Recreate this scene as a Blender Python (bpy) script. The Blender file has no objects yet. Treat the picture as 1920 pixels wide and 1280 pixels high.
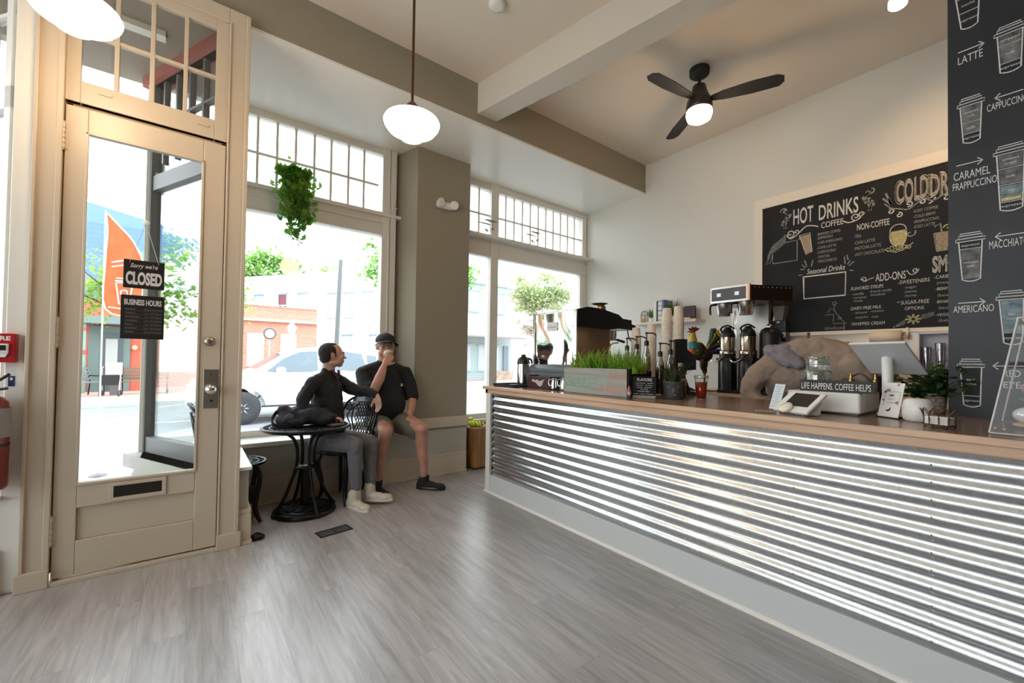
import bpy, bmesh, math, random
from mathutils import Vector, Matrix, noise
PI = math.pi
random.seed(7)
sc = bpy.context.scene
COL = sc.collection

# ------------------------------------------------------------------ materials
def _nt(name):
    m = bpy.data.materials.new(name); m.use_nodes = True
    nt = m.node_tree; nt.nodes.clear()
    out = nt.nodes.new('ShaderNodeOutputMaterial')
    return m, nt, out

def mat(name, col, rough=.5, metal=0., bump=0., bscale=40., var=0., vscale=6., spec=.5, coat=0., trans=0., emit=None, estr=0., sss=0., stretch=None):
    m, nt, out = _nt(name)
    p = nt.nodes.new('ShaderNodeBsdfPrincipled')
    c = (col[0], col[1], col[2], 1)
    p.inputs['Base Color'].default_value = c
    p.inputs['Roughness'].default_value = rough
    p.inputs['Metallic'].default_value = metal
    p.inputs['Specular IOR Level'].default_value = spec
    p.inputs['Coat Weight'].default_value = coat
    p.inputs['Transmission Weight'].default_value = trans
    if sss: p.inputs['Subsurface Weight'].default_value = sss; p.inputs['Subsurface Radius'].default_value = (.02, .008, .004)
    if emit: p.inputs['Emission Color'].default_value = (*emit, 1); p.inputs['Emission Strength'].default_value = estr
    tc = nt.nodes.new('ShaderNodeTexCoord')
    src = tc.outputs['Object']
    if stretch:
        mp = nt.nodes.new('ShaderNodeMapping'); mp.inputs['Scale'].default_value = stretch
        nt.links.new(src, mp.inputs['Vector']); src = mp.outputs['Vector']
    if var:
        n = nt.nodes.new('ShaderNodeTexNoise'); n.inputs['Scale'].default_value = vscale; n.inputs['Detail'].default_value = 5
        nt.links.new(src, n.inputs['Vector'])
        r = nt.nodes.new('ShaderNodeValToRGB')
        lo = [max(0, x * (1 - var)) for x in col]; hi = [min(1, x * (1 + var)) for x in col]
        r.color_ramp.elements[0].color = (*lo, 1); r.color_ramp.elements[1].color = (*hi, 1)
        r.color_ramp.elements[0].position = .3; r.color_ramp.elements[1].position = .7
        nt.links.new(n.outputs['Fac'], r.inputs['Fac']); nt.links.new(r.outputs['Color'], p.inputs['Base Color'])
    if bump:
        n = nt.nodes.new('ShaderNodeTexNoise'); n.inputs['Scale'].default_value = bscale; n.inputs['Detail'].default_value = 4
        nt.links.new(src, n.inputs['Vector'])
        b = nt.nodes.new('ShaderNodeBump'); b.inputs['Strength'].default_value = bump; b.inputs['Distance'].default_value = .01
        nt.links.new(n.outputs['Fac'], b.inputs['Height']); nt.links.new(b.outputs['Normal'], p.inputs['Normal'])
    nt.links.new(p.outputs[0], out.inputs[0])
    return m

def thin_glass(name, tint=(1, 1, 1), refl=.08, rough=0., k=.5):
    m, nt, out = _nt(name)
    t = nt.nodes.new('ShaderNodeBsdfTransparent'); t.inputs[0].default_value = (*tint, 1)
    g = nt.nodes.new('ShaderNodeBsdfGlossy'); g.inputs['Roughness'].default_value = rough
    mx = nt.nodes.new('ShaderNodeMixShader')
    lw = nt.nodes.new('ShaderNodeLayerWeight'); lw.inputs['Blend'].default_value = .25
    mr = nt.nodes.new('ShaderNodeMath'); mr.operation = 'MULTIPLY_ADD'; mr.inputs[1].default_value = k; mr.inputs[2].default_value = refl
    nt.links.new(lw.outputs['Fresnel'], mr.inputs[0]); nt.links.new(mr.outputs[0], mx.inputs['Fac'])
    nt.links.new(t.outputs[0], mx.inputs[1]); nt.links.new(g.outputs[0], mx.inputs[2])
    nt.links.new(mx.outputs[0], out.inputs[0])
    return m

def emis(name, col, s):
    m, nt, out = _nt(name)
    e = nt.nodes.new('ShaderNodeEmission'); e.inputs[0].default_value = (*col, 1); e.inputs[1].default_value = s
    nt.links.new(e.outputs[0], out.inputs[0]); return m

def floor_mat():
    m, nt, out = _nt('vinyl_planks')
    L = nt.links.new; N = nt.nodes.new
    p = N('ShaderNodeBsdfPrincipled'); tc = N('ShaderNodeTexCoord')
    mp = N('ShaderNodeMapping'); mp.inputs['Rotation'].default_value = (0, 0, PI / 2)
    L(tc.outputs['Object'], mp.inputs['Vector'])
    br = N('ShaderNodeTexBrick'); br.offset = .37; br.inputs['Scale'].default_value = 1
    br.inputs['Brick Width'].default_value = 1.22; br.inputs['Row Height'].default_value = .18
    br.inputs['Mortar Size'].default_value = .0012; br.inputs['Mortar Smooth'].default_value = .3
    br.inputs['Color1'].default_value = (.2, .2, .2, 1); br.inputs['Color2'].default_value = (.8, .8, .8, 1); br.inputs['Mortar'].default_value = (.1, .1, .1, 1)
    L(mp.outputs[0], br.inputs['Vector'])
    # long grain
    mg = N('ShaderNodeMapping'); mg.inputs['Scale'].default_value = (20, 1.6, 1)
    L(tc.outputs['Object'], mg.inputs['Vector'])
    ad = N('ShaderNodeVectorMath'); ad.operation = 'ADD'
    sc_ = N('ShaderNodeVectorMath'); sc_.operation = 'SCALE'; sc_.inputs['Scale'].default_value = 13
    L(br.outputs['Color'], sc_.inputs[0]); L(mg.outputs[0], ad.inputs[0]); L(sc_.outputs[0], ad.inputs[1])
    n1 = N('ShaderNodeTexNoise'); n1.inputs['Scale'].default_value = 1.6; n1.inputs['Detail'].default_value = 8; n1.inputs['Roughness'].default_value = .65; n1.inputs['Distortion'].default_value = .6
    L(ad.outputs[0], n1.inputs['Vector'])
    r = N('ShaderNodeValToRGB'); e = r.color_ramp.elements
    e[0].position = .3; e[0].color = (.27, .25, .245, 1); e[1].position = .72; e[1].color = (.50, .485, .485, 1)
    x = r.color_ramp.elements.new(.5); x.color = (.38, .362, .358, 1)
    L(n1.outputs['Fac'], r.inputs['Fac'])
    mx = N('ShaderNodeMix'); mx.data_type = 'RGBA'; mx.blend_type = 'MULTIPLY'; mx.inputs['Factor'].default_value = 1
    rr = N('ShaderNodeValToRGB'); rr.color_ramp.elements[0].position = .0; rr.color_ramp.elements[0].color = (.55, .55, .55, 1); rr.color_ramp.elements[1].position = .8; rr.color_ramp.elements[1].color = (1.1, 1.08, 1.08, 1)
    q = rr.color_ramp.elements.new(.15); q.color = (.88, .88, .88, 1)
    L(br.outputs['Color'], rr.inputs['Fac'])
    L(r.outputs[0], mx.inputs['A']); L(rr.outputs[0], mx.inputs['B']); L(mx.outputs['Result'], p.inputs['Base Color'])
    p.inputs['Roughness'].default_value = .31; p.inputs['Specular IOR Level'].default_value = .75
    b = N('ShaderNodeBump'); b.inputs['Strength'].default_value = .08; b.inputs['Distance'].default_value = .004
    L(n1.outputs['Fac'], b.inputs['Height']); L(b.outputs[0], p.inputs['Normal'])
    L(p.outputs[0], out.inputs[0]); return m

def wood_mat(name, c1, c2, rough=.35, axis='y', scale=9., coat=.0):
    m, nt, out = _nt(name); L = nt.links.new; N = nt.nodes.new
    p = N('ShaderNodeBsdfPrincipled'); p.inputs['Roughness'].default_value = rough; p.inputs['Coat Weight'].default_value = coat; p.inputs['Coat Roughness'].default_value = .15
    tc = N('ShaderNodeTexCoord'); mp = N('ShaderNodeMapping')
    mp.inputs['Scale'].default_value = {'y': (scale * 4, scale * .25, scale * 4), 'x': (scale * .25, scale * 4, scale * 4), 'z': (scale * 4, scale * 4, scale * .25)}[axis]
    L(tc.outputs['Object'], mp.inputs['Vector'])
    n = N('ShaderNodeTexNoise'); n.inputs['Scale'].default_value = 1; n.inputs['Detail'].default_value = 7; n.inputs['Distortion'].default_value = .8
    L(mp.outputs[0], n.inputs['Vector']); r = N('ShaderNodeValToRGB')
    r.color_ramp.elements[0].position = .32; r.color_ramp.elements[0].color = (*c1, 1); r.color_ramp.elements[1].position = .68; r.color_ramp.elements[1].color = (*c2, 1)
    L(n.outputs['Fac'], r.inputs['Fac']); L(r.outputs[0], p.inputs['Base Color'])
    b = N('ShaderNodeBump'); b.inputs['Strength'].default_value = .12; b.inputs['Distance'].default_value = .003
    L(n.outputs['Fac'], b.inputs['Height']); L(b.outputs[0], p.inputs['Normal']); L(p.outputs[0], out.inputs[0]); return m

def brick_mat(name, c1, c2, mortar, w=.2, h=.07, ms=.01, rough=.85, rot=(PI / 2, 0, 0), bump=.5, offset=.5):
    m, nt, out = _nt(name); L = nt.links.new; N = nt.nodes.new
    p = N('ShaderNodeBsdfPrincipled'); p.inputs['Roughness'].default_value = rough
    tc = N('ShaderNodeTexCoord'); mp = N('ShaderNodeMapping'); mp.inputs['Rotation'].default_value = rot
    L(tc.outputs['Object'], mp.inputs['Vector'])
    br = N('ShaderNodeTexBrick'); br.offset = offset; br.inputs['Scale'].default_value = 1; br.inputs['Brick Width'].default_value = w; br.inputs['Row Height'].default_value = h
    br.inputs['Mortar Size'].default_value = ms; br.inputs['Color1'].default_value = (*c1, 1); br.inputs['Color2'].default_value = (*c2, 1); br.inputs['Mortar'].default_value = (*mortar, 1)
    L(mp.outputs[0], br.inputs['Vector']); L(br.outputs['Color'], p.inputs['Base Color'])
    if bump:
        b = N('ShaderNodeBump'); b.inputs['Strength'].default_value = bump; b.inputs['Distance'].default_value = .01; b.invert = True
        L(br.outputs['Fac'], b.inputs['Height']); L(b.outputs[0], p.inputs['Normal'])
    L(p.outputs[0], out.inputs[0]); return m

def leaf_mat(name, c1, c2, rough=.5):
    m, nt, out = _nt(name); L = nt.links.new; N = nt.nodes.new
    d = N('ShaderNodeBsdfPrincipled'); d.inputs['Roughness'].default_value = rough
    t = N('ShaderNodeBsdfTranslucent'); mx = N('ShaderNodeMixShader'); mx.inputs[0].default_value = .5
    tc = N('ShaderNodeTexCoord'); n = N('ShaderNodeTexNoise'); n.inputs['Scale'].default_value = 7
    L(tc.outputs['Object'], n.inputs['Vector']); r = N('ShaderNodeValToRGB')
    r.color_ramp.elements[0].position = .35; r.color_ramp.elements[0].color = (*c1, 1); r.color_ramp.elements[1].position = .65; r.color_ramp.elements[1].color = (*c2, 1)
    L(n.outputs['Fac'], r.inputs['Fac']); L(r.outputs[0], d.inputs['Base Color']); L(r.outputs[0], t.inputs[0])
    L(d.outputs[0], mx.inputs[1]); L(t.outputs[0], mx.inputs[2]); L(mx.outputs[0], out.inputs[0]); return m

# ------------------------------------------------------------------ mesh builder
class MB:
    """collects shapes in world (or local) coordinates and links them as ONE mesh object"""
    def __init__(s): s.v = []; s.f = []; s.sm = []
    def add(s, vs, fs, smooth=False):
        o = len(s.v); s.v += [tuple(v) for v in vs]
        s.f += [tuple(i + o for i in f) for f in fs]; s.sm += [smooth] * len(fs); return s
    def box(s, x0, x1, y0, y1, z0, z1):
        if x0 > x1: x0, x1 = x1, x0
        if y0 > y1: y0, y1 = y1, y0
        if z0 > z1: z0, z1 = z1, z0
        v = [(x, y, z) for z in (z0, z1) for y in (y0, y1) for x in (x0, x1)]
        return s.add(v, [(0, 2, 3, 1), (4, 5, 7, 6), (0, 1, 5, 4), (2, 6, 7, 3), (0, 4, 6, 2), (1, 3, 7, 5)])
    def obox(s, c, sx, sy, sz, R=None):
        R = R or Matrix.Identity(3)
        c = Vector(c); v = [c + R @ Vector((x * sx / 2, y * sy / 2, z * sz / 2)) for z in (-1, 1) for y in (-1, 1) for x in (-1, 1)]
        return s.add(v, [(0, 2, 3, 1), (4, 5, 7, 6), (0, 1, 5, 4), (2, 6, 7, 3), (0, 4, 6, 2), (1, 3, 7, 5)])
    def hexa(s, b, t):   # two 4-rings
        return s.add(list(b) + list(t), [(3, 2, 1, 0), (4, 5, 6, 7), (0, 1, 5, 4), (1, 2, 6, 5), (2, 3, 7, 6), (3, 0, 4, 7)])
    def prism(s, poly, org, u, v, d, smooth=False):   # poly in (u,v), extruded along d
        org = Vector(org); u = Vector(u); v = Vector(v); d = Vector(d); n = len(poly)
        a = [org + u * p[0] + v * p[1] for p in poly]; b = [q + d for q in a]
        s.add(a + b, [tuple(range(n - 1, -1, -1)), tuple(range(n, 2 * n))])
        return s.add(a + b, [(i, (i + 1) % n, n + (i + 1) % n, n + i) for i in range(n)], smooth)
    def tube(s, pts, r, seg=10, closed=False, caps=True):
        P = [Vector(p) for p in pts]; n = len(P)
        rs = r if isinstance(r, (list, tuple)) else [r] * n
        T = []
        for i in range(n):
            a = P[(i - 1) % n] if (closed or i > 0) else P[i]; b = P[(i + 1) % n] if (closed or i < n - 1) else P[i]
            t = (b - a); T.append(t.normalized() if t.length > 1e-9 else Vector((0, 0, 1)))
        up = Vector((0, 0, 1)) if abs(T[0].z) < .9 else Vector((1, 0, 0))
        N = (up - T[0] * up.dot(T[0])).normalized(); vs = []
        for i in range(n):
            N = (N - T[i] * N.dot(T[i])); N = N.normalized() if N.length > 1e-6 else T[i].orthogonal().normalized()
            B = T[i].cross(N)
            for k in range(seg):
                a = 2 * PI * k / seg; vs.append(P[i] + (N * math.cos(a) + B * math.sin(a)) * rs[i])
        fs = []
        for i in range(n if closed else n - 1):
            j = (i + 1) % n
            for k in range(seg): fs.append((i * seg + k, i * seg + (k + 1) % seg, j * seg + (k + 1) % seg, j * seg + k))
        s.add(vs, fs, True)
        if caps and not closed:
            s.add(vs[:seg], [tuple(range(seg - 1, -1, -1))]); s.add(vs[-seg:], [tuple(range(seg))])
        return s
    def cyl(s, p0, p1, r0, r1=None, seg=24): return s.tube([p0, p1], [r0, r0 if r1 is None else r1], seg)
    def lathe(s, prof, c=(0, 0, 0), seg=32, R=None, smooth=True, caps=True, sx=1., sy=1.):
        c = Vector(c); R = R or Matrix.Identity(3); vs = []; n = len(prof)
        for r, z in prof:
            for k in range(seg):
                a = 2 * PI * k / seg; vs.append(c + R @ Vector((r * math.cos(a) * sx, r * math.sin(a) * sy, z)))
        fs = [(i * seg + k, i * seg + (k + 1) % seg, (i + 1) * seg + (k + 1) % seg, (i + 1) * seg + k) for i in range(n - 1) for k in range(seg)]
        s.add(vs, fs, smooth)
        if caps:
            if prof[0][0] > 1e-5: s.add(vs[:seg], [tuple(range(seg - 1, -1, -1))])
            if prof[-1][0] > 1e-5: s.add(vs[-seg:], [tuple(range(seg))])
        return s
    def ell(s, c, rx, ry, rz, R=None, nu=20, nv=12):
        prof = [(math.sin(PI * i / nv), -math.cos(PI * i / nv)) for i in range(nv + 1)]
        c = Vector(c); R = R or Matrix.Identity(3); vs = []
        for r, z in prof:
            for k in range(nu):
                a = 2 * PI * k / nu; vs.append(c + R @ Vector((r * math.cos(a) * rx, r * math.sin(a) * ry, z * rz)))
        return s.add(vs, [(i * nu + k, i * nu + (k + 1) % nu, (i + 1) * nu + (k + 1) % nu, (i + 1) * nu + k) for i in range(nv) for k in range(nu)], True)
    def torus(s, c, R0, r, axis=(0, 0, 1), seg=40, rs=8, a0=0., a1=2 * PI, ry=None):
        ax = Vector(axis).normalized(); u = ax.orthogonal().normalized(); v = ax.cross(u); c = Vector(c); full = abs(a1 - a0 - 2 * PI) < 1e-6
        if abs(ax.z) > .99: u = Vector((1, 0, 0)); v = Vector((0, 1, 0))
        n = seg if full else seg + 1
        pts = [c + u * math.cos(a0 + (a1 - a0) * i / seg) * R0 + v * math.sin(a0 + (a1 - a0) * i / seg) * (ry or R0) for i in range(n)]
        return s.tube(pts, r, rs, closed=full)
    def quad(s, a, b, c, d): return s.add([a, b, c, d], [(0, 1, 2, 3)])
    def ribbon(s, pts, w, org, u, v, n=None):  # flat chalk stroke; pts in the plane
        org = Vector(org); u = Vector(u); v = Vector(v)
        q = [Vector((p[0], p[1])) for p in pts]; L = []; Rr = []
        for i, p in enumerate(q):
            t = (q[min(i + 1, len(q) - 1)] - q[max(i - 1, 0)])
            t = t.normalized() if t.length > 1e-9 else Vector((1, 0)); m = Vector((-t.y, t.x)) * (w / 2)
            L.append(p + m); Rr.append(p - m)
        vs = [org + u * p.x + v * p.y for p in L + Rr]; k = len(q)
        return s.add(vs, [(i, i + 1, k + i + 1, k + i) for i in range(k - 1)])
    def build(s, name, m=None, parent=None, loc=None, bevel=0., bseg=2, subd=0, remesh=0., smooth=None, sfac=0, disp=None, solid=0., weld=False, mats=None):
        me = bpy.data.meshes.new(name); me.from_pydata([tuple(v) for v in s.v], [], s.f)
        if smooth is not None: me.polygons.foreach_set('use_smooth', [smooth] * len(me.polygons))
        else: me.polygons.foreach_set('use_smooth', s.sm)
        bm = bmesh.new(); bm.from_mesh(me)
        if not solid: bmesh.ops.recalc_face_normals(bm, faces=bm.faces)
        bm.to_mesh(me); bm.free()
        if m: me.materials.append(m)
        o = bpy.data.objects.new(name, me); COL.objects.link(o)
        if parent is not None:
            M = world_of(parent).inverted(); me.transform(M); o.parent = parent
        elif loc is not None:
            me.transform(Matrix.Translation(-Vector(loc))); o.location = loc
        if solid: md = o.modifiers.new('so', 'SOLIDIFY'); md.thickness = solid; md.offset = 0
        if remesh:
            md = o.modifiers.new('rm', 'REMESH'); md.mode = 'VOXEL'; md.voxel_size = remesh; md.use_smooth_shade = True
            md = o.modifiers.new('sm', 'SMOOTH'); md.factor = .5; md.iterations = sfac or 4
        if disp:
            tx = bpy.data.textures.new(name + '_fold', 'CLOUDS'); tx.noise_scale = disp[1]; tx.noise_depth = 2
            md = o.modifiers.new('dp', 'DISPLACE'); md.texture = tx; md.strength = disp[0]; md.mid_level = .5; md.texture_coords = 'LOCAL'
        if bevel: md = o.modifiers.new('bv', 'BEVEL'); md.width = bevel; md.segments = bseg; md.limit_method = 'ANGLE'; md.angle_limit = .6; md.harden_normals = False
        if subd: md = o.modifiers.new('sd', 'SUBSURF'); md.levels = subd; md.render_levels = subd
        return o

def split_build(mb, name, m, par, pad=.012):
    """one mesh per touching cluster of strokes"""
    n = len(mb.v); up_ = list(range(n))
    def fd(i):
        while up_[i] != i: up_[i] = up_[up_[i]]; i = up_[i]
        return i
    for f in mb.f:
        for i in f[1:]: up_[fd(f[0])] = fd(i)
    isl = {}
    for k, f in enumerate(mb.f): isl.setdefault(fd(f[0]), []).append(k)
    L = []
    for fs in isl.values():
        vs = [mb.v[i] for k in fs for i in mb.f[k]]
        L.append([fs, [min(v[a] for v in vs) - pad for a in range(3)], [max(v[a] for v in vs) + pad for a in range(3)]])
    ch = True
    while ch:
        ch = False
        for i in range(len(L)):
            for j in range(i + 1, len(L)):
                if all(L[i][1][a] <= L[j][2][a] and L[j][1][a] <= L[i][2][a] for a in range(3)):
                    L[i] = [L[i][0] + L[j][0], [min(L[i][1][a], L[j][1][a]) for a in range(3)], [max(L[i][2][a], L[j][2][a]) for a in range(3)]]; L.pop(j); ch = True; break
            if ch: break
    for fs, _, _ in L:
        q = MB()
        for k in fs: q.add([mb.v[i] for i in mb.f[k]], [tuple(range(len(mb.f[k])))], mb.sm[k])
        q.build(name, m, par)

_W = {}
def world_of(o):
    M = Matrix.LocRotScale(o.location, o.rotation_euler, o.scale) 
    if o.name in _W: M = _W[o.name]
    elif o.parent: M = world_of(o.parent) @ M
    return M

def tag(o, label=None, cat=None, group=None, kind=None):
    if label: o['label'] = label
    if cat: o['category'] = cat
    if group: o['group'] = group
    if kind: o['kind'] = kind
    return o
def thing(name, label, cat, loc=(0, 0, 0), rz=0., group=None):
    o = bpy.data.objects.new(name, None); COL.objects.link(o); o.empty_display_size = .05
    o.location = loc; o.rotation_euler = (0, 0, rz)
    return tag(o, label, cat, group)
def one(mb, name, m, label, cat, group=None, loc=None, **k):
    if loc is None:
        n = max(1, len(mb.v)); loc = (sum(v[0] for v in mb.v) / n, sum(v[1] for v in mb.v) / n, min(v[2] for v in mb.v))
    return tag(mb.build(name, m, loc=loc, **k), label, cat, group)
def struct(mb, name, m, parent=None, **k):
    o = mb.build(name, m, parent, **k)
    if parent is None: o['kind'] = 'structure'
    return o
def kids(o): return [c for c in bpy.data.objects if c.parent == o]
def dup(root, loc, rz=0., label=None, group=None, scale=None):
    def cp(o, par):
        c = o.copy(); COL.objects.link(c); c.parent = par
        for ch in kids(o): cp(ch, c)
        return c
    r = cp(root, None); r.location = loc; r.rotation_euler = (0, 0, rz)
    if scale: r.scale = (scale,) * 3
    if label: r['label'] = label
    if group: r['group'] = group
    return r

def text(mb, s, org, u, v, w=None, h=.1, align='l', bold=0., outline=0., font=None, spacing=1., shear=0.):
    """lettering lying in plane (u,v); h = cap height, w = total width"""
    cu = bpy.data.curves.new('t', 'FONT'); cu.body = s; cu.size = 1; cu.resolution_u = 3; cu.space_character = spacing; cu.shear = shear
    if outline: cu.fill_mode = 'NONE'; cu.bevel_depth = outline; cu.bevel_resolution = 0
    elif bold: cu.offset = bold
    o = bpy.data.objects.new('t', cu); COL.objects.link(o)
    bpy.context.view_layer.update()
    me = bpy.data.meshes.new_from_object(o.evaluated_get(bpy.context.evaluated_depsgraph_get()))
    vs = [x.co.copy() for x in me.vertices]; fs = [tuple(p.vertices) for p in me.polygons]
    bpy.data.objects.remove(o); bpy.data.curves.remove(cu); bpy.data.meshes.remove(me)
    if not vs: return
    x0 = min(p.x for p in vs); x1 = max(p.x for p in vs)
    cap = .72; sy = h / cap; sx = (w / (x1 - x0)) if w else sy
    if align == 'c': off = -(x1 - x0) * sx / 2
    else: off = 0
    org = Vector(org); u = Vector(u); v = Vector(v)
    n = u.cross(v)
    mb.add([org + u * ((p.x - x0) * sx + off) + v * (p.y * sy) + n * (p.z * sy * .5 + .0002) for p in vs], fs)

def spiral(c, r0, r1, a0, turns, n=24):
    return [(c[0] + (r0 + (r1 - r0) * i / n) * math.cos(a0 + turns * 2 * PI * i / n), c[1] + (r0 + (r1 - r0) * i / n) * math.sin(a0 + turns * 2 * PI * i / n)) for i in range(n + 1)]
def bez(p0, p1, p2, p3, n=10):
    P = [Vector(p) for p in (p0, p1, p2, p3)]
    return [P[0] * (1 - t) ** 3 + P[1] * 3 * t * (1 - t) ** 2 + P[2] * 3 * t * t * (1 - t) + P[3] * t ** 3 for t in [i / n for i in range(n + 1)]]
def cat(pts, n=6, closed=False):
    P = [Vector(p) for p in pts]; out = []; m = len(P)
    for i in range(m if closed else m - 1):
        a, b, c, d = P[(i - 1) % m] if (closed or i) else P[i], P[i], P[(i + 1) % m], P[(i + 2) % m] if (closed or i < m - 2) else P[(i + 1) % m]
        for k in range(n):
            t = k / n; out.append(.5 * ((2 * b) + (c - a) * t + (2 * a - 5 * b + 4 * c - d) * t * t + (3 * b - a - 3 * c + d) * t ** 3))
    if not closed: out.append(P[-1])
    return out
def rz(a): return Matrix.Rotation(a, 3, 'Z')
def rx(a): return Matrix.Rotation(a, 3, 'X')
def ry(a): return Matrix.Rotation(a, 3, 'Y')
def along(d, up=(0, 0, 1)):
    """rotation taking +Z to d"""
    return Vector(d).to_track_quat('Z', 'Y').to_matrix()
SKY = 4.4; EXPO = 0.45; LP = 9.5; LF = 9; LS = 32
# ------------------------------------------------------------------ camera
cam_d = bpy.data.cameras.new('camera'); cam_o = bpy.data.objects.new('camera', cam_d); COL.objects.link(cam_o)
cam_d.sensor_width = 36; cam_d.lens = 784.583 / 1920 * 36; cam_d.shift_y = 22.708 / 1920; cam_d.clip_end = 300; cam_d.clip_start = .05
yaw, pit, rol = [math.radians(a) for a in (37.33262, .98482, .84694)]
f_ = Vector((math.sin(yaw) * math.cos(pit), math.cos(yaw) * math.cos(pit), math.sin(pit)))
r_ = Vector((math.cos(yaw), -math.sin(yaw), 0)); u_ = r_.cross(f_)
rt = r_ * math.cos(rol) + u_ * math.sin(rol); up = -r_ * math.sin(rol) + u_ * math.cos(rol)
Mc = Matrix((rt, up, -f_)).transposed().to_4x4(); Mc.translation = (0, 0, 1.27)
cam_o.matrix_world = Mc; sc.camera = cam_o

# ------------------------------------------------------------------ shared materials
GREIGE = (.46, .43, .37)
M_wall = mat('greige_wall_paint', GREIGE, .55, bump=.04, bscale=180)
M_wallR = mat('greige_wall_paint_daylit', (.64, .63, .585), .5, bump=.04, bscale=180)  # lighter copy of the wall paint: window daylight put into the colour
M_wall_shade = mat('greige_wall_paint_shaded', (.30, .262, .198), .55, bump=.04, bscale=180)  # wall paint darkened: backlit shade of header and pillar is in the colour
M_ceil = mat('ceiling_paint', (.74, .65, .55), .6, bump=.05, bscale=120)
M_soff = mat('gloss_soffit_paint', (.80, .77, .70), .28, bump=.03, bscale=3)
M_cream = mat('cream_trim_paint', (.57, .48, .37), .32, bump=.05, bscale=25)
M_white = mat('white_trim_paint', (.78, .75, .69), .35, bump=.03, bscale=40)
M_glass = thin_glass('window_glass', (.97, .99, .98), .03)
M_floor = floor_mat()
M_black = mat('black_plastic', (.012, .012, .013), .35)
M_blackm = mat('black_matte', (.015, .015, .016), .7)
M_iron = mat('black_cast_iron', (.014, .014, .015), .32, .6, bump=.1, bscale=90)
M_steel = mat('brushed_steel', (.62, .61, .60), .22, 1.)
M_chrome = mat('polished_steel', (.75, .75, .76), .07, 1.)
M_brass = mat('aged_brass', (.55, .36, .14), .25, 1.)
M_nickel = mat('satin_nickel', (.42, .37, .32), .35, 1.)
M_bronze = mat('oiled_bronze', (.10, .045, .018), .3, .7)
M_greymetal = mat('dark_grey_window_metal', (.18, .175, .18), .5, .3)
M_redwood = mat('red_painted_wood', (.36, .09, .07), .6)
M_paper = mat('white_paper', (.8, .79, .76), .7)
M_wp = mat('white_plastic', (.78, .77, .74), .3)

# ------------------------------------------------------------------ room shell
XL, XR, YB = -3.2, 4.84, -5.2
b = MB().box(XL, XR, YB, 4.55, -.12, 0); struct(b, 'floor', M_floor)
b = MB().box(XR, XR + .15, YB, 4.66, -.15, 4.05); struct(b, 'wall_right', M_wallR)
b = MB().box(XL - .15, XR + .15, YB - .15, YB, -.15, 4.05); struct(b, 'wall_back', M_wall)
b = MB().box(XL - .15, XR + .15, YB - .15, 3.42, 3.95, 4.1); struct(b, 'ceiling', M_ceil)
# left wall with three tall openings
b = MB()
LW = [(-.5, 1.1), (1.3, 3.0)]
b.box(XL - .15, XL, YB, 4.66, -.15, .5).box(XL - .15, XL, YB, 4.66, 3.45, 4.05)
ys = [YB] + [y for w in LW for y in w] + [4.66]
for i in range(0, len(ys), 2): b.box(XL - .15, XL, ys[i], ys[i + 1], .5, 3.45)
struct(b, 'wall_left', M_wall)
for k, (y0, y1) in enumerate(LW):
    w = struct(MB().box(XL - .1, XL - .06, y0, y1, .5, .56).box(XL - .1, XL - .06, y0, y1, 3.39, 3.45).box(XL - .1, XL - .06, y0, y0 + .06, .5, 3.45).box(XL - .1, XL - .06, y1 - .06, y1, .5, 3.45).box(XL - .1, XL - .06, y0, y1, 2.6, 2.68), 'window_%d' % (k + 9), M_white)
    MB().box(XL - .085, XL - .079, y0 + .05, y1 - .05, .55, 3.4).build('glass', M_glass, w)
# header over the shop front, soffit under it
b = MB().box(XL, XR, 3.41, 4.66, 3.575, 4.1); struct(b, 'wall_front', M_wall_shade)
b = MB().box(XL, XR, 3.4105, 4.62, 3.556, 3.575); struct(b, 'ceiling.001', M_soff)
# slanted cross beam
def beam_x(y, l): return (2.139 - .1936 * (y - 3.415)) if l else (2.361 - .2016 * (y - 3.41))
b = MB().hexa([(beam_x(y, l), y, 3.657) for l, y in ((1, 3.41), (1, YB), (0, YB), (0, 3.41))], [(beam_x(y, l), y, 3.95) for l, y in ((1, 3.41), (1, YB), (0, YB), (0, 3.41))])
struct(b, 'beam', mat('beam_paint', (.60, .55, .47), .55))
# pillar between the two shop windows (splayed left cheek)
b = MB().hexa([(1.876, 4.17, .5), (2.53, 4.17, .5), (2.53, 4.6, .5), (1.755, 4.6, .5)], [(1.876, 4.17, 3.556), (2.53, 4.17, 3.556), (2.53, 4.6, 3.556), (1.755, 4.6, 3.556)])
struct(b, 'pillar', M_wall_shade)
# low bay walls, seat ledges, baseboards
b = MB().box(.14, 2.535, 4.17, 4.6, -.15, .5)
struct(b, 'wall_front.001', M_wall)
b = MB().box(.1, 1.876, 4.145, 4.52, .5, .54); struct(b, 'trim_1', M_white, bevel=.006)
b = MB().box(1.876, 2.545, 4.145, 4.175, .522, .636); struct(b, 'trim_2', M_cream, bevel=.006)
b = MB().box(2.535, XR, 4.42, 4.6, -.15, .5); struct(b, 'wall_front.002', M_wall)
b = MB().box(2.535, XR, 4.36, 4.53, .5, .54); struct(b, 'trim_3', M_white, bevel=.006)
def baseboard(pts, name, h=.20):
    b = MB()
    for (x0, x1, y0, y1) in pts:
        b.box(x0, x1, y0, y1, 0, h); b.box(x0 + .004 * (x1 - x0 > .1), x1, y0 + .006, y1, h, h + .035)
        b.box(x0, x1 + .006, y0 - .014, y1, 0, .025)
    return struct(b, name, M_cream, bevel=.004)
baseboard([(.33, 2.545, 4.148, 4.175), (2.52, 2.545, 4.148, 4.42)], 'baseboard_front')
baseboard([(2.545, XR, 4.395, 4.42)], 'baseboard_front_right')
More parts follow.
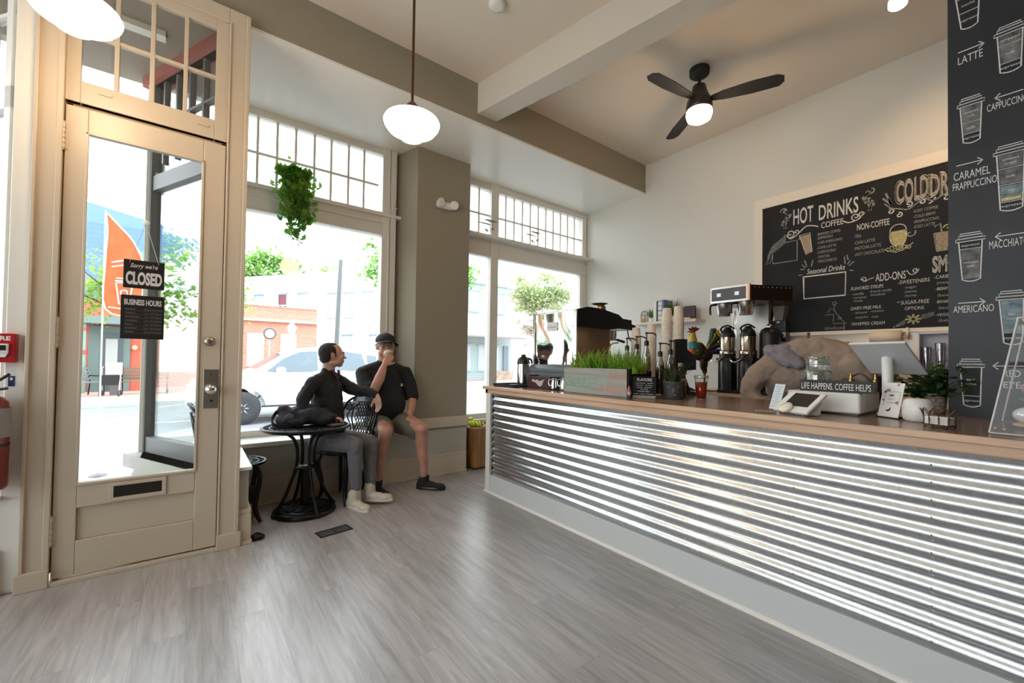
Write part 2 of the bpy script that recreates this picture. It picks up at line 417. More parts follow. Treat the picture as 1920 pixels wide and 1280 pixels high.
# right stub wall beside the door
b = MB().box(.16, .325, 3.385, 4.17, -.15, .5).box(-.3, .16, 3.47, 4.6, -.15, .5); struct(b, 'wall_stub_right', M_wall)
b = MB().box(.2, .342, 3.362, 4.145, .498, .52); struct(b, 'trim_4', M_white, bevel=.003)
baseboard([(.262, .343, 3.36, 3.385), (.325, .343, 3.385, 4.15)], 'baseboard_stub_right')
# left stub wall
b = MB().box(XL, -.80, 3.385, 4.0, -.15, .5).box(XL, -2.2, 4.0, 4.6, -.15, .5); struct(b, 'wall_stub_left', M_wall)
b = MB().box(XL, -.785, 3.362, 3.56, .498, .52); struct(b, 'trim_5', M_white, bevel=.003)
baseboard([(XL, -.785, 3.36, 3.385)], 'baseboard_stub_left')

# ------------------------------------------------------------------ door wall
ZT = 3.6
b = MB()
b.box(-.712, -.600, 3.357, 3.47, .06, ZT).box(.150, .268, 3.357, 3.47, .06, ZT).box(-.6, .15, 3.357, 3.47, 3.50, ZT)
b.box(-.625, -.600, 3.345, 3.357, .1, 3.5).box(.150, .162, 3.350, 3.357, .1, 3.5).box(.244, .268, 3.343, 3.357, .1, ZT - .02).box(-.712, -.695, 3.343, 3.357, .1, ZT)
b.box(-.725, -.598, 3.335, 3.36, 0, .1).box(.147, .282, 3.335, 3.36, 0, .1)
b.box(-.6, .15, 3.375, 3.47, 2.70, 2.74).box(-.6, -.57, 3.41, 3.47, 0, 2.7).box(.12, .15, 3.41, 3.47, 0, 2.7).box(-.6, .15, 3.41, 3.47, 2.66, 2.7)
struct(b, 'trim_6', M_cream, bevel=.004)
# glazed post left of the casing, carrying the fire alarm
b = MB().box(-.79, -.712, 3.385, 3.47, .5, 3.56).box(-.80, -.712, 3.385, 3.43, 0, .5)
struct(b, 'trim_7', M_white, bevel=.004)  # whiter than the casing: daylight from the left is painted in
# transom window over the door, 4 x 2 panes
w = MB()
xs = [-.54, -.405, -.383, -.247, -.224, -.086, -.064, .080]; zs = [2.826, 3.105, 3.125, 3.44]
w.box(-.6, -.54, 3.37, 3.41, 2.70, 3.5).box(.08, .15, 3.37, 3.41, 2.70, 3.5).box(-.54, .08, 3.37, 3.41, 2.70, 2.826).box(-.54, .08, 3.37, 3.41, 3.44, 3.5)
for i in (1, 3, 5): w.box(xs[i], xs[i + 1], 3.372, 3.408, 2.826, 3.44)
w.box(-.54, .08, 3.374, 3.406, 3.105, 3.125)
win = struct(w, 'window_1', M_cream, bevel=.003)
MB().box(-.55, .09, 3.388, 3.392, 2.82, 3.45).build('glass', M_glass, win)
MB().box(-.47, -.41, 3.362, 3.37, 2.775, 2.785).box(-.01, .05, 3.362, 3.37, 2.765, 2.775).build('latch_scar', M_cream, win)
# the door
dr = thing('door_1', None, None, (-.595, 3.38, .03)); dr['kind'] = 'structure'
b = MB(); Y0, Y1 = 3.366, 3.408
b.box(-.595, -.503, Y0, Y1, .03, 2.672).box(.028, .146, Y0, Y1, .03, 2.672).box(-.503, .028, Y0, Y1, 2.53, 2.672).box(-.503, .028, Y0, Y1, .405, .545).box(-.503, .028, Y0, Y1, .03, .222)
b.box(-.503, .04, Y0 + .016, Y1 - .01, .222, .405)
b.build('door_leaf', M_cream, dr, bevel=.004)
b = MB()
for x0, x1, z0, z1 in ((-.512, -.498, .537, 2.538), (.02, .034, .537, 2.538), (-.512, .034, .53, .545), (-.512, .034, 2.526, 2.54)): b.box(x0, x1, Y0 - .007, Y0, z0, z1)
b.build('glazing_bead', M_cream, dr, bevel=.003)
MB().box(-.503, .028, 3.385, 3.39, .545, 2.53).build('glass', M_glass, dr)
b = MB().box(-.372, -.113, Y0 - .009, Y0, .415, .437).box(-.372, -.113, Y0 - .009, Y0, .503, .524).box(-.372, -.350, Y0 - .009, Y0, .437, .503).box(-.133, -.113, Y0 - .009, Y0, .437, .503)
b.build('mail_slot_frame', M_cream, dr, bevel=.002)
MB().box(-.350, -.133, Y0 - .004, Y0 + .001, .437, .503).build('mail_slot_flap', mat('gloss_black', (.01, .008, .006), .08), dr)
for z0, z1 in ((2.415, 2.56), (1.31, 1.47), (.22, .375)):
    b = MB(); n = 5; h = (z1 - z0) / n
    for k in range(n): b.cyl((-.5985, 3.357, z0 + k * h + .002), (-.5985, 3.357, z0 + (k + 1) * h - .002), .0095, seg=12)
    b.cyl((-.5985, 3.357, z0 - .008), (-.5985, 3.357, z1 + .008), .006, seg=10)
    b.box(-.617, -.58, 3.362, 3.366, z0, z1); b.build('hinge', M_cream, dr)
pl = MB().box(.058, .138, Y0 - .004, Y0, .932, 1.185).build('lock_plate', M_nickel, dr, bevel=.002)
b = MB().lathe([(.012, 0), (.012, .03), (.027, .042), (.031, .055), (.027, .068), (.0, .072)], (.098, Y0, 1.056), 20, rx(PI / 2)); b.build('knob', M_chrome, pl)
b = MB().cyl((.103, Y0 - .006, .98), (.103, Y0 - .003, .98), .009, seg=12).cyl((.098, Y0 - .006, 1.15), (.098, Y0 - .003, 1.15), .004, seg=8); b.build('keyhole', M_blackm, pl)
b = MB().lathe([(.027, 0), (.029, .006), (.022, .014), (.0, .016)], (.083, Y0, 1.366), 24, rx(PI / 2)).box(.079, .087, Y0 - .03, Y0 - .01, 1.352, 1.38); b.build('deadbolt', M_nickel, dr)
b = MB().box(-.6, .15, 3.34, 3.40, 0, .022); struct(b, 'trim_8', M_cream, bevel=.003)
b = MB().box(-.6, .15, 3.40, 3.5, -.02, .024); struct(b, 'trim_9', M_blackm)

# ------------------------------------------------------------------ shop windows
def muntins(mb, xs, z0, zm, z1, y0=4.49, y1=4.52, t=.011):
    for x in xs: mb.box(x - t, x + t, y0, y1, z0, z1)
    mb.box(min(xs) - .16, max(xs) + .16, y0 + .003, y1 - .003, zm - t, zm + t)
w = MB()
w.box(-.29, 1.603, 4.462, 4.558, .54, .60).box(-.29, 1.66, 4.47, 4.56, 2.612, 2.87).box(-.29, 1.66, 4.47, 4.56, 3.495, 3.56)
w.box(1.603, 1.665, 4.46, 4.56, .54, 3.56).box(-.33, -.27, 4.46, 4.58, .5, 3.56)
muntins(w, [.435 - .16 * k for k in (4, 3, 2, 1)] + [.435, .594, .753, .92, 1.078, 1.249, 1.409], 2.87, 3.16, 3.495)
w.box(1.665, 1.678, 4.44, 4.56, .54, 3.556).box(1.69, 1.75, 4.44, 4.6, .5, 3.556).box(1.678, 1.69, 4.46, 4.56, .54, 3.556)
w.box(-.29, 1.61, 4.452, 4.47, 2.612, 2.632).box(-.29, 1.62, 4.45, 4.47, 2.74, 2.755)
win = struct(w, 'window_2', M_white, bevel=.003)
MB().box(-.28, 1.61, 4.508, 4.512, .58, 3.5).build('glass', M_glass, win)
struct(MB().box(.2, 1.80, 4.425, 4.56, 2.815, 2.848), 'trim_10', M_white, bevel=.003)
w = MB()
w.box(2.5, XR, 4.46, 4.56, .54, .60).box(2.5, XR, 4.47, 4.56, 2.605, 2.87).box(2.5, XR, 4.47, 4.56, 3.475, 3.56)
w.box(3.03, 3.148, 4.45, 4.56, .54, 3.56).box(4.705, XR, 4.469, 4.558, .6, 2.605).box(4.748, XR, 4.468, 4.558, 2.87, 3.475)
muntins(w, [2.722 - .143, 2.722, 2.865], 2.87, 3.15, 3.48)
w2x = [3.29, 3.431, 3.575, 3.717, 3.863, 4.008, 4.152, 4.30, 4.446, 4.592]
muntins(w, w2x, 2.87, 3.15, 3.48)
w.box(3.148, XR, 4.45, 4.47, 3.50, 3.52).box(4.79, 4.806, 4.45, 4.47, 2.85, 3.52).box(2.5, XR, 4.452, 4.47, 2.612, 2.63)
win = struct(w, 'window_3', M_white, bevel=.003)
MB().box(2.52, 4.76, 4.508, 4.512, .58, 3.48).build('glass', M_glass, win)
struct(MB().box(2.53, XR, 4.33, 4.56, 2.815, 2.848), 'trim_11', M_white, bevel=.003)
# side window of the vestibule, right (splayed) : dark metal frame outside
def sidewin(name, p0, p1, mframe, header):
    d = Vector((p1[0] - p0[0], p1[1] - p0[1], 0)); L = d.length; d.normalize(); n = Vector((-d.y, d.x, 0))
    def bx(mb, s0, s1, t0, t1, z0, z1):
        a = [Vector((p0[0], p0[1], 0)) + d * s + n * t for s, t in ((s0, t0), (s1, t0), (s1, t1), (s0, t1))]
        mb.hexa([(q.x, q.y, z0) for q in a], [(q.x, q.y, z1) for q in a])
    w = MB(); bx(w, 0, L, -.03, .03, .5, .62); bx(w, 0, L, -.03, .03, 2.60, 2.72); bx(w, 0, L, -.03, .03, 3.46, 3.5)
    bx(w, 0, .05, -.03, .03, .5, 3.5); bx(w, L - .07, L, -.03, .04, .5, 3.5)
    for k in range(1, 6): bx(w, L * k / 6 - .012, L * k / 6 + .012, -.02, .02, 2.8, 3.46)
    bx(w, 0, L, -.02, .02, 3.12, 3.14)
    o = struct(w, name, mframe)
    g = MB(); bx(g, .03, L - .03, -.002, .002, .6, 3.47); g.build('glass', M_glass, o)
    r = MB(); bx(r, 0, L + .05, -.06, .07, 3.46, 3.62); struct(r, 'trim_%d' % header, M_redwood)
    r = MB(); bx(r, 0, L, .03, .14, .40, .5); struct(r, 'trim_%d' % (header + 1), mat('concrete_sill', (.5, .49, .46), .8, var=.15))
sidewin('window_7', (.20, 3.47), (-.29, 4.52), M_greymetal, 12)
sidewin('window_8', (-.79, 3.45), (-1.62, 4.55), M_white, 14)
# ------------------------------------------------------------------ sky and lamps
w = bpy.data.worlds.new('sky'); sc.world = w; w.use_nodes = True; nt = w.node_tree
bg = nt.nodes['Background']; tcw = nt.nodes.new('ShaderNodeTexCoord'); sp = nt.nodes.new('ShaderNodeSeparateXYZ'); cr = nt.nodes.new('ShaderNodeValToRGB')
nt.links.new(tcw.outputs['Generated'], sp.inputs[0]); nt.links.new(sp.outputs['Z'], cr.inputs[0])
cr.color_ramp.elements[0].color = (.93, .96, 1, 1); cr.color_ramp.elements[1].color = (.80, .89, 1, 1)
nt.links.new(cr.outputs[0], bg.inputs[0]); bg.inputs[1].default_value = SKY
def point(name, loc, power, col, r=.05):
    d = bpy.data.lights.new(name, 'POINT'); d.energy = power; d.color = col; d.shadow_soft_size = r
    o = bpy.data.objects.new(name, d); COL.objects.link(o); o.location = loc; return o
WARM = (1, .66, .36)
sc.view_settings.view_transform = 'Standard'; sc.view_settings.look = 'None'; sc.view_settings.gamma = 1; sc.view_settings.use_curve_mapping = False
sc.view_settings.exposure = EXPO
sc.cycles.max_bounces = 10; sc.cycles.diffuse_bounces = 6; sc.cycles.glossy_bounces = 5; sc.cycles.transmission_bounces = 8; sc.cycles.transparent_max_bounces = 16
sc.cycles.caustics_reflective = False; sc.cycles.caustics_refractive = False; sc.cycles.sample_clamp_indirect = 8
sc.cycles.use_denoising = True
# ------------------------------------------------------------------ front counter
M_bar = wood_mat('bar_top_laminate', (.20, .115, .075), (.33, .21, .145), .22, 'y', 7)
M_lip = wood_mat('bar_edge_wood', (.50, .30, .19), (.64, .43, .29), .35, 'y', 6)
M_kick = mat('kick_panel_paint', (.60, .62, .62), .45)
def galv():
    m, nt, out = _nt('galvanised_steel'); L = nt.links.new; N = nt.nodes.new
    p = N('ShaderNodeBsdfPrincipled'); p.inputs['Metallic'].default_value = 1
    tc = N('ShaderNodeTexCoord'); v = N('ShaderNodeTexVoronoi'); v.inputs['Scale'].default_value = 70; L(tc.outputs['Object'], v.inputs['Vector'])
    n = N('ShaderNodeTexNoise'); n.inputs['Scale'].default_value = 5; n.inputs['Detail'].default_value = 6; L(tc.outputs['Object'], n.inputs['Vector'])
    r = N('ShaderNodeValToRGB'); r.color_ramp.elements[0].color = (.72, .77, .81, 1); r.color_ramp.elements[1].color = (.88, .93, .96, 1)
    L(v.outputs['Color'], r.inputs[0]); L(r.outputs[0], p.inputs['Base Color'])
    mr = N('ShaderNodeMapRange'); mr.inputs['To Min'].default_value = .17; mr.inputs['To Max'].default_value = .24; L(n.outputs['Fac'], mr.inputs['Value']); L(mr.outputs[0], p.inputs['Roughness'])
    
    L(p.outputs[0], out.inputs[0]); return m
M_galv = galv()
XC, YE, YN = 2.305, 3.405, -1.6
ct = thing('counter', 'long wooden-topped service counter faced with galvanised corrugated steel', 'counter', (2.7, .9, 0))
MB().box(2.33, 3.2, YN, YE - .02, 0, .985).build('counter_body', mat('counter_body_paint', (.5, .5, .48), .6), ct)
MB().box(2.278, 3.27, YN, 3.435, .998, 1.02).build('countertop', M_bar, ct, bevel=.003)
MB().box(2.270, 2.285, YN, 3.445, .992, 1.0205).box(2.270, 3.28, 3.43, 3.445, .992, 1.0205).build('countertop_edge', M_lip, ct, bevel=.004)
MB().box(2.288, 2.33, YN, 3.42, .952, .994).box(2.288, 3.2, 3.38, 3.42, .952, .994).build('apron', M_lip, ct, bevel=.003)
b = MB(); z0, z1, pitch, amp = .172, .957, .0683, .0070
n = int((z1 - z0) / pitch * 14); prof = []
for i in range(n + 1):
    z = z0 + (z1 - z0) * i / n; prof.append((2.3085 - amp * math.cos(2 * PI * (z - z0) / pitch) * -1, z))
for ya, yb, off in ((YN, -.62, .0), (-.60, .32, .0012), (.30, 1.26, .0), (1.24, 2.22, .0012), (2.20, 3.335, 0.)):
    vs = [(x - off, y, z) for y in (ya, yb) for x, z in prof]; k = len(prof)
    b.add(vs, [(i, i + 1, k + i + 1, k + i) for i in range(k - 1)], True)
b.build('corrugated_panel', M_galv, ct)
b = MB()
for y in (2.95, 2.24, 1.77, 1.255, .78, .31, -.14):
    for j in range(11):
        if (j + int(y * 7)) % 2 == 0 or y in (2.24, 1.255, .31): b.ell((2.2995, y, z0 + pitch * (j + .5)), .004, .005, .005, nu=8, nv=6)
split_build(b, 'panel_screw', M_steel, ct, .001)
MB().box(2.297, 2.33, YN, 3.40, 0, .175).build('kick_panel', M_kick, ct, bevel=.002)
b = MB(); q = [(0, 0), (-.018, 0), (-.016, .008), (-.01, .015), (0, .018)]
b.prism(q, (2.298, YN, 0), (1, 0, 0), (0, 0, 1), (0, 3.42 - YN, 0)); b.build('shoe_moulding', M_white, ct)
MB().box(2.288, 2.33, 3.335, 3.405, .02, .953).build('corner_post', M_white, ct, bevel=.002)
MB().box(2.303, 2.306, 3.32, 3.336, .172, .955).build('seam_strip', mat('dull_zinc', (.35, .36, .36), .5, .8), ct)

# back counter and splash wall
bc = thing('back_counter', 'wood-edged back counter under the chalkboard menu, carrying the coffee brewer', 'counter', (4.5, .5, 0))
MB().box(4.2, 4.838, -1.6, 2.46, 0, .95).build('cabinet_body', mat('back_counter_paint', (.33, .31, .28), .6), bc)
MB().box(4.13, 4.838, -1.6, 2.48, .952, .985).build('worktop', M_lip, bc, bevel=.003)
M_tile = brick_mat('white_wall_tile', (.72, .64, .53), (.75, .67, .56), (.55, .45, .34), .30, .10, .003, .18, (PI / 2, 0, PI / 2), .15)
struct(MB().box(4.825, 4.84, -2.5, 2.0, .985, 1.56), 'trim_16', M_tile)
struct(MB().box(4.822, 4.84, 2.0, 2.25, .985, 1.86), 'trim_17', mat('splash_panel', (.80, .80, .78), .25))

# ------------------------------------------------------------------ chalk menu on the wall
M_slate = mat('menu_chalkboard', (.009, .009, .011), .55, spec=.22, var=.25, vscale=3)
M_slate2 = mat('column_chalkboard', (.022, .022, .027), .45, spec=.4, var=.2, vscale=3)
M_chalk = mat('white_chalk', (.62, .60, .57), .9, var=.2, vscale=60)
M_chalkd = mat('soft_grey_chalk', (.26, .255, .25), .9, var=.35, vscale=50)
M_chalkm = mat('mid_grey_chalk', (.36, .35, .335), .9, var=.2, vscale=60)
M_chalkt = mat('tan_chalk', (.36, .28, .20), .9, var=.3, vscale=60)
M_chalky = mat('yellow_chalk', (.50, .45, .20), .9, var=.3, vscale=60)
M_chalkb = mat('blue_grey_chalk', (.22, .29, .33), .9, var=.4, vscale=30)
M_menuf = mat('menu_frame_paint', (.78, .70, .60), .4)
mn = thing('chalkboard_menu', 'wide white-framed chalkboard on the wall headed HOT DRINKS', 'menu board', (4.83, .5, 2.25))
MB().box(4.813, 4.838, -1.35, 1.99, 1.57, 3.02).build('board', M_slate, mn)
b = MB().box(4.80, 4.838, -1.45, 2.0, 2.928, 3.032).box(4.80, 4.838, 1.922, 2.0, 1.56, 2.928).box(4.80, 4.838, -1.45, -1.35, 1.56, 2.928).box(4.80, 4.838, -1.35, 1.922, 1.56, 1.596)
b.build('frame', M_menuf, mn, bevel=.003)
U, V = (0, -1, 0), (0, 0, 1)
T = [('HOT', 1.637, 2.688, 0.171, -0.006, 0.161),('DRINKS', 1.42, 2.681, 0.305, 0.001, 0.148),('COFFEE', 1.401, 2.597, 0.174, -0.009, 0.057),('-BREWED COFFEE', 1.434, 2.531, 0.185, -0.009, 0.025),('-ESPRESSO', 1.434, 2.493, 0.126, -0.006, 0.025),('-CAFE AMERICANO', 1.434, 2.448, 0.198, -0.01, 0.025),('-CAFE LATTE', 1.434, 2.399, 0.153, -0.004, 0.025),('-CAPPUCCINO', 1.434, 2.354, 0.151, -0.005, 0.025),('-MOCHA', 1.429, 2.309, 0.096, -0.003, 0.025),('-MACCHIATO', 1.429, 2.265, 0.153, -0.005, 0.027),('NON-COFFEE', 1.125, 2.509, 0.225, 0.012, 0.058),('-TEA', 1.147, 2.442, 0.052, 0.001, 0.031),('-CHAI LATTE', 1.147, 2.383, 0.149, 0.009, 0.03),('-MATCHA LATTE', 1.147, 2.331, 0.19, 0.007, 0.03),('-HOT CHOCOLATE', 1.143, 2.275, 0.207, 0.003, 0.03),('Seasonal Drinks', 1.518, 2.168, 0.305, 0.004, 0.051),('ADD-ONS', 0.995, 2.022, 0.199, 0.029, 0.07),('-FLAVORED SYRUPS', 1.174, 1.963, 0.232, 0.004, 0.031),('-vanilla', 1.159, 1.917, 0.084, 0.005, 0.022),('-french vanilla', 1.036, 1.927, 0.149, 0.002, 0.021),('-caramel', 1.156, 1.884, 0.096, 0.006, 0.021),('-hazelnut', 1.034, 1.897, 0.105, 0.003, 0.021),('-mocha', 1.152, 1.854, 0.069, -0.001, 0.021),('-DAIRY-FREE MILK', 1.177, 1.782, 0.223, 0.006, 0.029),('-almond', 1.143, 1.746, 0.089, -0.001, 0.021),('-coconut', 1.028, 1.751, 0.089, -0.0, 0.021),('-lactose-free', 1.14, 1.703, 0.095, -0.002, 0.021),('-oat', 1.028, 1.702, 0.054, 0.001, 0.021),('-WHIPPED CREAM', 1.171, 1.639, 0.239, -0.001, 0.029),('-SWEETENERS', 0.844, 1.976, 0.194, 0.001, 0.032),('-sugar', 0.807, 1.935, 0.079, 0.004, 0.02),('-stevia', 0.807, 1.898, 0.079, -0.001, 0.02),('-honey', 0.807, 1.864, 0.079, 0.002, 0.02),('* SUGAR-FREE', 0.85, 1.8, 0.196, 0.003, 0.032),('OPTIONS', 0.802, 1.75, 0.117, 0.008, 0.028),('SMOOTHIES', 0.635, 2.047, 0.392, 0.012, 0.13),('-CARIBBEAN', 0.623, 1.99, 0.149, -0.002, 0.029),('(mango,', 0.609, 1.946, 0.095, -0.002, 0.023),('-BERRY', 0.616, 1.895, 0.08, 0.001, 0.025),('(banana,', 0.604, 1.843, 0.098, 0.003, 0.023),('-BANANA', 0.614, 1.79, 0.095, 0.004, 0.025),('(banana,', 0.599, 1.741, 0.093, 0.003, 0.023),('-VEGGIE', 0.614, 1.684, 0.089, 0.001, 0.024),('(kale,', 0.599, 1.639, 0.075, -0.0, 0.023),('COLD', 0.853, 2.682, 0.194, -0.009, 0.186),('DRINKS', 0.645, 2.679, 0.281, -0.008, 0.18),('-ICED COFFEE', 0.75, 2.569, 0.149, 0.011, 0.025),('-COLD BREW', 0.748, 2.523, 0.134, 0.0, 0.025),('-FRAPPUCCINO', 0.748, 2.478, 0.153, 0.002, 0.025),('-ICED LATTE', 0.748, 2.436, 0.13, 0.007, 0.025)]
bw = MB(); bs = MB(); bt = MB(); by = MB()
class Parts:
    def __init__(s, m, par, name='lettering'): s.m = m; s.par = par; s.name = name
    def __enter__(s): s.b = MB(); return s.b
    def __exit__(s, *a):
        if s.b.v: s.b.build(s.name, s.m, s.par)
def org(y, z, x=4.8125): return (x, y, z)
for t, y, z, w, dz, h in T:
    if t in ('HOT',) or (t == 'DRINKS' and y > 1):
        with Parts(M_chalk, mn) as q: text(q, t, org(y, z), U, V, w, h, bold=.012)
        continue
    if t in ('COLD', 'DRINKS'):
        with Parts(M_chalkt, mn) as q: text(q, t, org(y, z, 4.8118), U, V, w, h, bold=.02)
        with Parts(M_chalk, mn) as q:
            text(q, t, org(y, z), U, V, w, h, outline=.018)
            text(q, t, org(y + .014, z - .012), U, V, w + .028, h + .024, outline=.010)
        continue
    if t == 'SMOOTHIES':
        with Parts(M_chalk, mn) as q: text(q, t, org(y, z), U, V, w, h, outline=.035)
        continue
    sub = t.startswith('-') and (t[1:2].islower() or y > 1.4)
    with Parts(M_chalkm if (sub or t[0] == '(' or (t.startswith('-') and z > 2.2)) else M_chalk, mn) as q:
        text(q, t, org(y, z), U, V, w, h, bold=.006 if h > .04 else .0, shear=.25 if t.startswith('Seas') else 0)
O0 = (4.8125, 0, 0); UU = (0, 1, 0)
def st(mb, pts, w=.008): mb.ribbon(pts, w, O0, UU, V)
st(bw, [(1.547, 2.146), (1.208, 2.143), (1.213, 1.927), (1.543, 1.928), (1.547, 2.15)], .013)
st(bs, [(1.718, 2.527), (1.603, 2.525), (1.603, 2.324), (1.826, 2.327), (1.827, 2.424)], .009)
# banner beside the small box
for k in range(3): st(bs, cat([(1.875, 2.36 + k * .02, 0), (1.83, 2.46 + k * .025, 0), (1.77, 2.49 + k * .03, 0), (1.70, 2.54 + k * .02, 0)], 6), .006)
for k in range(9): st(bs, [(1.83 - k * .014, 2.43 + k * .010), (1.825 - k * .014, 2.51 + k * .012)], .007)
st(bs, [(1.875, 2.36), (1.90, 2.33), (1.85, 2.34), (1.83, 2.42)], .006)
# flourishes
def curl(mb, c, r, a0, turns, w=.009): st(mb, spiral(c, r, r * .15, a0, turns), w)
st(bw, cat([(1.70, 2.60, 0), (1.66, 2.555, 0), (1.60, 2.585, 0), (1.53, 2.645, 0), (1.47, 2.64, 0), (1.425, 2.62, 0)], 8), .010)
curl(bw, (1.665, 2.605), .04, -PI / 2, -1.2); curl(bw, (1.61, 2.61), .026, -PI / 2, -1.1)
st(bw, cat([(1.235, 2.63, 0), (1.19, 2.60, 0), (1.12, 2.61, 0), (1.07, 2.66, 0)], 8), .010)
curl(bw, (1.135, 2.64), .035, -PI / 2, 1.2); curl(bw, (1.09, 2.655), .026, -PI / 2, 1.1)
for s, cx in ((1, 1.70), (-1, 1.045)):
    for k in range(3):
        st(bs, cat([(cx + s * .01 * k, 2.67, 0), (cx + s * (.035 - .02 * k), 2.74, 0), (cx - s * (.02 + .01 * k), 2.80, 0), (cx + s * .02, 2.87 - .02 * k, 0)], 7), .012)
    curl(bs, (cx + s * .02, 2.85), .035, 0, 1.1 * s, .011); curl(bs, (cx - s * .01, 2.76), .03, 2, -1.1 * s, .011); curl(bs, (cx + s * .035, 2.72), .022, 2, 1.1 * s, .009)
# rays round the seasonal box
R_ = [(1.589, 2.167), (1.557, 2.17), (1.576, 2.225), (1.538, 2.219), (1.538, 2.309), (1.519, 2.246), (1.468, 2.303), (1.481, 2.239), (1.219, 2.286), (1.213, 2.221), (1.174, 2.242), (1.196, 2.211), (1.146, 2.23), (1.185, 2.196), (1.152, 2.148), (1.18, 2.153), (1.56, 2.27), (1.53, 2.235), (1.20, 2.30), (1.19, 2.25)]
for i in range(0, len(R_), 2): st(bs, [R_[i], R_[i + 1]], .009)
# paper cup, mug, iced glass, anise star, little climbing figures
def poly(mb, P, x=4.8122): mb.add([(x, p[0], p[1]) for p in P], [tuple(range(len(P)))])
poly(bt, [(1.578, 2.555), (1.498, 2.565), (1.478, 2.39), (1.525, 2.37)]); st(bw, [(1.584, 2.566), (1.494, 2.577), (1.475, 2.386), (1.525, 2.366), (1.584, 2.566)], .006); st(bw, [(1.59, 2.535), (1.49, 2.545)], .008); st(bw, [(1.565, 2.49), (1.49, 2.50)], .006); st(bw, [(1.55, 2.43), (1.485, 2.44)], .006)
poly(by, [(.89, 2.44), (.80, 2.442), (.79, 2.36), (.82, 2.315), (.86, 2.313), (.888, 2.36)]); st(bw, spiral((.845, 2.445), .052, .052, 0, 1), .006)
st(bw, cat([(.897, 2.44, 0), (.893, 2.36, 0), (.86, 2.31, 0), (.82, 2.31, 0), (.795, 2.36, 0), (.793, 2.44, 0)], 6), .008); curl(bs, (.768, 2.40), .035, 2.6, .9, .010)
for k in range(7): st(by, spiral((.91 - k * .022, 2.285 + .008 * (k % 2)), .022, .006, k, 1.1, 10), .006)
st(bw, [(.93, 2.29), (.86, 2.255), (.79, 2.28), (.75, 2.32)], .005)
poly(bt, [(.62, 2.37), (.54, 2.367), (.552, 2.215), (.608, 2.213)]); st(bs, [(.627, 2.365), (.537, 2.362), (.55, 2.214), (.61, 2.213), (.627, 2.365)], .006); st(bs, [(.58, 2.37), (.588, 2.44), (.623, 2.42)], .011); curl(by, (.545, 2.40), .025, 0, .9, .01)
for k in range(8):
    a = k * PI / 4; c = (.75, 1.671); st(by, [(c[0] + .012 * math.cos(a), c[1] + .012 * math.sin(a)), (c[0] + .05 * math.cos(a), c[1] + .042 * math.sin(a))], .014); st(bw, [(c[0] + .02 * math.cos(a + .2), c[1] + .02 * math.sin(a + .2)), (c[0] + .055 * math.cos(a), c[1] + .045 * math.sin(a)), (c[0] + .02 * math.cos(a - .2), c[1] + .02 * math.sin(a - .2))], .003)
for k in range(3):
    st(bs, cat([(.80, 1.665 - .012 * k, 0), (.83, 1.645 - .012 * k, 0), (.877, 1.60 + .006 * k, 0)], 6), .005); st(bs, cat([(.70, 1.675 + .012 * k, 0), (.665, 1.68 + .014 * k, 0), (.625, 1.70 + .01 * k, 0)], 6), .005)
st(bs, spiral((1.293, 1.858), .014, .014, 0, 1), .005); st(bs, [(1.293, 1.843), (1.297, 1.80), (1.33, 1.81), (1.345, 1.77)], .005); st(bs, [(1.297, 1.80), (1.28, 1.76), (1.264, 1.74), (1.24, 1.70), (1.22, 1.68), (1.218, 1.60)], .005)
st(bs, [(1.37, 1.751), (1.30, 1.755), (1.304, 1.667), (1.20, 1.665)], .005); st(bs, spiral((1.255, 1.715), .011, .011, 0, 1), .004)
text(bs, 'kindness', org(1.37, 1.612), U, V, .15, .03, shear=.3)
st(bw, cat([(1.10, 2.06, 0), (1.07, 2.035, 0), (1.04, 2.05, 0), (1.005, 2.06, 0)], 6), .006); curl(bw, (1.08, 2.058), .024, -PI / 2, -1.1, .006)
st(bw, cat([(.79, 2.09, 0), (.765, 2.05, 0), (.73, 2.06, 0), (.715, 2.09, 0)], 6), .006); curl(bw, (.735, 2.083), .02, -PI / 2, 1.1, .006)
# vine under COLD DRINKS
st(bs, cat([(.935, 2.70, 0), (.89, 2.65, 0), (.84, 2.63, 0), (.78, 2.61, 0), (.72, 2.65, 0), (.68, 2.67, 0), (.63, 2.64, 0), (.57, 2.67, 0), (.52, 2.69, 0)], 6), .010)
for c, r, a, t_ in (((.893, 2.62), .025, 1.2, 1.2), ((.838, 2.575), .024, 1.4, 1.2), ((.775, 2.655), .026, -1.2, -1.2), ((.695, 2.648), .022, 1.4, 1.1), ((.555, 2.64), .024, 1.2, 1.1)): curl(bw, c, r, a, t_, .009)
for a in ((.925, 2.79), (.945, 2.75), (.905, 2.74)): st(bs, [(.89, 2.68), a], .014)
st(bw, [(.655, 2.62), (.63, 2.635), (.615, 2.665)], .009)
split_build(bs, 'chalk_flourish', M_chalkd, mn); split_build(bw, 'chalk_flourish', M_chalk, mn); split_build(bt, 'chalk_drawing', M_chalkt, mn); split_build(by, 'chalk_drawing', M_chalky, mn)

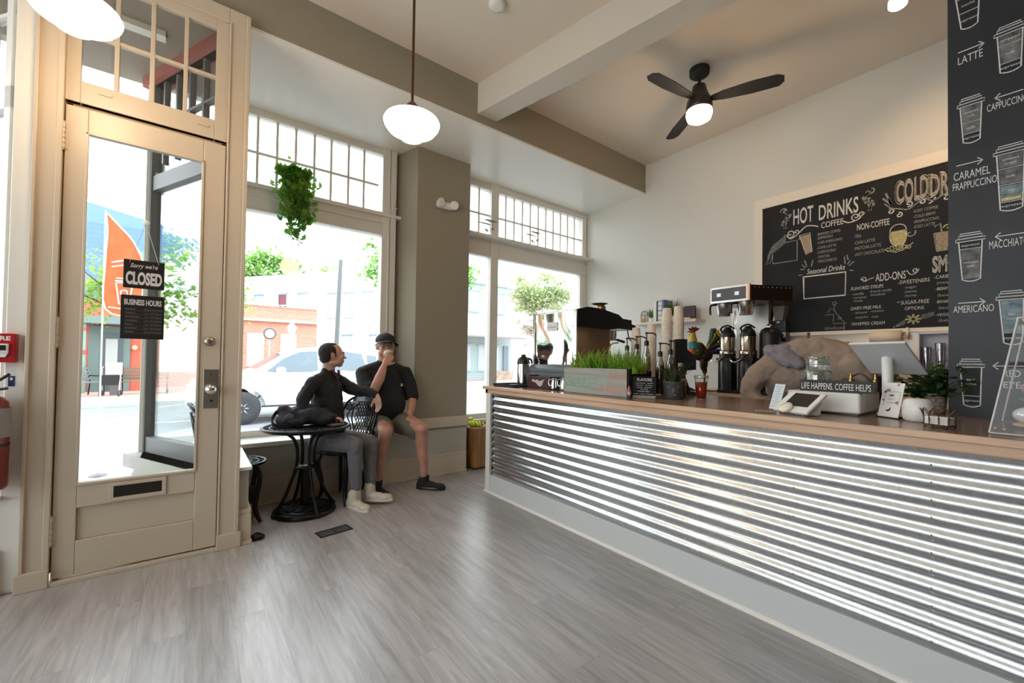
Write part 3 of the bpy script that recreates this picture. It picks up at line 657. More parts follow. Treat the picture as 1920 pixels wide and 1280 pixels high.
# ------------------------------------------------------------------ chalkboard pier standing at the back of the bar
pt = struct(MB().box(3.16, 3.40, -3.2, .357, 1.0205, 3.95), 'partition', M_slate2)
M_chbr = mat('bright_chalk', (.74, .72, .70), .9, var=.12, vscale=60); M_smud = mat('smudged_chalk', (.17, .17, .17), .9, var=.6, vscale=25); O0 = (3.1575, 0, 0)
for t, y, z, w, dz, h in [('LATTE', 0.319, 2.853, 0.087, 0.0, 0.042), ('CAPPUCCINO', 0.219, 2.558, 0.131, -0.015, 0.037), ('CARAMEL', 0.336, 2.246, 0.127, 0.01, 0.043), ('FRAPPUCCINO', 0.339, 2.194, 0.152, 0.011, 0.039), ('MACCHIATO', 0.214, 1.864, 0.125, -0.005, 0.04), ('AMERICANO', 0.339, 1.553, 0.14, 0.002, 0.037), ('RED', 0.17, 1.228, 0.054, 0.002, 0.033), ('EYE', 0.17, 1.173, 0.054, 0.006, 0.032)]:
    with Parts(M_chbr, pt) as q: text(q, t, (3.1575, y, z), U, V, w, h)
for y0, z0, y1, z1 in [(0.319, 2.918, 0.228, 2.918), (0.103, 2.616, 0.193, 2.625), (0.326, 2.323, 0.234, 2.325), (0.103, 1.921, 0.194, 1.922), (0.322, 1.603, 0.228, 1.605), (0.106, 1.28, 0.204, 1.278)]:
    z1 = z0; d = 1 if y1 < y0 else -1
    bw = MB(); st(bw, [(y0, z0), (y1, z1)], .0045); st(bw, [(y1 + .018 * d, z1 + .018), (y1, z1), (y1 + .018 * d, z1 - .018)], .0045); bw.build('arrow_drawing', M_chbr, pt)
CT = [['milk', 'milk', 'mocha', 'espresso'], ['whipped', 'milk', 'espresso'], ['steamed milk', 'milk', 'espresso'], ['whipped cream', 'milk', 'ice', 'caramel', 'espresso'], ['espresso', 'steamed milk'], ['hot water', 'espresso'], ['black coffee', 'espresso']]
FR = [[.25, .5, .75], [.3, .78], [.48, .78], [.27, .56, .76, .87], [.2], [.77], [.76]]
for c, names, fr in zip([(0.343, 3.357, 0.236, 3.314, 0.307, 3.038, 0.249, 3.017), (0.184, 2.92, 0.103, 2.914, 0.175, 2.734, 0.109, 2.716), (0.312, 2.624, 0.237, 2.62, 0.301, 2.436, 0.243, 2.43), (0.188, 2.324, 0.1, 2.328, 0.177, 2.049, 0.107, 2.047), (0.319, 1.92, 0.237, 1.92, 0.306, 1.722, 0.244, 1.72), (0.182, 1.605, 0.106, 1.602, 0.168, 1.394, 0.11, 1.395), (0.315, 1.272, 0.241, 1.276, 0.303, 1.08, 0.246, 1.085)], CT, FR):
    bw = MB(); bs = MB(); by = MB(); bb = MB(); bd = MB()
    yl, zt, yr, _, yl2, zb, yr2, _ = c
    P = lambda s, t: (yl + (yl2 - yl) * t + (yr + (yr2 - yr) * t - yl - (yl2 - yl) * t) * s, zt + (zb - zt) * t)
    base = [P(i / 8, 1) for i in range(9)]; base = [(p[0], p[1] - .010 * math.sin(PI * i / 8)) for i, p in enumerate(base)]
    st(bw, [P(0, 0)] + base + [P(1, 0)], .005)
    h = (zt - zb); lw = .010
    for dz, e, hh in ((0, .010, .014), (.016, .000, .013), (.031, -.006, .010)):
        st(bw, [(yl + e, zt + dz), (yr - e, zt + dz), (yr - e - .001, zt + dz + hh), (yl + e + .001, zt + dz + hh), (yl + e, zt + dz)], .004)
    lv = [0] + fr + [1]
    for i, nm in enumerate(names):
        a, b_ = lv[i] + .02, lv[i + 1] - .02
        if i: st(bw, [P(.02, lv[i]), P(.98, lv[i])], .003)
        dark = nm in ('espresso', 'mocha', 'black coffee')
        tgt = bd if dark else (by if nm == 'caramel' else (bb if nm in ('hot water', 'ice') else bs))
        tgt.add([(3.1585, *P(s, t)) for s, t in ((.06, a), (.94, a), (.94, b_), (.06, b_))], [(0, 1, 2, 3)])
        wd = nm.split(' '); mid = (a + b_) / 2; th = .013 if len(wd) == 1 else .011
        for j, w_ in enumerate(wd):
            p = P(.5, mid); zz = p[1] - th / 2 + (len(wd) - 1) * .010 - j * .021
            text(bw, w_, (3.1572, p[0], zz), U, V, None, th, align='c')
    co = bw.build('cup_drawing', M_chbr, pt)
    for q, m_ in ((bs, M_smud), (bb, M_chalkb), (by, M_chalky), (bd, M_blackm)):
        if q.v: q.build('cup_fill', m_, co)
# ------------------------------------------------------------------ lamps and ceiling things
M_opal = emis('lit_opal_glass', (1, .86, .66), 5.5)
def pendant(x, y, zb, label):
    t = thing('pendant_lamp', label, 'pendant lamp', (x, y, zb), group='schoolhouse pendants by the shop front')
    k = .172 / .156
    prof = [(0, 0), (.04, .003), (.062, .014), (.078, .034), (.10, .046), (.132, .064), (.150, .090), (.156, .110), (.150, .122), (.12, .132), (.072, .142)]
    MB().lathe([(r * k, z * 1.05) for r, z in prof], (x, y, zb), 40, caps=False).build('lamp_shade', M_opal, t)
    MB().lathe([(.082, .143), (.084, .155), (.066, .168), (.062, .185), (.045, .21), (.025, .235), (.012, .25)], (x, y, zb), 32).build('lamp_fitter', mat('pendant_copper', (.16, .07, .03), .3, .8), t)
    MB().cyl((x, y, zb + .245), (x, y, 3.93), .0085, seg=12).build('rod', M_bronze, t)
    MB().lathe([(.065, 0), (.06, -.02), (.02, -.03)], (x, y, 3.95), 24).build('canopy', M_bronze, t)
pendant(1.056, 2.45, 2.63, 'lit white schoolhouse glass pendant on a dark rod beside the trailing window plant')
pendant(-.482, 2.835, 2.80, 'lit white schoolhouse glass pendant hanging before the entry door')
point('pendant_light', (1.056, 2.45, 2.55), LP, WARM, .12); point('pendant_light', (-.482, 2.835, 2.745), LP, WARM, .12)
# fan
fx, fy = 3.615, 1.985
t = thing('ceiling_fan', 'black three-blade ceiling fan with a glowing bowl light', 'ceiling fan', (fx, fy, 3.46))
MB().lathe([(.0, .07), (.085, .07), (.085, .02), (.06, 0), (0, 0)], (fx, fy, 3.88), 28).build('canopy', M_blackm, t)
MB().cyl((fx, fy, 3.79), (fx, fy, 3.89), .013).build('downrod', M_blackm, t)
MB().lathe([(.03, .23), (.055, .22), (.066, .17), (.085, .12), (.105, .08), (.112, .03), (.112, 0), (.09, -.01)], (fx, fy, 3.575), 32).build('motor_housing', mat('fan_housing', (.035, .022, .014), .35), t)
MB().lathe([(.108, .0), (.112, -.03), (.10, -.075), (.06, -.10), (0, -.105)], (fx, fy, 3.568), 32).build('light_bowl', emis('lit_fan_bowl', (1, .80, .55), 9), t)
a0 = math.atan2(1.392 - fy, 3.881 - fx)
for k in range(3):
    a = a0 + k * 2 * PI / 3; R = rz(a); b = MB()
    P = [(.10, -.03), (.2, -.055), (.42, -.075), (.60, -.07), (.65, -.04), (.655, .02), (.62, .06), (.42, .065), (.2, .05), (.10, .03)]
    for dz in (0, .006): pass
    n = len(P); lo = [Vector((fx, fy, 3.655)) + R @ Vector((x, y, -y * .18)) for x, y in P]; hi = [q + Vector((0, 0, .007)) for q in lo]
    b.add(lo + hi, [tuple(range(n - 1, -1, -1)), tuple(range(n, 2 * n))] + [(i, (i + 1) % n, n + (i + 1) % n, n + i) for i in range(n)])
    b.build('blade', M_blackm, t)
point('fan_light', (fx, fy, 3.44), LF, WARM, .08)
# track spot
sx, sy = 3.60, .62
t = thing('track_spotlight', 'black track spotlight with a glowing bulb above the chalkboard wall', 'spotlight', (sx, sy, 3.6))
MB().box(sx - .018, sx + .018, -1.2, .75, 3.925, 3.95).build('track', M_blackm, t)
MB().box(sx - .02, sx + .02, sy - .045, sy + .045, 3.86, 3.925).cyl((sx, sy, 3.78), (sx, sy, 3.88), .011).cyl((sx - .04, sy, 3.80), (sx + .04, sy, 3.80), .02, seg=16).build('mount', M_blackm, t)
D = Vector((.05, -.10, -1)).normalized(); D = Vector((-.12, .05, -1)).normalized(); R = along(D)
MB().lathe([(.014, 0), (.018, .04), (.036, .09), (.045, .13)], (sx, sy, 3.785), 20, R).build('lamp_head', M_blackm, t)
c = Vector((sx, sy, 3.785)) + D * .128
MB().lathe([(.044, 0), (.05, .02), (.048, .05), (.03, .066), (0, .07)], c, 20, R).build('bulb', emis('lit_bulb', (1, .78, .5), 14), t)
d = bpy.data.lights.new('track_light', 'SPOT'); d.energy = LS; d.color = WARM; d.spot_size = 2.0; d.spot_blend = .8; d.shadow_soft_size = .04
o = bpy.data.objects.new('track_light', d); COL.objects.link(o); o.location = c + D * .09; o.rotation_euler = Vector((.75, -.25, -.8)).to_track_quat('-Z', 'Y').to_euler()
# smoke detector, emergency light
b = MB().lathe([(.065, 0), (.065, -.018), (.055, -.032), (.03, -.036), (0, -.036)], (1.76, 2.55, 3.95), 28)
for k in range(6): b.ell((1.76 + .048 * math.cos(k), 2.55 + .048 * math.sin(k), 3.922), .008, .008, .006, nu=8, nv=6)
one(b, 'smoke_detector', M_white, 'round white smoke detector on the ceiling left of the beam', 'smoke detector', loc=(1.76, 2.55, 3.914))
t = thing('emergency_light', 'white twin-head emergency light on the pillar', 'emergency light', (2.19, 4.17, 2.94))
MB().box(2.09, 2.29, 4.125, 4.17, 2.945, 3.025).build('housing', M_wp, t, bevel=.02, bseg=4)
for x, a in ((2.115, .35), (2.30, -.5)):
    R = rx(PI / 2 + .1) @ ry(a); h = MB().lathe([(.03, 0), (.048, .02), (.05, .035), (.042, .04)], (x, 4.125, 2.995), 24, R); h.lathe([(.042, .038), (.02, .033), (0, .032)], (x, 4.125, 2.995), 24, R)
    h.build('lamp_head', M_wp, t)
# floor register
t = thing('floor_vent', 'small black slotted floor register in the grey plank floor', 'vent', (.853, 3.24, 0))
R = rz(math.atan2(3.203 - 3.172, .986 - .784)); b = MB(); L_, W_ = .235, .115
for s in (-1, 1): b.obox(Vector((.853, 3.24, .003)) + R @ Vector((0, s * (W_ / 2 - .006), 0)), L_, .012, .005, R).obox(Vector((.853, 3.24, .003)) + R @ Vector((s * (L_ / 2 - .006), 0, 0)), .012, W_, .005, R)
b.obox((.853, 3.24, .003), .01, W_ - .02, .005, R); b.build('register_frame', M_blackm, t)
b = MB()
for k in range(-13, 14):
    if k: b.obox(Vector((.853, 3.24, .0025)) + R @ Vector((k * .0082, 0, 0)), .003, W_ - .03, .004, R)
b.build('slats', mat('register_grey', (.10, .10, .10), .5), t)
MB().obox((.853, 3.24, .0008), L_ - .01, W_ - .01, .001, R).build('duct', M_black, t)

# ------------------------------------------------------------------ cast iron table
tx, ty, tz = .765, 3.80, .70
t = thing('bistro_table', 'round black cast-iron bistro table holding a dark backpack', 'table', (tx, ty, 0))
b = MB().torus((tx, ty, tz), .325, .012, seg=56).torus((tx, ty, tz - .012), .305, .010, seg=56)
for r in (.27, .22, .17, .12, .07): b.torus((tx, ty, tz), r, .0065, seg=48, rs=6)
for k in range(28):
    a = k * 2 * PI / 28; c_, s_ = math.cos(a), math.sin(a); a2 = a + .22
    b.tube([(tx + .05 * c_, ty + .05 * s_, tz), (tx + .18 * math.cos(a + .1), ty + .18 * math.sin(a + .1), tz), (tx + .32 * math.cos(a2), ty + .32 * math.sin(a2), tz)], .0065, 6)
b.lathe([(.05, -.006), (.05, .008), (0, .009)], (tx, ty, tz), 20)
b.build('tabletop', M_iron, t)
for k in range(4):
    a = .20 + k * PI / 2
    P = [(.20, .685), (.155, .66), (.095, .60), (.068, .50), (.075, .38), (.11, .27), (.155, .16), (.20, .08), (.235, .03)]
    MB().tube(cat([(tx + r * math.cos(a), ty + r * math.sin(a), z) for r, z in P], 5), .013, 10).ell((tx + .238 * math.cos(a), ty + .238 * math.sin(a), .02), .02, .02, .018).build('leg', M_iron, t)
MB().cyl((tx, ty, .05), (tx, ty, .37), .036).build('column', M_iron, t)
b = MB().lathe([(.082, -.01), (.088, 0), (.082, .008), (0, .010)], (tx, ty, .375), 32).torus((tx, ty, .384), .055, .005, seg=24); b.build('middle_disc', M_iron, t)
b = MB().lathe([(.235, 0), (.24, .018), (.23, .035), (.18, .048), (.10, .058), (.036, .066)], (tx, ty, 0), 48)
for k in range(12): a = k * PI / 6; b.torus((tx + .14 * math.cos(a), ty + .14 * math.sin(a), .054), .032, .005, seg=16, rs=6)
b.torus((tx, ty, .044), .205, .006, seg=48); b.torus((tx, ty, .060), .085, .005, seg=32); b.build('base', M_iron, t)

# ------------------------------------------------------------------ chairs
def chair(x, y, a, label):
    """bistro chair; a = heading of the sitter"""
    t = thing('bistro_chair', label, 'chair', (x, y, 0), 0, 'black cast-iron bistro chairs'); R = rz(a)
    W = lambda px, py, pz: Vector((x, y, 0)) + R @ Vector((px, py, pz))   # +x = front
    b = MB().torus(W(0, 0, .452), .195, .011, seg=40)
    for r in (.05, .10, .15): b.torus(W(0, 0, .454), r, .006, seg=30, rs=6)
    for k in range(16): q = k * PI / 8; b.tube([W(.04 * math.cos(q), .04 * math.sin(q), .454), W(.19 * math.cos(q + .15), .19 * math.sin(q + .15), .454)], .006, 6)
    b.torus(W(0, 0, .435), .17, .009, seg=36); b.build('seat', M_iron, t)
    for sx_, sy_ in ((1, 1), (1, -1), (-1, 1), (-1, -1)):
        P = [(.125, .44), (.165, .42), (.185, .34), (.165, .22), (.155, .12), (.175, .05), (.20, .012)]
        MB().tube(cat([W(sx_ * p * .78, sy_ * p * .78, z) for p, z in P], 5), [.013 + .006 * math.sin(i / 30 * PI) for i in range(31)], 10).build('leg', M_iron, t)
    b = MB(); wB = .19
    def B(u, z): return W(-.165 - .16 * (z - .45) + .06 * (1 - (u / wB) ** 2) * -1, u, z)
    top = cat([B(-.145, .46), B(-.16, .58), B(-.19, .72), B(-.165, .84), B(-.09, .90), B(0, .92), B(.09, .90), B(.165, .84), B(.19, .72), B(.16, .58), B(.145, .46)], 5)
    b.tube(top, .0115, 10)
    b.tube(cat([B(-.10, .80), B(-.05, .845), B(0, .855), B(.05, .845), B(.10, .80), B(.11, .70), B(.075, .58), B(.05, .50), B(.03, .46)], 5), .007, 8)
    b.tube(cat([B(-.10, .80), B(-.11, .70), B(-.075, .58), B(-.05, .50), B(-.03, .46)], 5), .007, 8)
    b.build('back_frame', M_iron, t); b = MB()
    for k in range(-4, 5):
        for s in (1, -1):
            pts = []
            for i in range(9):
                z = .56 + i * .037; u = k * .028 + s * (i - 4) * .016
                lim = .098 - abs(z - .70) * .18
                if abs(u) <= lim: pts.append(B(u, z))
            if len(pts) > 1: b.tube(pts, .0045, 6)
    for s in (-1, 1): b.tube(cat([B(s * .145, .48), B(s * .11, .60), B(s * .15, .72), B(s * .12, .80), B(s * .15, .85)], 5), .006, 8)
    b.build('back_lattice', M_iron, t); return t
chair(1.10, 3.925, math.atan2(-.58, -.81), 'black cast-iron bistro chair with lattice back under the man in the long-sleeved shirt')
chair(.285, 3.87, 0, 'empty black cast-iron bistro chair half hidden behind the door casing')

# backpack on the table
M_bag = mat('dark_canvas', (.018, .019, .026), .75, bump=.5, bscale=30)
M_bagl = mat('slate_canvas', (.09, .09, .125), .8, bump=.5, bscale=30)
t = thing('backpack', 'crumpled dark backpack lying on the bistro table', 'backpack', (.70, 3.86, .715))
def P3(x, y, z): return (x, y, z)
b = MB(); Rb = rz(-.5)
b.ell((.80, 3.80, .79), .17, .12, .075, Rb).ell((.72, 3.84, .80), .10, .09, .075, Rb).ell((.88, 3.74, .77), .11, .09, .052, Rb).ell((.80, 3.86, .83), .08, .06, .05, Rb).ell((.70, 3.78, .75), .09, .08, .035)
b.build('bag_body', M_bag, t, remesh=.009, sfac=5, disp=(.028, .055))
b = MB().ell((.62, 3.87, .80), .062, .06, .07, Rb).ell((.60, 3.86, .85), .045, .04, .035).ell((.655, 3.80, .765), .07, .045, .05).ell((.59, 3.84, .76), .05, .05, .045)
b.build('bag_flap', M_bagl, t, remesh=.008, sfac=4, disp=(.03, .05))
b = MB(); pts = cat([(.60, 3.86, .84), (.55, 3.87, .82), (.515, 3.83, .765), (.53, 3.78, .728), (.59, 3.75, .722), (.66, 3.74, .725)], 6)
for dz in (-.012, -.004, .004, .012): b.tube([p + Vector((0, 0, dz)) for p in pts], .006, 6)
b.build('strap', M_bag, t)
# papers and a phone by the hand
one(MB().obox((.955, 3.70, .716), .10, .15, .006, rz(.3)).obox((.955, 3.70, .722), .075, .145, .006, rz(.45)), 'notebook', mat('brown_card', (.22, .17, .15), .6), 'thin notebook and phone under the seated man hand on the table', 'notebook', bevel=.002)

# small bag behind the stub wall, cast-iron stop
t = thing('tote_bag', 'small black and yellow bag on the floor behind the low wall by the door', 'bag', (.395, 3.80, 0))
MB().ell((.385, 3.84, .14), .045, .05, .13).build('bag_body', M_bag, t); MB().ell((.395, 3.82, .09), .04, .045, .075).build('bag_pocket', mat('mustard', (.45, .33, .04), .6), t)
t = thing('doorstop', 'small black cast-iron doorstop at the foot of the low wall by the door', 'doorstop', (.40, 3.40, 0))
b = MB().ell((.385, 3.405, .018), .05, .035, .022, rz(-.4)).tube(cat([(.36, 3.42, .03), (.39, 3.40, .045), (.425, 3.385, .02)], 5), .006, 8); b.build('doorstop_body', M_iron, t)

# wooden block stool with yellow gloves
t = thing('block_stool', 'chunky orange-brown wooden block stool against the window wall', 'stool', (2.80, 4.26, 0))
MB().box(2.605, 2.99, 4.11, 4.38, .012, .487).build('stool_body', wood_mat('orange_wood', (.20, .085, .025), (.36, .17, .055), .45, 'z', 5), t, bevel=.03, bseg=4)
MB().box(2.63, 2.97, 4.13, 4.36, 0, .014).build('stool_base', M_blackm, t)
t = thing('work_gloves', 'pair of fluorescent yellow gloves on the wooden block stool', 'gloves', (2.70, 4.25, .49))
Mg = mat('fluorescent_yellow', (.62, .82, .02), .5)
b = MB().ell((2.66, 4.24, .520), .055, .05, .035).ell((2.72, 4.20, .518), .06, .035, .03, rz(-.6)).ell((2.66, 4.27, .56), .035, .035, .03)
for k in range(4): b.tube([(2.70 + k * .012, 4.215 - k * .012, .53), (2.745 + k * .012, 4.175 + k * .008, .525), (2.775, 4.15 + k * .012, .508)], .011, 8)
b.build('glove_pair', Mg, t, remesh=.006, sfac=2)
b = MB()
for k in range(3): b.torus((2.69 + k * .03, 4.22 - k * .018, .522), .03, .005, (1, -.6, .4), seg=20, rs=6)
b.build('cuff_trim', M_blackm, t)

# ------------------------------------------------------------------ door sign
t = thing('door_sign', 'black two-panel hanging sign reading Sorry we are CLOSED and BUSINESS HOURS', 'sign', (-.243, 3.366, 1.37))
ys_ = 3.366; U2, V2 = (1, 0, 0), (0, 0, 1); M_sb = mat('sign_black', (.012, .009, .009), .4); M_sl = mat('sign_lettering', (.62, .58, .55), .6)
M_dim = mat('sign_lettering_dim', (.25, .23, .22), .6)
def tilt(x, dz=0): return dz
p1 = MB().box(-.338, -.150, ys_ - .003, ys_, 1.672, 1.842).build('closed_panel', M_sb, t, bevel=.0015)
q = MB(); text(q, "Sorry we're", (-.308, ys_ - .0035, 1.796), U2, V2, .126, .026, shear=.35, bold=.01); q.build('lettering', M_sl, p1)
q = MB(); text(q, 'CLOSED', (-.327, ys_ - .0035, 1.698), U2, V2, .166, .072, bold=.045); q.build('lettering', M_sl, p1)
p2 = MB().box(-.345, -.146, ys_ - .003, ys_, 1.368, 1.630).build('hours_panel', M_sb, t, bevel=.0015)
q = MB(); text(q, 'BUSINESS HOURS', (-.330, ys_ - .0035, 1.572), U2, V2, .17, .033, bold=.03); q.build('lettering', M_sl, p2)
for k, (d_, h_) in enumerate((('MONDAY', 'Closed TO closed'), ('TUESDAY', '7 am  TO 4:30 pm'), ('WEDNESDAY', '7 am  TO 4:30 pm'), ('THURSDAY', '7 am  TO 4:30 pm'), ('FRIDAY', '7 am  TO 4:30 pm'), ('SATURDAY', '8 am  TO 4:30 pm'), ('SUNDAY', 'Closed TO closed'))):
    z = 1.542 - k * .0225; q = MB(); text(q, d_, (-.326, ys_ - .0035, z), U2, V2, None, .008); text(q, h_, (-.240, ys_ - .0035, z), U2, V2, .082, .008); q.box(-.325, -.16, ys_ - .0035, ys_ - .0032, z - .005, z - .0044); q.build('lettering', M_dim, p2)
b = MB().tube([(-.310, ys_ - .006, 1.825), (-.246, ys_ - .006, 2.06)], .0012, 6).tube([(-.178, ys_ - .006, 1.825), (-.240, ys_ - .006, 2.06)], .0012, 6)
for x in (-.314, -.174): b.torus((x, ys_ - .003, 1.650), .012, .0012, (1, 0, 0), 14, 5, ry=.022)
b.build('cord', M_nickel, t); MB().ell((-.243, 3.378, 2.075), .018, .008, .018).torus((-.243, 3.366, 2.06), .008, .0015, (0, 1, 0), 12, 5).build('suction_cup', mat('clear_rubber', (.7, .7, .7), .2), t)

# ------------------------------------------------------------------ fire alarm and extinguisher
M_red = mat('alarm_red', (.42, .015, .02), .3); M_dred = mat('extinguisher_red', (.20, .004, .008), .2, coat=.5)
t = thing('fire_alarm', 'red manual pull fire alarm box on the white post left of the door', 'fire alarm', (-.785, 3.36, 1.22))
bd_ = MB().box(-.835, -.742, 3.335, 3.385, 1.222, 1.374).build('alarm_box', M_red, t, bevel=.004)
q = MB(); text(q, 'FIRE', (-.822, 3.3345, 1.338), U2, V2, .062, .022, bold=.03); q.build('lettering', M_paper, bd_)
MB().box(-.82, -.765, 3.322, 3.335, 1.275, 1.32).prism([(-.82, 1.275), (-.765, 1.275), (-.775, 1.25), (-.81, 1.25)], (0, 3.326, 0), (1, 0, 0), (0, 0, 1), (0, .009, 0)).build('pull_handle', M_paper, t, bevel=.002)
MB().box(-.812, -.773, 3.319, 3.323, 1.285, 1.312).build('handle_label', M_black, t)
t = thing('fire_extinguisher', 'dark red fire extinguisher hanging below the fire alarm', 'fire extinguisher', (-.815, 3.31, .6))
MB().lathe([(.03, .572), (.066, .575), (.073, .59), (.073, .98), (.066, 1.02), (.045, 1.045), (.02, 1.05)], (-.818, 3.305, 0), 32).build('cylinder', M_dred, t)
b = MB().lathe([(.0738, .84), (.0738, .99)], (-.818, 3.305, 0), 32, caps=False); b.build('label_sleeve', mat('grey_label', (.35, .33, .33), .5), t)
MB().lathe([(.0745, .795), (.0745, .81)], (-.818, 3.305, 0), 32, caps=False).build('strap', M_black, t)
b = MB().cyl((-.818, 3.305, 1.05), (-.818, 3.305, 1.10), .016).tube(cat([(-.83, 3.305, 1.09), (-.80, 3.30, 1.12), (-.765, 3.295, 1.15), (-.75, 3.295, 1.165)], 4), .008, 8).tube(cat([(-.83, 3.305, 1.08), (-.79, 3.30, 1.085), (-.755, 3.295, 1.09)], 4), .007, 8); b.build('valve_handle', M_black, t)
b = MB().tube(cat([(-.835, 3.305, 1.07), (-.88, 3.305, 1.0), (-.90, 3.305, .85), (-.89, 3.30, .70)], 6), .009, 8); b.build('hose', M_black, t)
t = thing('wall_sticker', 'small dark blue tag hanging on the white post above the extinguisher', 'tag', (-.762, 3.383, 1.10))
MB().box(-.775, -.752, 3.382, 3.385, 1.095, 1.15).build('tag_card', mat('navy_card', (.02, .03, .12), .4), t); MB().box(-.768, -.759, 3.381, 3.382, 1.128, 1.142).build('tag_mark', M_paper, t)
# ------------------------------------------------------------------ things on the bar
ZB = 1.0215
# tray and tall airpot
t = thing('serving_tray', 'dark rounded serving tray at the street end of the counter', 'tray', (2.56, 3.25, ZB))
MB().box(2.37, 2.76, 3.09, 3.40, ZB, ZB + .008).build('tray_base', M_blackm, t, bevel=.004)
b = MB().tube([(2.37, 3.09, ZB + .018), (2.76, 3.09, ZB + .018), (2.76, 3.40, ZB + .018), (2.37, 3.40, ZB + .018)], .009, 8, closed=True); b.build('tray_rim', M_blackm, t)
def airpot(x, y, z, label, h=.30, r=.065, band=None, a=0., stand=False):
    t = thing('airpot', label, 'airpot', (x, y, z))
    s = h / .30
    MB().lathe([(r, 0), (r, .20 * s), (r * .96, .215 * s)], (x, y, z), 32).build('body', M_chrome, t)
    MB().lathe([(r * 1.02, 0), (r * 1.02, .012), (r, .014)], (x, y, z), 32).build('base_ring', M_black, t)
    MB().lathe([(r * 1.02, .205 * s), (r * 1.03, .225 * s), (r * .85, .262 * s), (r * .5, .275 * s), (r * .35, .285 * s), (r * .34, .298 * s), (0, .30 * s)], (x, y, z), 32).build('lid', M_black, t)
    c = Vector((x, y, z)); R = rz(a)
    MB().tube(cat([c + R @ Vector((r * .5, 0, .262 * s)), c + R @ Vector((r * 1.1, 0, .255 * s)), c + R @ Vector((r * 1.35, 0, .235 * s)), c + R @ Vector((r * 1.35, 0, .21 * s))], 5), .010, 8).build('spout', M_black, t)
    return t
airpot(2.64, 3.27, ZB + .009, 'tall stainless airpot with black lid standing on the dark tray', .305, .062, a=-.6)
t = thing('condiment_caddy', 'small dark caddy of sachets beside the airpot on the tray', 'caddy', (2.74, 3.2, ZB + .009))
MB().box(2.715, 2.75, 3.13, 3.22, ZB + .009, ZB + .06).build('caddy_box', M_blackm, t); 
b = MB()
for k in range(5): b.obox((2.733, 3.145 + k * .015, ZB + .07), .025, .004, .06, rz(.1 * k))
b.build('sachets', mat('sachet_tan', (.45, .36, .24), .7), t)
# brown box with bird
t = thing('wooden_caddy', 'dark red-brown wooden box with a pale bird silhouette, beside the tray', 'box', (2.57, 2.88, ZB))
M_db = mat('dark_red_wood', (.055, .014, .010), .35)
b = MB().box(2.50, 2.512, 2.725, 3.035, ZB, ZB + .11).box(2.63, 2.642, 2.725, 3.035, ZB, ZB + .11).box(2.512, 2.63, 2.725, 2.737, ZB, ZB + .11).box(2.512, 2.63, 3.023, 3.035, ZB, ZB + .12).box(2.512, 2.63, 2.737, 3.023, ZB, ZB + .01)
b.build('caddy_box', M_db, t, bevel=.002)
bird = [(0, .0), (.025, -.012), (.06, -.016), (.10, -.045), (.13, -.05), (.155, -.03), (.165, 0), (.185, .02), (.165, .012), (.14, .004), (.11, .0), (.08, .012), (.05, .004), (.025, .016)]
MB().prism([(p[0] - .09, p[1]) for p in bird], (2.4995, 2.885, ZB + .07), (0, -1, 0), (0, 0, 1), (-.001, 0, 0)).build('bird_logo', mat('pale_logo', (.5, .45, .44), .6), t)
# espresso machine
t = thing('espresso_machine', 'large espresso machine with mirrored back panel and black hood', 'espresso machine', (3.0, 2.9, ZB))
M_mir = mat('mirror_steel', (.72, .74, .73), .05, 1.); M_base = mat('machine_grey', (.12, .14, .165), .35)
xm0, ym0, ym1 = 2.72, 2.625, 3.20
vs = []; n = 24   # gently rippled mirror
for i in range(n + 1):
    y = ym0 + (ym1 - ym0) * i / n
    for j in range(13):
        z = 1.243 + .487 * j / 12; vs.append((xm0 - .006 * math.sin(i / n * 7 + .8 * math.sin(j / 12 * 5)) * (1 if 0 < i < n else 0), y, z))
MB().add(vs, [(i * 13 + j, i * 13 + j + 1, (i + 1) * 13 + j + 1, (i + 1) * 13 + j) for i in range(n) for j in range(12)], True).build('back_panel', M_mir, t)
MB().box(xm0 + .008, 3.20, ym0 + .01, ym1 - .01, 1.24, 1.728).build('housing', mat('steel_warm_reflection', (.36, .25, .17), .25, 1.), t, bevel=.004)  # brown base colour paints in the warm reflection on stainless steel
MB().box(xm0 - .004, xm0 + .012, ym0 - .006, ym0 + .012, 1.24, 1.735).box(xm0 - .004, xm0 + .012, ym1 - .012, ym1 + .006, 1.24, 1.735).box(xm0 - .004, 2.76, ym0, ym1, 1.725, 1.74).build('panel_trim', M_steel, t)
b = MB().prism([(2.66, 1.10), (2.66, 1.20), (2.70, 1.24), (3.38, 1.24), (3.38, 1.12), (3.3, 1.10)], (0, ym0 - .01, 0), (1, 0, 0), (0, 0, 1), (0, .60, 0)); b.build('drip_tray_base', M_base, t, bevel=.004)
MB().box(2.655, 3.385, ym0 - .013, ym1 + .01, 1.168, 1.173).build('base_seam', M_black, t)
b = MB().prism([(xm0 + .01, 1.585), (xm0 + .01, 1.745), (2.86, 1.775), (3.05, 1.772), (3.30, 1.735), (3.36, 1.70), (3.50, 1.695), (3.50, 1.655), (3.56, 1.645), (3.575, 1.62), (3.55, 1.595), (3.3, 1.60), (3.2, 1.585)], (0, ym0 - .012, 0), (1, 0, 0), (0, 0, 1), (0, .62, 0)); b.build('hood', mat('machine_black', (.008, .008, .009), .25), t, bevel=.008)
b = MB()
for x in (2.72, 3.15):
    for y in (2.68, 3.14): b.cyl((x, y, ZB), (x, y, 1.10), .028)
b.build('feet', M_black, t)
for y in (2.72, 3.03):
    g = MB().cyl((3.34, y, 1.52), (3.34, y, 1.585), .04).cyl((3.34, y, 1.485), (3.34, y, 1.52), .034).build('group_head', M_chrome, t)
    MB().tube([(3.37, y, 1.50), (3.43, y, 1.495), (3.52, y, 1.48)], [.010, .013, .014], 10).build('portafilter_handle', M_black, g)
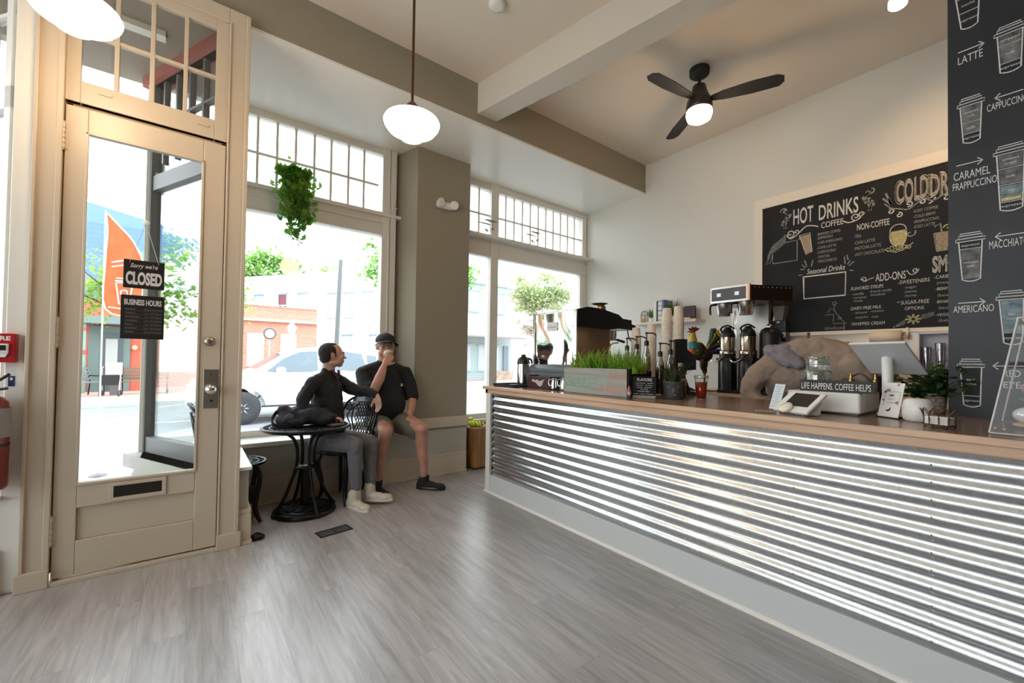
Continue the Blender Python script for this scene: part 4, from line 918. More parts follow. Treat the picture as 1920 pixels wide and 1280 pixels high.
MB().tube(cat([(3.42, 2.60, 1.60), (3.44, 2.60, 1.52), (3.50, 2.58, 1.44), (3.53, 2.57, 1.38)], 5), .006, 8).build('steam_wand', M_black, t)
MB().tube(cat([(3.15, 2.61, 1.24), (3.15, 2.605, 1.36), (3.17, 2.60, 1.44), (3.28, 2.60, 1.46)], 5), .007, 8).build('water_pipe', M_brass, t)
q = MB(); q.prism([(3.04 - .085, -.045), (3.04 + .0, -.045)] and [(-.072, -.03), (-.06, -.042), (.06, -.042), (.072, -.03), (.072, .03), (.06, .042), (-.06, .042), (-.072, .03)], (xm0 - .008, 2.93, 1.60), (0, 1, 0), (0, 0, 1), (-.002, 0, 0)); lb = q.build('badge', mat('badge_white', (.75, .74, .74), .5), t)
q = MB(); text(q, 'Cropped', (xm0 - .0105, 2.985, 1.588), (0, -1, 0), (0, 0, 1), .11, .022, shear=.3); q.build('lettering', mat('badge_ink', (.16, .13, .13), .6), lb)
MB().box(xm0 - .012, xm0 - .006, 2.66, 2.86, 1.592, 1.598).build('badge_rail', M_steel, t)
# copper creamer and saucer on the hood
t = thing('copper_jug', 'small copper jug under a dark saucer on top of the espresso machine', 'jug', (3.20, 2.75, 1.76))
MB().lathe([(.03, 0), (.045, .02), (.042, .05), (.036, .065)], (3.20, 2.75, 1.763), 24).build('jug_body', mat('rose_copper', (.45, .22, .14), .3, .8), t)
MB().lathe([(.02, 0), (.055, .006), (.085, .016), (.083, .018), (0, .01)], (3.18, 2.76, 1.828), 28).build('saucer', M_bronze, t)
# frothing pitchers
for x, y, r, h, lab in ((2.50, 2.67, .030, .105, 'slim steel milk pitcher under the espresso machine, nearer the wooden box'), (2.53, 2.578, .037, .11, 'wide steel milk pitcher under the espresso machine, beside the planter')):
    t = thing('milk_pitcher', lab, 'pitcher', (x, y, ZB), group='milk pitchers')
    MB().lathe([(r, .014), (r * 1.03, .04), (r * .85, h * .8), (r * .95, h)], (x, y, ZB), 28).build('pitcher_body', M_chrome, t)
    MB().lathe([(r * 1.02, 0), (r * 1.02, .014)], (x, y, ZB), 28).build('base_ring', M_black, t)
    MB().tube(cat([(x, y + r * .9, ZB + h * .85), (x - .01, y + r * 1.7, ZB + h * .8), (x - .01, y + r * 1.7, ZB + h * .4), (x, y + r, ZB + h * .3)], 5), .005, 8).build('handle', M_chrome, t)
# planter
t = thing('wooden_planter', 'long grey wooden planter box of bright grass with green and orange lettering', 'planter', (2.54, 2.18, ZB))
M_pl = wood_mat('weathered_grey_wood', (.24, .24, .22), (.38, .37, .34), .8, 'y', 6)
b = MB().box(2.452, 2.468, 1.855, 2.50, ZB, 1.222).box(2.64, 2.656, 1.855, 2.50, ZB, 1.222).box(2.468, 2.64, 2.484, 2.50, ZB, 1.222).box(2.468, 2.64, 1.87, 2.484, ZB, ZB + .02)
bx = b.build('planter_box', M_pl, t, bevel=.002)
MB().box(2.452, 2.656, 1.852, 1.868, ZB, 1.222).build('end_board', mat('dark_end_board', (.018, .010, .010), .6), t)  # end board near black, the other boards grey
MB().box(2.468, 2.64, 1.87, 2.484, 1.17, 1.195).build('soil', mat('soil', (.02, .014, .008), .95), t)
M_gl = mat('green_paint_lettering', (.24, .47, .33), .8); M_or = mat('orange_paint_lettering', (.55, .21, .11), .8)
def plt(s, y, z, w, h, m_): 
    q = MB(); text(q, s, (2.4512, y, z), (0, -1, 0), (0, 0, 1), w, h); q.build('lettering', m_, bx)
plt('REWILDCAFE', 2.475, 1.085, .30, .085, M_gl); plt('US', 2.13, 1.105, .065, .05, M_gl); plt('Curated', 2.03, 1.15, .15, .045, M_or); plt('PROUDLY', 2.05, 1.045, .17, .055, M_or); plt('A', 2.115, 1.055, .04, .055, M_or)
q = MB().prism([(0, 0), (.02, .012), (.10, .004), (.28, -.006), (.28, -.014), (.10, -.008), (.02, -.014)], (2.4512, 2.475, 1.062), (0, -1, 0), (0, 0, 1), (-.0005, 0, 0)); q.build('arrow_drawing', M_gl, bx)
random.seed(3); b = MB()
for k in range(430):
    x = random.uniform(2.475, 2.63); y = random.uniform(1.80, 2.48); L = random.uniform(.09, .24); a = random.uniform(0, 2 * PI); ln = random.uniform(.3, 1.3); w = random.uniform(.004, .008)
    d = Vector((math.cos(a), math.sin(a), 0)); s_ = Vector((-d.y, d.x, 0)); p = Vector((x, y, 1.19)); pts = []
    for i in range(5):
        f = i / 4; pts.append((p + Vector((0, 0, L * (f - .35 * ln * f * f))) + d * (L * ln * f * f * .8), w * (1 - f ** 2) + .0006))
    vs = [q_ + s_ * ww for q_, ww in pts] + [q_ - s_ * ww for q_, ww in pts]
    b.add(vs, [(i, i + 1, 6 + i, 5 + i) for i in range(4)])
b.build('grass', leaf_mat('bright_grass', (.15, .36, .03), (.38, .58, .08)), t)
b = MB()
for k in range(60):   # dry stems reaching left
    x = random.uniform(2.47, 2.60); y = random.uniform(1.75, 2.45); a = random.uniform(0, 2 * PI)
    b.tube([(x, y, 1.19), (x + .04 * math.cos(a), y + .04 * math.sin(a), 1.29), (x + .10 * math.cos(a), y + .10 * math.sin(a), 1.33)], .0011, 4)
b.tube([(2.47, 2.44, 1.20), (2.43, 2.50, 1.23), (2.40, 2.58, 1.235)], .0012, 4)
b.build('dry_stems', leaf_mat('olive_stems', (.25, .28, .08), (.35, .33, .14)), t)
# dark bin behind the planter
one(MB().box(2.67, 2.92, 1.98, 2.34, ZB, 1.21), 'storage_bin', mat('bin_black', (.012, .009, .010), .5), 'black storage bin on the counter behind the grass planter', 'bin', bevel=.01)
# gnome
t = thing('garden_gnome', 'tiny gnome figurine with a pointed hat at the planter corner', 'figurine', (2.39, 1.80, ZB))
MB().lathe([(.016, 0), (.017, .02), (.012, .038), (0, .04)], (2.39, 1.80, ZB), 16).build('gnome_body', mat('gnome_dark', (.05, .03, .03), .6), t)
MB().lathe([(.017, .034), (.012, .06), (.004, .085), (0, .09)], (2.39, 1.80, ZB), 16).build('hat', mat('gnome_hat', (.40, .16, .12), .6), t)
MB().ell((2.38, 1.79, ZB + .036), .011, .010, .014).build('beard', mat('gnome_beard', (.6, .5, .48), .8), t)
# flavours sign
t = thing('flavors_sign', 'small black tabletop sign headed FLAVORS in a wood foot', 'sign', (2.52, 1.79, ZB))
uu = Vector((math.cos(-1.02), math.sin(-1.02), 0)); nn = Vector((-uu.y, uu.x, 0)); vv = (Vector((0, 0, 1)) * .97 + nn * .22).normalized(); c = Vector((2.512, 1.765, ZB + .018)); w_, h_ = .155, .135
Rm_ = Matrix((uu, nn, uu.cross(nn))).transposed()
MB().obox(c + Vector((0, 0, -.008)), .15, .03, .02, Rm_).build('wood_foot', M_pl, t)
nf = uu.cross(vv)
bd2 = MB().hexa([c - uu * w_ / 2 + vv * 0, c + uu * w_ / 2, c + uu * w_ / 2 - nf * .004, c - uu * w_ / 2 - nf * .004], [c - uu * w_ / 2 + vv * h_, c + uu * w_ / 2 + vv * h_, c + uu * w_ / 2 + vv * h_ - nf * .004, c - uu * w_ / 2 + vv * h_ - nf * .004]).build('sign_board', M_slate, t)
def ft(s, x, y, w, h, m_=M_chalk, bold=0.):
    q = MB(); text(q, s, c + uu * x + vv * y + nf * .0012, uu, vv, w, h, bold=bold, align='c'); q.build('lettering', m_, bd2)
ft('FLAVORS', 0, .104, .10, .020, bold=.02); ft('cinnamon  vanilla', 0, .086, .115, .008); ft('caramel    hazelnut', 0, .071, .11, .008); ft('mocha   lavender', 0, .056, .10, .008); ft('chocolate', 0, .043, .05, .008); ft('* SUGAR FREE *', -.005, .026, .09, .010); ft('vanilla  caramel  hazelnut', -.005, .009, .13, .008)
# grey pot with face and spiky plant
t = thing('face_planter', 'dark grey pot with moulded features holding a spiky dark plant, beside the FLAVORS sign', 'potted plant', (2.68, 1.64, ZB))
MB().lathe([(.055, 0), (.062, .02), (.072, .115), (.075, .122), (.066, .122), (.06, .10), (0, .10)], (2.68, 1.64, ZB), 32).build('pot', mat('slate_pot', (.06, .065, .065), .5), t)
b = MB().ell((2.625, 1.61, ZB + .06), .010, .010, .02).ell((2.612, 1.64, ZB + .085), .006, .012, .006).ell((2.64, 1.59, ZB + .085), .006, .012, .006).ell((2.63, 1.605, ZB + .03), .006, .014, .006); b.build('moulded_face', mat('face_glaze', (.16, .12, .10), .35), t)
def spikes(cx, cy, cz, n, L0, L1, m_, par, name='foliage', w0=.006, spread=.9):
    b = MB()
    for k in range(n):
        L = random.uniform(L0, L1); a = random.uniform(0, 2 * PI); ln = random.uniform(.2, spread); d = Vector((math.cos(a), math.sin(a), 0)); s_ = Vector((-d.y, d.x, 0)); p = Vector((cx, cy, cz)) + d * random.uniform(0, .03); pts = []
        for i in range(5):
            f = i / 4; pts.append((p + Vector((0, 0, L * (f - .3 * ln * f * f))) + d * (L * ln * f), w0 * (1 - f) + .0008))
        vs = [q_ + s_ * ww for q_, ww in pts] + [q_ - s_ * ww for q_, ww in pts]; b.add(vs, [(i, i + 1, 6 + i, 5 + i) for i in range(4)])
    return b.build(name, m_, par)
spikes(2.68, 1.64, ZB + .09, 60, .10, .20, leaf_mat('dark_spiky_leaf', (.02, .05, .02), (.12, .16, .07)), t)
# syrup bottles with pumps
M_cb = mat('clear_bottle', (.55, .52, .50), .05, .1); M_cb = thin_glass('clear_bottle_glass', (.72, .70, .66), .2); M_syr = mat('pale_syrup', (.50, .44, .36), .25); M_syd = mat('dark_syrup', (.10, .045, .02), .2)
def syrup(x, y, ztop, m_s, a, label):
    t = thing('syrup_bottle', label, 'bottle', (x, y, ZB), group='pump syrup bottles behind the planter'); h = ztop - ZB; hb = h - .10
    MB().lathe([(.037, .002), (.037, hb * .62), (.031, hb * .76), (.016, hb * .93), (.015, hb)], (x, y, ZB), 24).build('bottle_body', M_cb, t)
    MB().lathe([(.033, .006), (.033, hb * .60), (.027, hb * .74), (0, hb * .75)], (x, y, ZB), 20).build('syrup_fill', m_s, t)
    b = MB().lathe([(.019, hb - .015), (.019, hb + .02), (.011, hb + .03)], (x, y, ZB), 16).cyl((x, y, ZB + hb + .02), (x, y, ZB + h - .012), .005, seg=10).lathe([(.011, h - .018), (.013, h - .004), (0, h)], (x, y, ZB), 14)
    d = Vector((math.cos(a), math.sin(a), 0)); p = Vector((x, y, ZB + h - .010)); b.tube([p, p + d * .035 + Vector((0, 0, .002)), p + d * .065 + Vector((0, 0, -.004)), p + d * .078 + Vector((0, 0, -.018))], .0055, 8)
    b.build('pump', M_black, t)
for x, y, z, m_, lab in ((3.02, 2.30, 1.49, M_syr, 'clear syrup bottle with black pump, nearest the espresso machine'), (3.0, 2.185, 1.50, M_syr, 'clear syrup bottle with black pump, second from the espresso machine'), (2.98, 2.075, 1.525, M_syr, 'clear syrup bottle whose black pump stands tallest of the row'), (2.96, 1.935, 1.435, M_syd, 'dark syrup bottle with low black pump in front of the paper cup stacks'), (2.93, 1.825, 1.45, M_syd, 'dark syrup bottle with long black spout, last of the row beside the brown bottle')):
    syrup(x, y, z, m_, -.7, lab)
# brown bottle
t = thing('brown_bottle', 'dark brown glass bottle with cream and orange labels beside the face planter', 'bottle', (2.86, 1.70, ZB))
MB().lathe([(.040, 0), (.042, .12), (.036, .16), (.016, .20), (.015, .235), (0, .236)], (2.86, 1.70, ZB), 28).build('bottle_body', mat('brown_glass', (.05, .014, .008), .12, coat=.3), t)
MB().lathe([(.0425, .035), (.0427, .075)], (2.86, 1.70, ZB), 28, caps=False).build('front_label', mat('orange_label', (.35, .14, .05), .6), t)
MB().lathe([(.0425, .085), (.0425, .12), (.039, .14)], (2.86, 1.70, ZB), 28, caps=False).build('neck_label', mat('cream_label', (.50, .40, .33), .6), t)
MB().lathe([(.017, .225), (.017, .25), (0, .252)], (2.86, 1.70, ZB), 20).build('cap', mat('cork_tan', (.30, .28, .20), .7), t)
# inverted paper cups, each cup a thing
M_cup = mat('kraft_white_cup', (.72, .62, .52), .6)
def cup0(x, y, z, lab, grp):
    b = MB().lathe([(.045, 0), (.0455, .004), (.043, .006), (.033, .108), (.031, .110), (0, .108)], (x, y, z), 28)
    return one(b, 'paper_cup', M_cup, lab, 'cup', grp, loc=(x, y, z))
first = None
for si, (x, y, z0, n, sp_, lab) in enumerate(((3.16, 2.31, ZB, 22, .0215, 'paper cup in the inverted stack nearest the espresso machine'), (3.17, 2.16, ZB, 23, .0215, 'paper cup in the second inverted stack from the espresso machine'), (3.13, 1.985, ZB, 30, .0205, 'paper cup in the tall inverted stack just left of the tallest'), (3.17, 1.905, ZB, 31, .0202, 'paper cup in the tallest inverted stack beside the black grinder'))):
    for k in range(n):
        if first is None: first = cup0(x, y, z0, lab, 'stack %d' % (si + 1)); o = first
        else: o = first.copy(); COL.objects.link(o); o.location = (x, y, z0 + k * sp_); o['label'] = lab
        o['group'] = ('paper cups stacked nearest the espresso machine', 'paper cups in the second stack', 'paper cups in the third stack', 'paper cups in the tallest stack')[si]
# grinder
t = thing('coffee_grinder', 'black coffee grinder in profile between the paper cups and the rooster', 'grinder', (3.34, 1.95, ZB))
uu = Vector((.68, -.60, 0)); dd = Vector((.66, .75, 0)) * .05; o_ = Vector((3.015, 1.835, 0))
MB().prism([(0, 1.05), (0, 1.46), (.10, 1.46), (.10, 1.38), (.175, 1.32), (.175, 1.22), (.10, 1.215), (.085, 1.17), (.12, 1.08), (.125, 1.05)], o_, uu, (0, 0, 1), dd).build('grinder_body', mat('grinder_black', (.007, .006, .007), .4), t, bevel=.006)
MB().prism([(-.01, ZB), (-.01, 1.05), (.16, 1.05), (.19, ZB + .01), (.19, ZB)], o_, uu, (0, 0, 1), dd).build('grinder_base', M_black, t, bevel=.004)
MB().prism([(.10, 1.055), (.10, 1.09), (.15, 1.075), (.17, 1.055)], o_, uu, (0, 0, 1), dd).build('grounds_tray', mat('oxblood', (.10, .01, .015), .4), t)
# iced tea
t = thing('iced_drink', 'clear plastic cup of red iced tea with a flat lid on the counter', 'drink', (2.84, 1.53, ZB))
MB().lathe([(.030, 0), (.031, .003), (.0435, .145), (.045, .150)], (2.84, 1.53, ZB), 32, caps=False).build('cup_wall', thin_glass('clear_plastic', (.95, .93, .92), .08), t)
M_tea = mat('red_tea', (.34, .022, .006), .08, coat=.4); MB().lathe([(0, .003), (.029, .004), (.0395, .118), (0, .119)], (2.84, 1.53, ZB), 32).build('tea', M_tea, t)
MB().lathe([(.046, .146), (.048, .152), (.046, .164), (.040, .166), (0, .166)], (2.84, 1.53, ZB), 32).build('lid', thin_glass('clear_lid', (.85, .86, .86), .25), t)
# payment terminal
def plate(c, yaw, tilt, w, h, th):
    u = Vector((math.cos(yaw), math.sin(yaw), 0)); n0 = Vector((-math.sin(yaw), math.cos(yaw), 0)); v = Vector((0, 0, 1)) * math.cos(tilt) + n0 * math.sin(tilt); n = u.cross(v); c = Vector(c)
    def q(mb, x0, x1, y0, y1, z0, z1): 
        f = lambda x, y, z: c + u * x + v * y + n * z
        mb.hexa([f(x0, y0, z0), f(x1, y0, z0), f(x1, y1, z0), f(x0, y1, z0)], [f(x0, y0, z1), f(x1, y0, z1), f(x1, y1, z1), f(x0, y1, z1)]); return mb
    return q, (lambda x, y, z=0: c + u * x + v * y + n * z), u, v, n
t = thing('payment_terminal', 'white angled card payment terminal with a dark screen facing the customer', 'payment terminal', (2.45, .81, ZB))
q, F, u, v, n = plate((2.45, .809, 1.085), -2.033, .899, .207, .148, .01)
# viewer side is -n or +n ; pick the side facing the camera
s_ = 1 if (Vector((0, 0, 1.27)) - Vector((2.45, .809, 1.085))).dot(n) > 0 else -1
q(MB(), -.1035, .1035, -.074, .074, -s_ * .014, 0).build('terminal_body', M_wp, t, bevel=.005, bseg=3)
q(MB(), -.062, .078, -.035, .062, 0, s_ * .0012).build('screen', mat('dark_screen', (.025, .022, .022), .12), t)
b = MB(); f0 = [F(-.10, -.07), F(.10, -.07), F(.085, .06), F(-.085, .06)]
b.hexa([(p.x, p.y, ZB) for p in (f0[0] * .82 + f0[2] * .18, f0[1] * .82 + f0[3] * .18, f0[2], f0[3])], [p - n * s_ * .013 for p in f0]); b.build('terminal_foot', M_wp, t, bevel=.008)
t2 = MB().lathe([(.032, 0), (.034, .010), (.030, .016), (0, .018)], F(-.02, -.062, s_ * .003), 28, Matrix((u, v, n * s_)).transposed() if s_ > 0 else Matrix((u, -v, -n)).transposed()); t2.build('card_reader', mat('cream_plastic', (.85, .78, .64), .3), t)
one(MB().obox((2.395, .94, ZB + .004), .07, .09, .008, rz(.5)), 'coaster', mat('coaster_tan', (.30, .24, .19), .6), 'flat tan coaster tucked under the payment terminal', 'coaster')
# receipt
t = thing('receipt_card', 'small pale card standing upright behind the payment terminal', 'card', (2.60, .97, ZB))
q, F, u, v, n = plate((2.585, .955, 1.093), -1.9, .35, .07, .145, .002); rc = q(MB(), -.03, .03, -.073, .073, -.001, .001).build('card_sheet', mat('pale_blue_paper', (.62, .68, .72), .6), t)
b = MB()
for k in range(9): q(b, -.022 + .008 * (k % 2), .022 - .006 * (k % 3), .055 - k * .014, .058 - k * .014, -.0014, .0014)
b.build('print', mat('grey_print', (.3, .33, .36), .7), rc)
# white stand, sign, jar, monitor
t = thing('register_stand', 'white boxy register stand carrying the tablet monitor', 'register', (2.8, .75, ZB))
MB().box(2.62, 2.99, .60, .92, ZB + .008, 1.133).build('stand_body', M_wp, t, bevel=.01, bseg=3)
MB().box(2.63, 2.98, .61, .91, ZB, ZB + .01).build('stand_foot', M_black, t)
t = thing('tablet_monitor', 'light grey tablet monitor seen from behind on a curved arm', 'monitor', (2.93, .56, ZB))
q, F, u, v, n = plate((2.862, .547, 1.306), -1.869, -.879, .248, .242, .01)
s_ = 1 if (Vector((0, 0, 1.27)) - Vector((2.862, .547, 1.306))).dot(n) > 0 else -1
M_mg = mat('monitor_grey', (.52, .53, .55), .35)
q(MB(), -.124, .124, -.121, .121, -s_ * .012, 0).build('monitor_back', M_mg, t, bevel=.004)
q(MB(), -.124, .124, .121, .123, -s_ * .012, 0).build('top_edge', M_wp, t); q(MB(), -.116, .116, -.11, .11, -s_ * .0135, -s_ * .012).build('screen', M_black, t)
qa = Vector((2.822, .535, 1.22))
MB().tube(cat([F(0, .0, -s_ * .004), Vector((2.835, .539, 1.275)), qa, Vector((qa.x, qa.y, 1.12)), Vector((qa.x, qa.y, ZB + .01))], 6), [.023] * 25, 20).build('monitor_arm', M_wp, t)
MB().lathe([(.045, 0), (.043, .012), (.03, .016)], (qa.x, qa.y, ZB), 28).build('arm_foot', M_wp, t)
t = thing('motto_sign', 'black block sign reading LIFE HAPPENS. COFFEE HELPS on the register stand', 'sign', (2.645, .70, 1.134))
sg = MB().box(2.628, 2.668, .545, .862, 1.134, 1.192).build('sign_block', mat('motto_black', (.022, .018, .016), .6), t)
q = MB(); text(q, 'LIFE HAPPENS. COFFEE HELPS', (2.6272, .852, 1.145), (0, -1, 0), (0, 0, 1), .292, .034, bold=.0); q.build('lettering', M_paper, sg)
M_jar = thin_glass('ribbed_jar_glass', (.80, .86, .83), .22, .05)
t = thing('glass_jar', 'two-tier ribbed clear glass jar behind the LIFE HAPPENS sign', 'jar', (2.80, .83, 1.134))
def ribbed(r0, z0, z1, nseg=72, c=(2.80, .83, 0)):
    b = MB(); vs = []; zz = [(z0, .96), (z0 + .008, 1.), (z1 - .008, 1.), (z1, .93)]
    for z, s in zz:
        for k in range(nseg): a = 2 * PI * k / nseg; r = r0 * s * (1 + .02 * math.cos(24 * a)); vs.append((c[0] + r * math.cos(a), c[1] + r * math.sin(a), z))
    b.add(vs, [(i * nseg + k, i * nseg + (k + 1) % nseg, (i + 1) * nseg + (k + 1) % nseg, (i + 1) * nseg + k) for i in range(3) for k in range(nseg)], True); return b
ribbed(.066, 1.136, 1.240).build('lower_jar', M_jar, t); ribbed(.052, 1.242, 1.312).build('upper_jar', M_jar, t)
MB().lathe([(.053, .306), (.055, .312), (.05, .320), (0, .321)], (2.80, .83, 1.0), 32).lathe([(.067, .232), (.05, .244)], (2.80, .83, 1.0), 32, caps=False).torus((2.80, .83, 1.275), .0525, .003, seg=40).build('glass_lid', M_jar, t)
# gold-tipped bottles
for x, y, lab in ((3.12, .757, 'dark bottle with a gold pump tip, behind the middle of the LIFE HAPPENS sign'), (3.08, .636, 'dark bottle with a gold pump tip, beside the monitor arm')):
    t = thing('gold_tip_bottle', lab, 'bottle', (x, y, ZB), group='gold tipped bottles')
    MB().lathe([(.026, 0), (.027, .10), (.012, .14), (.011, .155)], (x, y, ZB), 20).build('bottle_body', mat('amber_dark', (.06, .02, .01), .15), t)
    MB().lathe([(.011, .15), (.012, .165), (.006, .17), (.009, .182), (.005, .19), (.006, .20), (0, .208)], (x, y, ZB), 14).build('gold_tip', M_brass, t)
b = MB().tube(cat([(3.2, .78, 1.20), (3.15, .72, 1.225), (3.10, .67, 1.19), (3.05, .63, 1.13), (3.04, .62, ZB + .01)], 6), .005, 8)
one(b, 'power_cable', M_black, 'black cable arching behind the LIFE HAPPENS sign', 'cable')
# flower card
t = thing('menu_card', 'white card with pink flowers and small print in a holder beside the white vase', 'card', (2.69, .50, ZB))
q, F, u, v, n = plate((2.693, .498, 1.108), -2.125, .232, .10, .17, .002); s_ = 1 if (Vector((0, 0, 1.27)) - Vector((2.69, .5, 1.11))).dot(n) > 0 else -1
cs = q(MB(), -.05, .05, -.084, .084, -.001, .001).build('card_sheet', M_paper, t); z_ = s_ * .0016
b = MB()
for a_, c_ in (((-.032, .04), .036), ((.038, .038), .036)): q(b, a_[0] - .0006, a_[0] + .0006, -.03, a_[1], s_ * .001, z_)
q(b, -.032, .038, .04, .0412, s_ * .001, z_); b.ell(F(.0, .022, z_), .010, .010, .004)
b.build('card_border', mat('grey_ink', (.12, .12, .12), .7), cs)
for i, (fx_, fy_, r_f, cc) in enumerate(((-.026, .045, .007, 1), (-.034, .038, .006, 0), (-.018, .048, .007, 1), (-.036, -.002, .006, 2), (.03, -.012, .008, 1), (.022, .075, .006, 1))):
    MB().ell(F(fx_, fy_, z_), r_f, r_f, .002, Matrix((u, v, n)).transposed()).build('flower_print', mat('flower_%d' % i, ((.12, .10, .10), (.48, .20, .24), (.22, .22, .18))[cc], .7), cs)
for s_t, y_ in (('GIFT', .0), ('CARDS', -.017)):
    qb = MB(); text(qb, s_t, F(.002, y_, z_), u, v, .036, .008, align='c'); qb.build('lettering', mat('card_ink', (.25, .23, .23), .7), cs)
MB().prism([(-.02, -.052), (-.008, -.05), (.0, -.045), (.006, -.036), (.006, -.05), (-.004, -.058)], F(0, 0, s_ * .001), u, v, n * s_ * .001).build('bird_logo', M_black, cs)
MB().obox((2.70, .505, ZB + .004), .03, .11, .008, rz(-.5)).build('card_holder', M_blackm, t)
# vase and plants
one(MB().lathe([(.040, 0), (.050, .008), (.054, .035), (.054, .065), (.048, .092), (.035, .103), (0, .105)], (2.645, .398, ZB), 36), 'white_vase', M_wp, 'rounded glossy white vase on the counter beside the flower card', 'vase', loc=(2.645, .398, ZB))
t = thing('potted_plant', 'bushy dark green plant in a pale patterned pot on the counter', 'potted plant', (3.212, .422, ZB))
MB().lathe([(.048, 0), (.056, .10), (.058, .105), (.05, .105), (.045, .09), (0, .09)], (3.212, .422, ZB), 32).build('pot', brick_mat('patterned_pot', (.60, .52, .45), (.50, .42, .36), (.32, .26, .22), .02, .02, .002, .6), t)
random.seed(11); b = MB(); st_ = MB()
for k in range(46):
    a = random.uniform(0, 2 * PI); e = random.uniform(.1, 1.25); L = random.uniform(.12, .235); d = Vector((math.cos(a) * math.cos(e), math.sin(a) * math.cos(e), math.sin(e)))
    p0 = Vector((3.212, .422, ZB + .085)); st_.tube([p0, p0 + d * L * .5 + Vector((0, 0, .02)), p0 + d * L], .0015, 5)
    for j in range(13):
        f = .25 + .75 * j / 12; c = p0 + d * L * f + Vector([random.uniform(-.022, .022) for _ in range(3)]); r = random.uniform(.012, .021); R = Matrix.Rotation(random.uniform(0, 6.28), 3, 'Z') @ Matrix.Rotation(random.uniform(-1.1, 1.1), 3, 'X')
        b.add([c + R @ Vector((r * math.cos(i * PI / 3), r * .8 * math.sin(i * PI / 3), .002 * (i % 2))) for i in range(6)], [tuple(range(6))])
b.build('foliage', leaf_mat('dark_round_leaf', (.015, .05, .012), (.10, .20, .05)), t); st_.build('stems', mat('stem_green', (.05, .08, .02), .7), t)
# wire basket of cards
t = thing('wire_basket', 'small scalloped black wire basket of white cards at the counter edge', 'basket', (2.43, .30, ZB))
b = MB(); R = rz(-.35); rw, rd = .050, .036
E_ = lambda a, z, s=1.: Vector((2.435, .302, z)) + R @ Vector((rd * s * math.cos(a), rw * s * math.sin(a), 0))
for z in (ZB + .012,): b.tube([E_(2 * PI * k / 40, z) for k in range(40)], .002, 6, closed=True)
N_ = 10
for k in range(N_):
    a = 2 * PI * k / N_; w = 2 * PI / N_
    b.tube(cat([E_(a - w * .5, ZB + .012), E_(a - w * .55, ZB + .04), E_(a - w * .3, ZB + .065, 1.12), E_(a, ZB + .076, 1.22), E_(a + w * .3, ZB + .065, 1.12), E_(a + w * .55, ZB + .04), E_(a + w * .5, ZB + .012)], 4), .0015, 5)
for a in (.8, 2.4, 3.9, 5.5): b.ell(E_(a, ZB + .005), .005, .005, .005, nu=10, nv=8)
b.build('wire_frame', M_bronze, t)
Mcard = mat('white_card', (.82, .80, .78), .7)
for k in range(5): one(MB().obox((2.435, .302, ZB + .018 + k * .0062), .045, .074, .0045, rz(-.35)), 'business_card', Mcard, 'white card lying in the scalloped wire basket', 'card', 'white cards in the wire basket')
# acrylic pastry case
t = thing('pastry_case', 'clear acrylic pastry case with slanted side at the right end of the view', 'display case', (2.65, -.1, ZB))
M_ac = thin_glass('acrylic', (.93, .92, .91), .02, k=.12); M_ed = mat('acrylic_edge', (.55, .52, .50), .2)
ya, yb_ = .165, -.75
ZT_ = 1.46; yt = .095
c8 = [(2.41, ya, ZB + .003), (3.0, ya, ZB + .003), (3.0, yb_, ZB + .003), (2.41, yb_, ZB + .003), (2.46, yt, ZT_), (2.96, yt, ZT_), (2.96, yb_, ZT_), (2.46, yb_, ZT_)]
b = MB()
for f in ((0, 1, 5, 4), (0, 4, 7, 3), (4, 5, 6, 7), (3, 2, 6, 7)): b.quad(*[c8[i] for i in f])
b.build('acrylic_panels', M_ac, t)
b = MB()
for i, j in ((0, 4), (4, 5), (1, 5), (0, 3), (4, 7), (3, 7), (7, 6)): b.tube([c8[i], c8[j]], .004, 6)
b.build('polished_edge', M_ed, t)
MB().box(2.42, 2.99, yb_, ya - .005, ZB, ZB + .004).build('case_floor', M_ac, t); 
b = MB()
for p in ((2.44, .15, 1.04), (2.47, .13, 1.035), (2.48, .095, 1.44)): b.ell(p, .007, .007, .007, nu=10, nv=8)
b.build('case_screw', M_brass, t)
for i, (x, y, z, sx_, sy_, sz_, m_, lab) in enumerate(((2.74, .075, ZB + .055, .055, .05, .035, mat('cling_film', (.75, .77, .80), .12, .3, bump=.9, bscale=30), 'film-wrapped pale bun low in the acrylic pastry case'), (2.74, .06, ZB + .015, .07, .065, .012, mat('tan_cake', (.55, .36, .18), .7), 'flat tan pastry lying under the film-wrapped bun'), (2.80, .065, ZB + .165, .06, .04, .03, mat('mauve_icing', (.35, .22, .22), .5), 'mauve iced pastry on the upper level of the acrylic case'))):
    one(MB().ell((x, y, z), sx_, sy_, sz_), 'pastry', m_, lab, 'pastry')
one(MB().box(2.70, 2.94, -.4, .105, 1.14, 1.146), 'case_shelf', M_ac, 'clear inner shelf standing in the acrylic pastry case', 'shelf')
# ------------------------------------------------------------------ back counter: brewer, servers, grinder, rooster
ZC = .986
t = thing('coffee_brewer', 'twin stainless coffee brewer with two steel funnels over the servers', 'coffee maker', (4.2, 1.8, ZC))
A, B_, C, D_ = (3.97, 2.04), (3.97, 1.70), (4.34, 1.48), (4.45, 2.05)
b = MB().hexa([(*p, 1.85) for p in (A, B_, C, D_)], [(*p, 1.99) for p in (A, B_, C, D_)]); b.build('brewer_head', mat('brewer_dark', (.018, .008, .006), .25), t)
MB().box(3.962, 3.972, 1.70, 2.045, 1.848, 1.995).build('front_frame', M_steel, t); MB().box(3.958, 3.963, 1.722, 2.035, 1.866, 1.978).build('control_panel', mat('panel_grey', (.085, .085, .095), .35), t)
for y in (1.80, 1.965):
    s_ = MB().box(3.955, 3.959, y - .018, y + .018, 1.905, 1.937).build('display', emis('lit_display', (.75, .82, 1), .7), t)
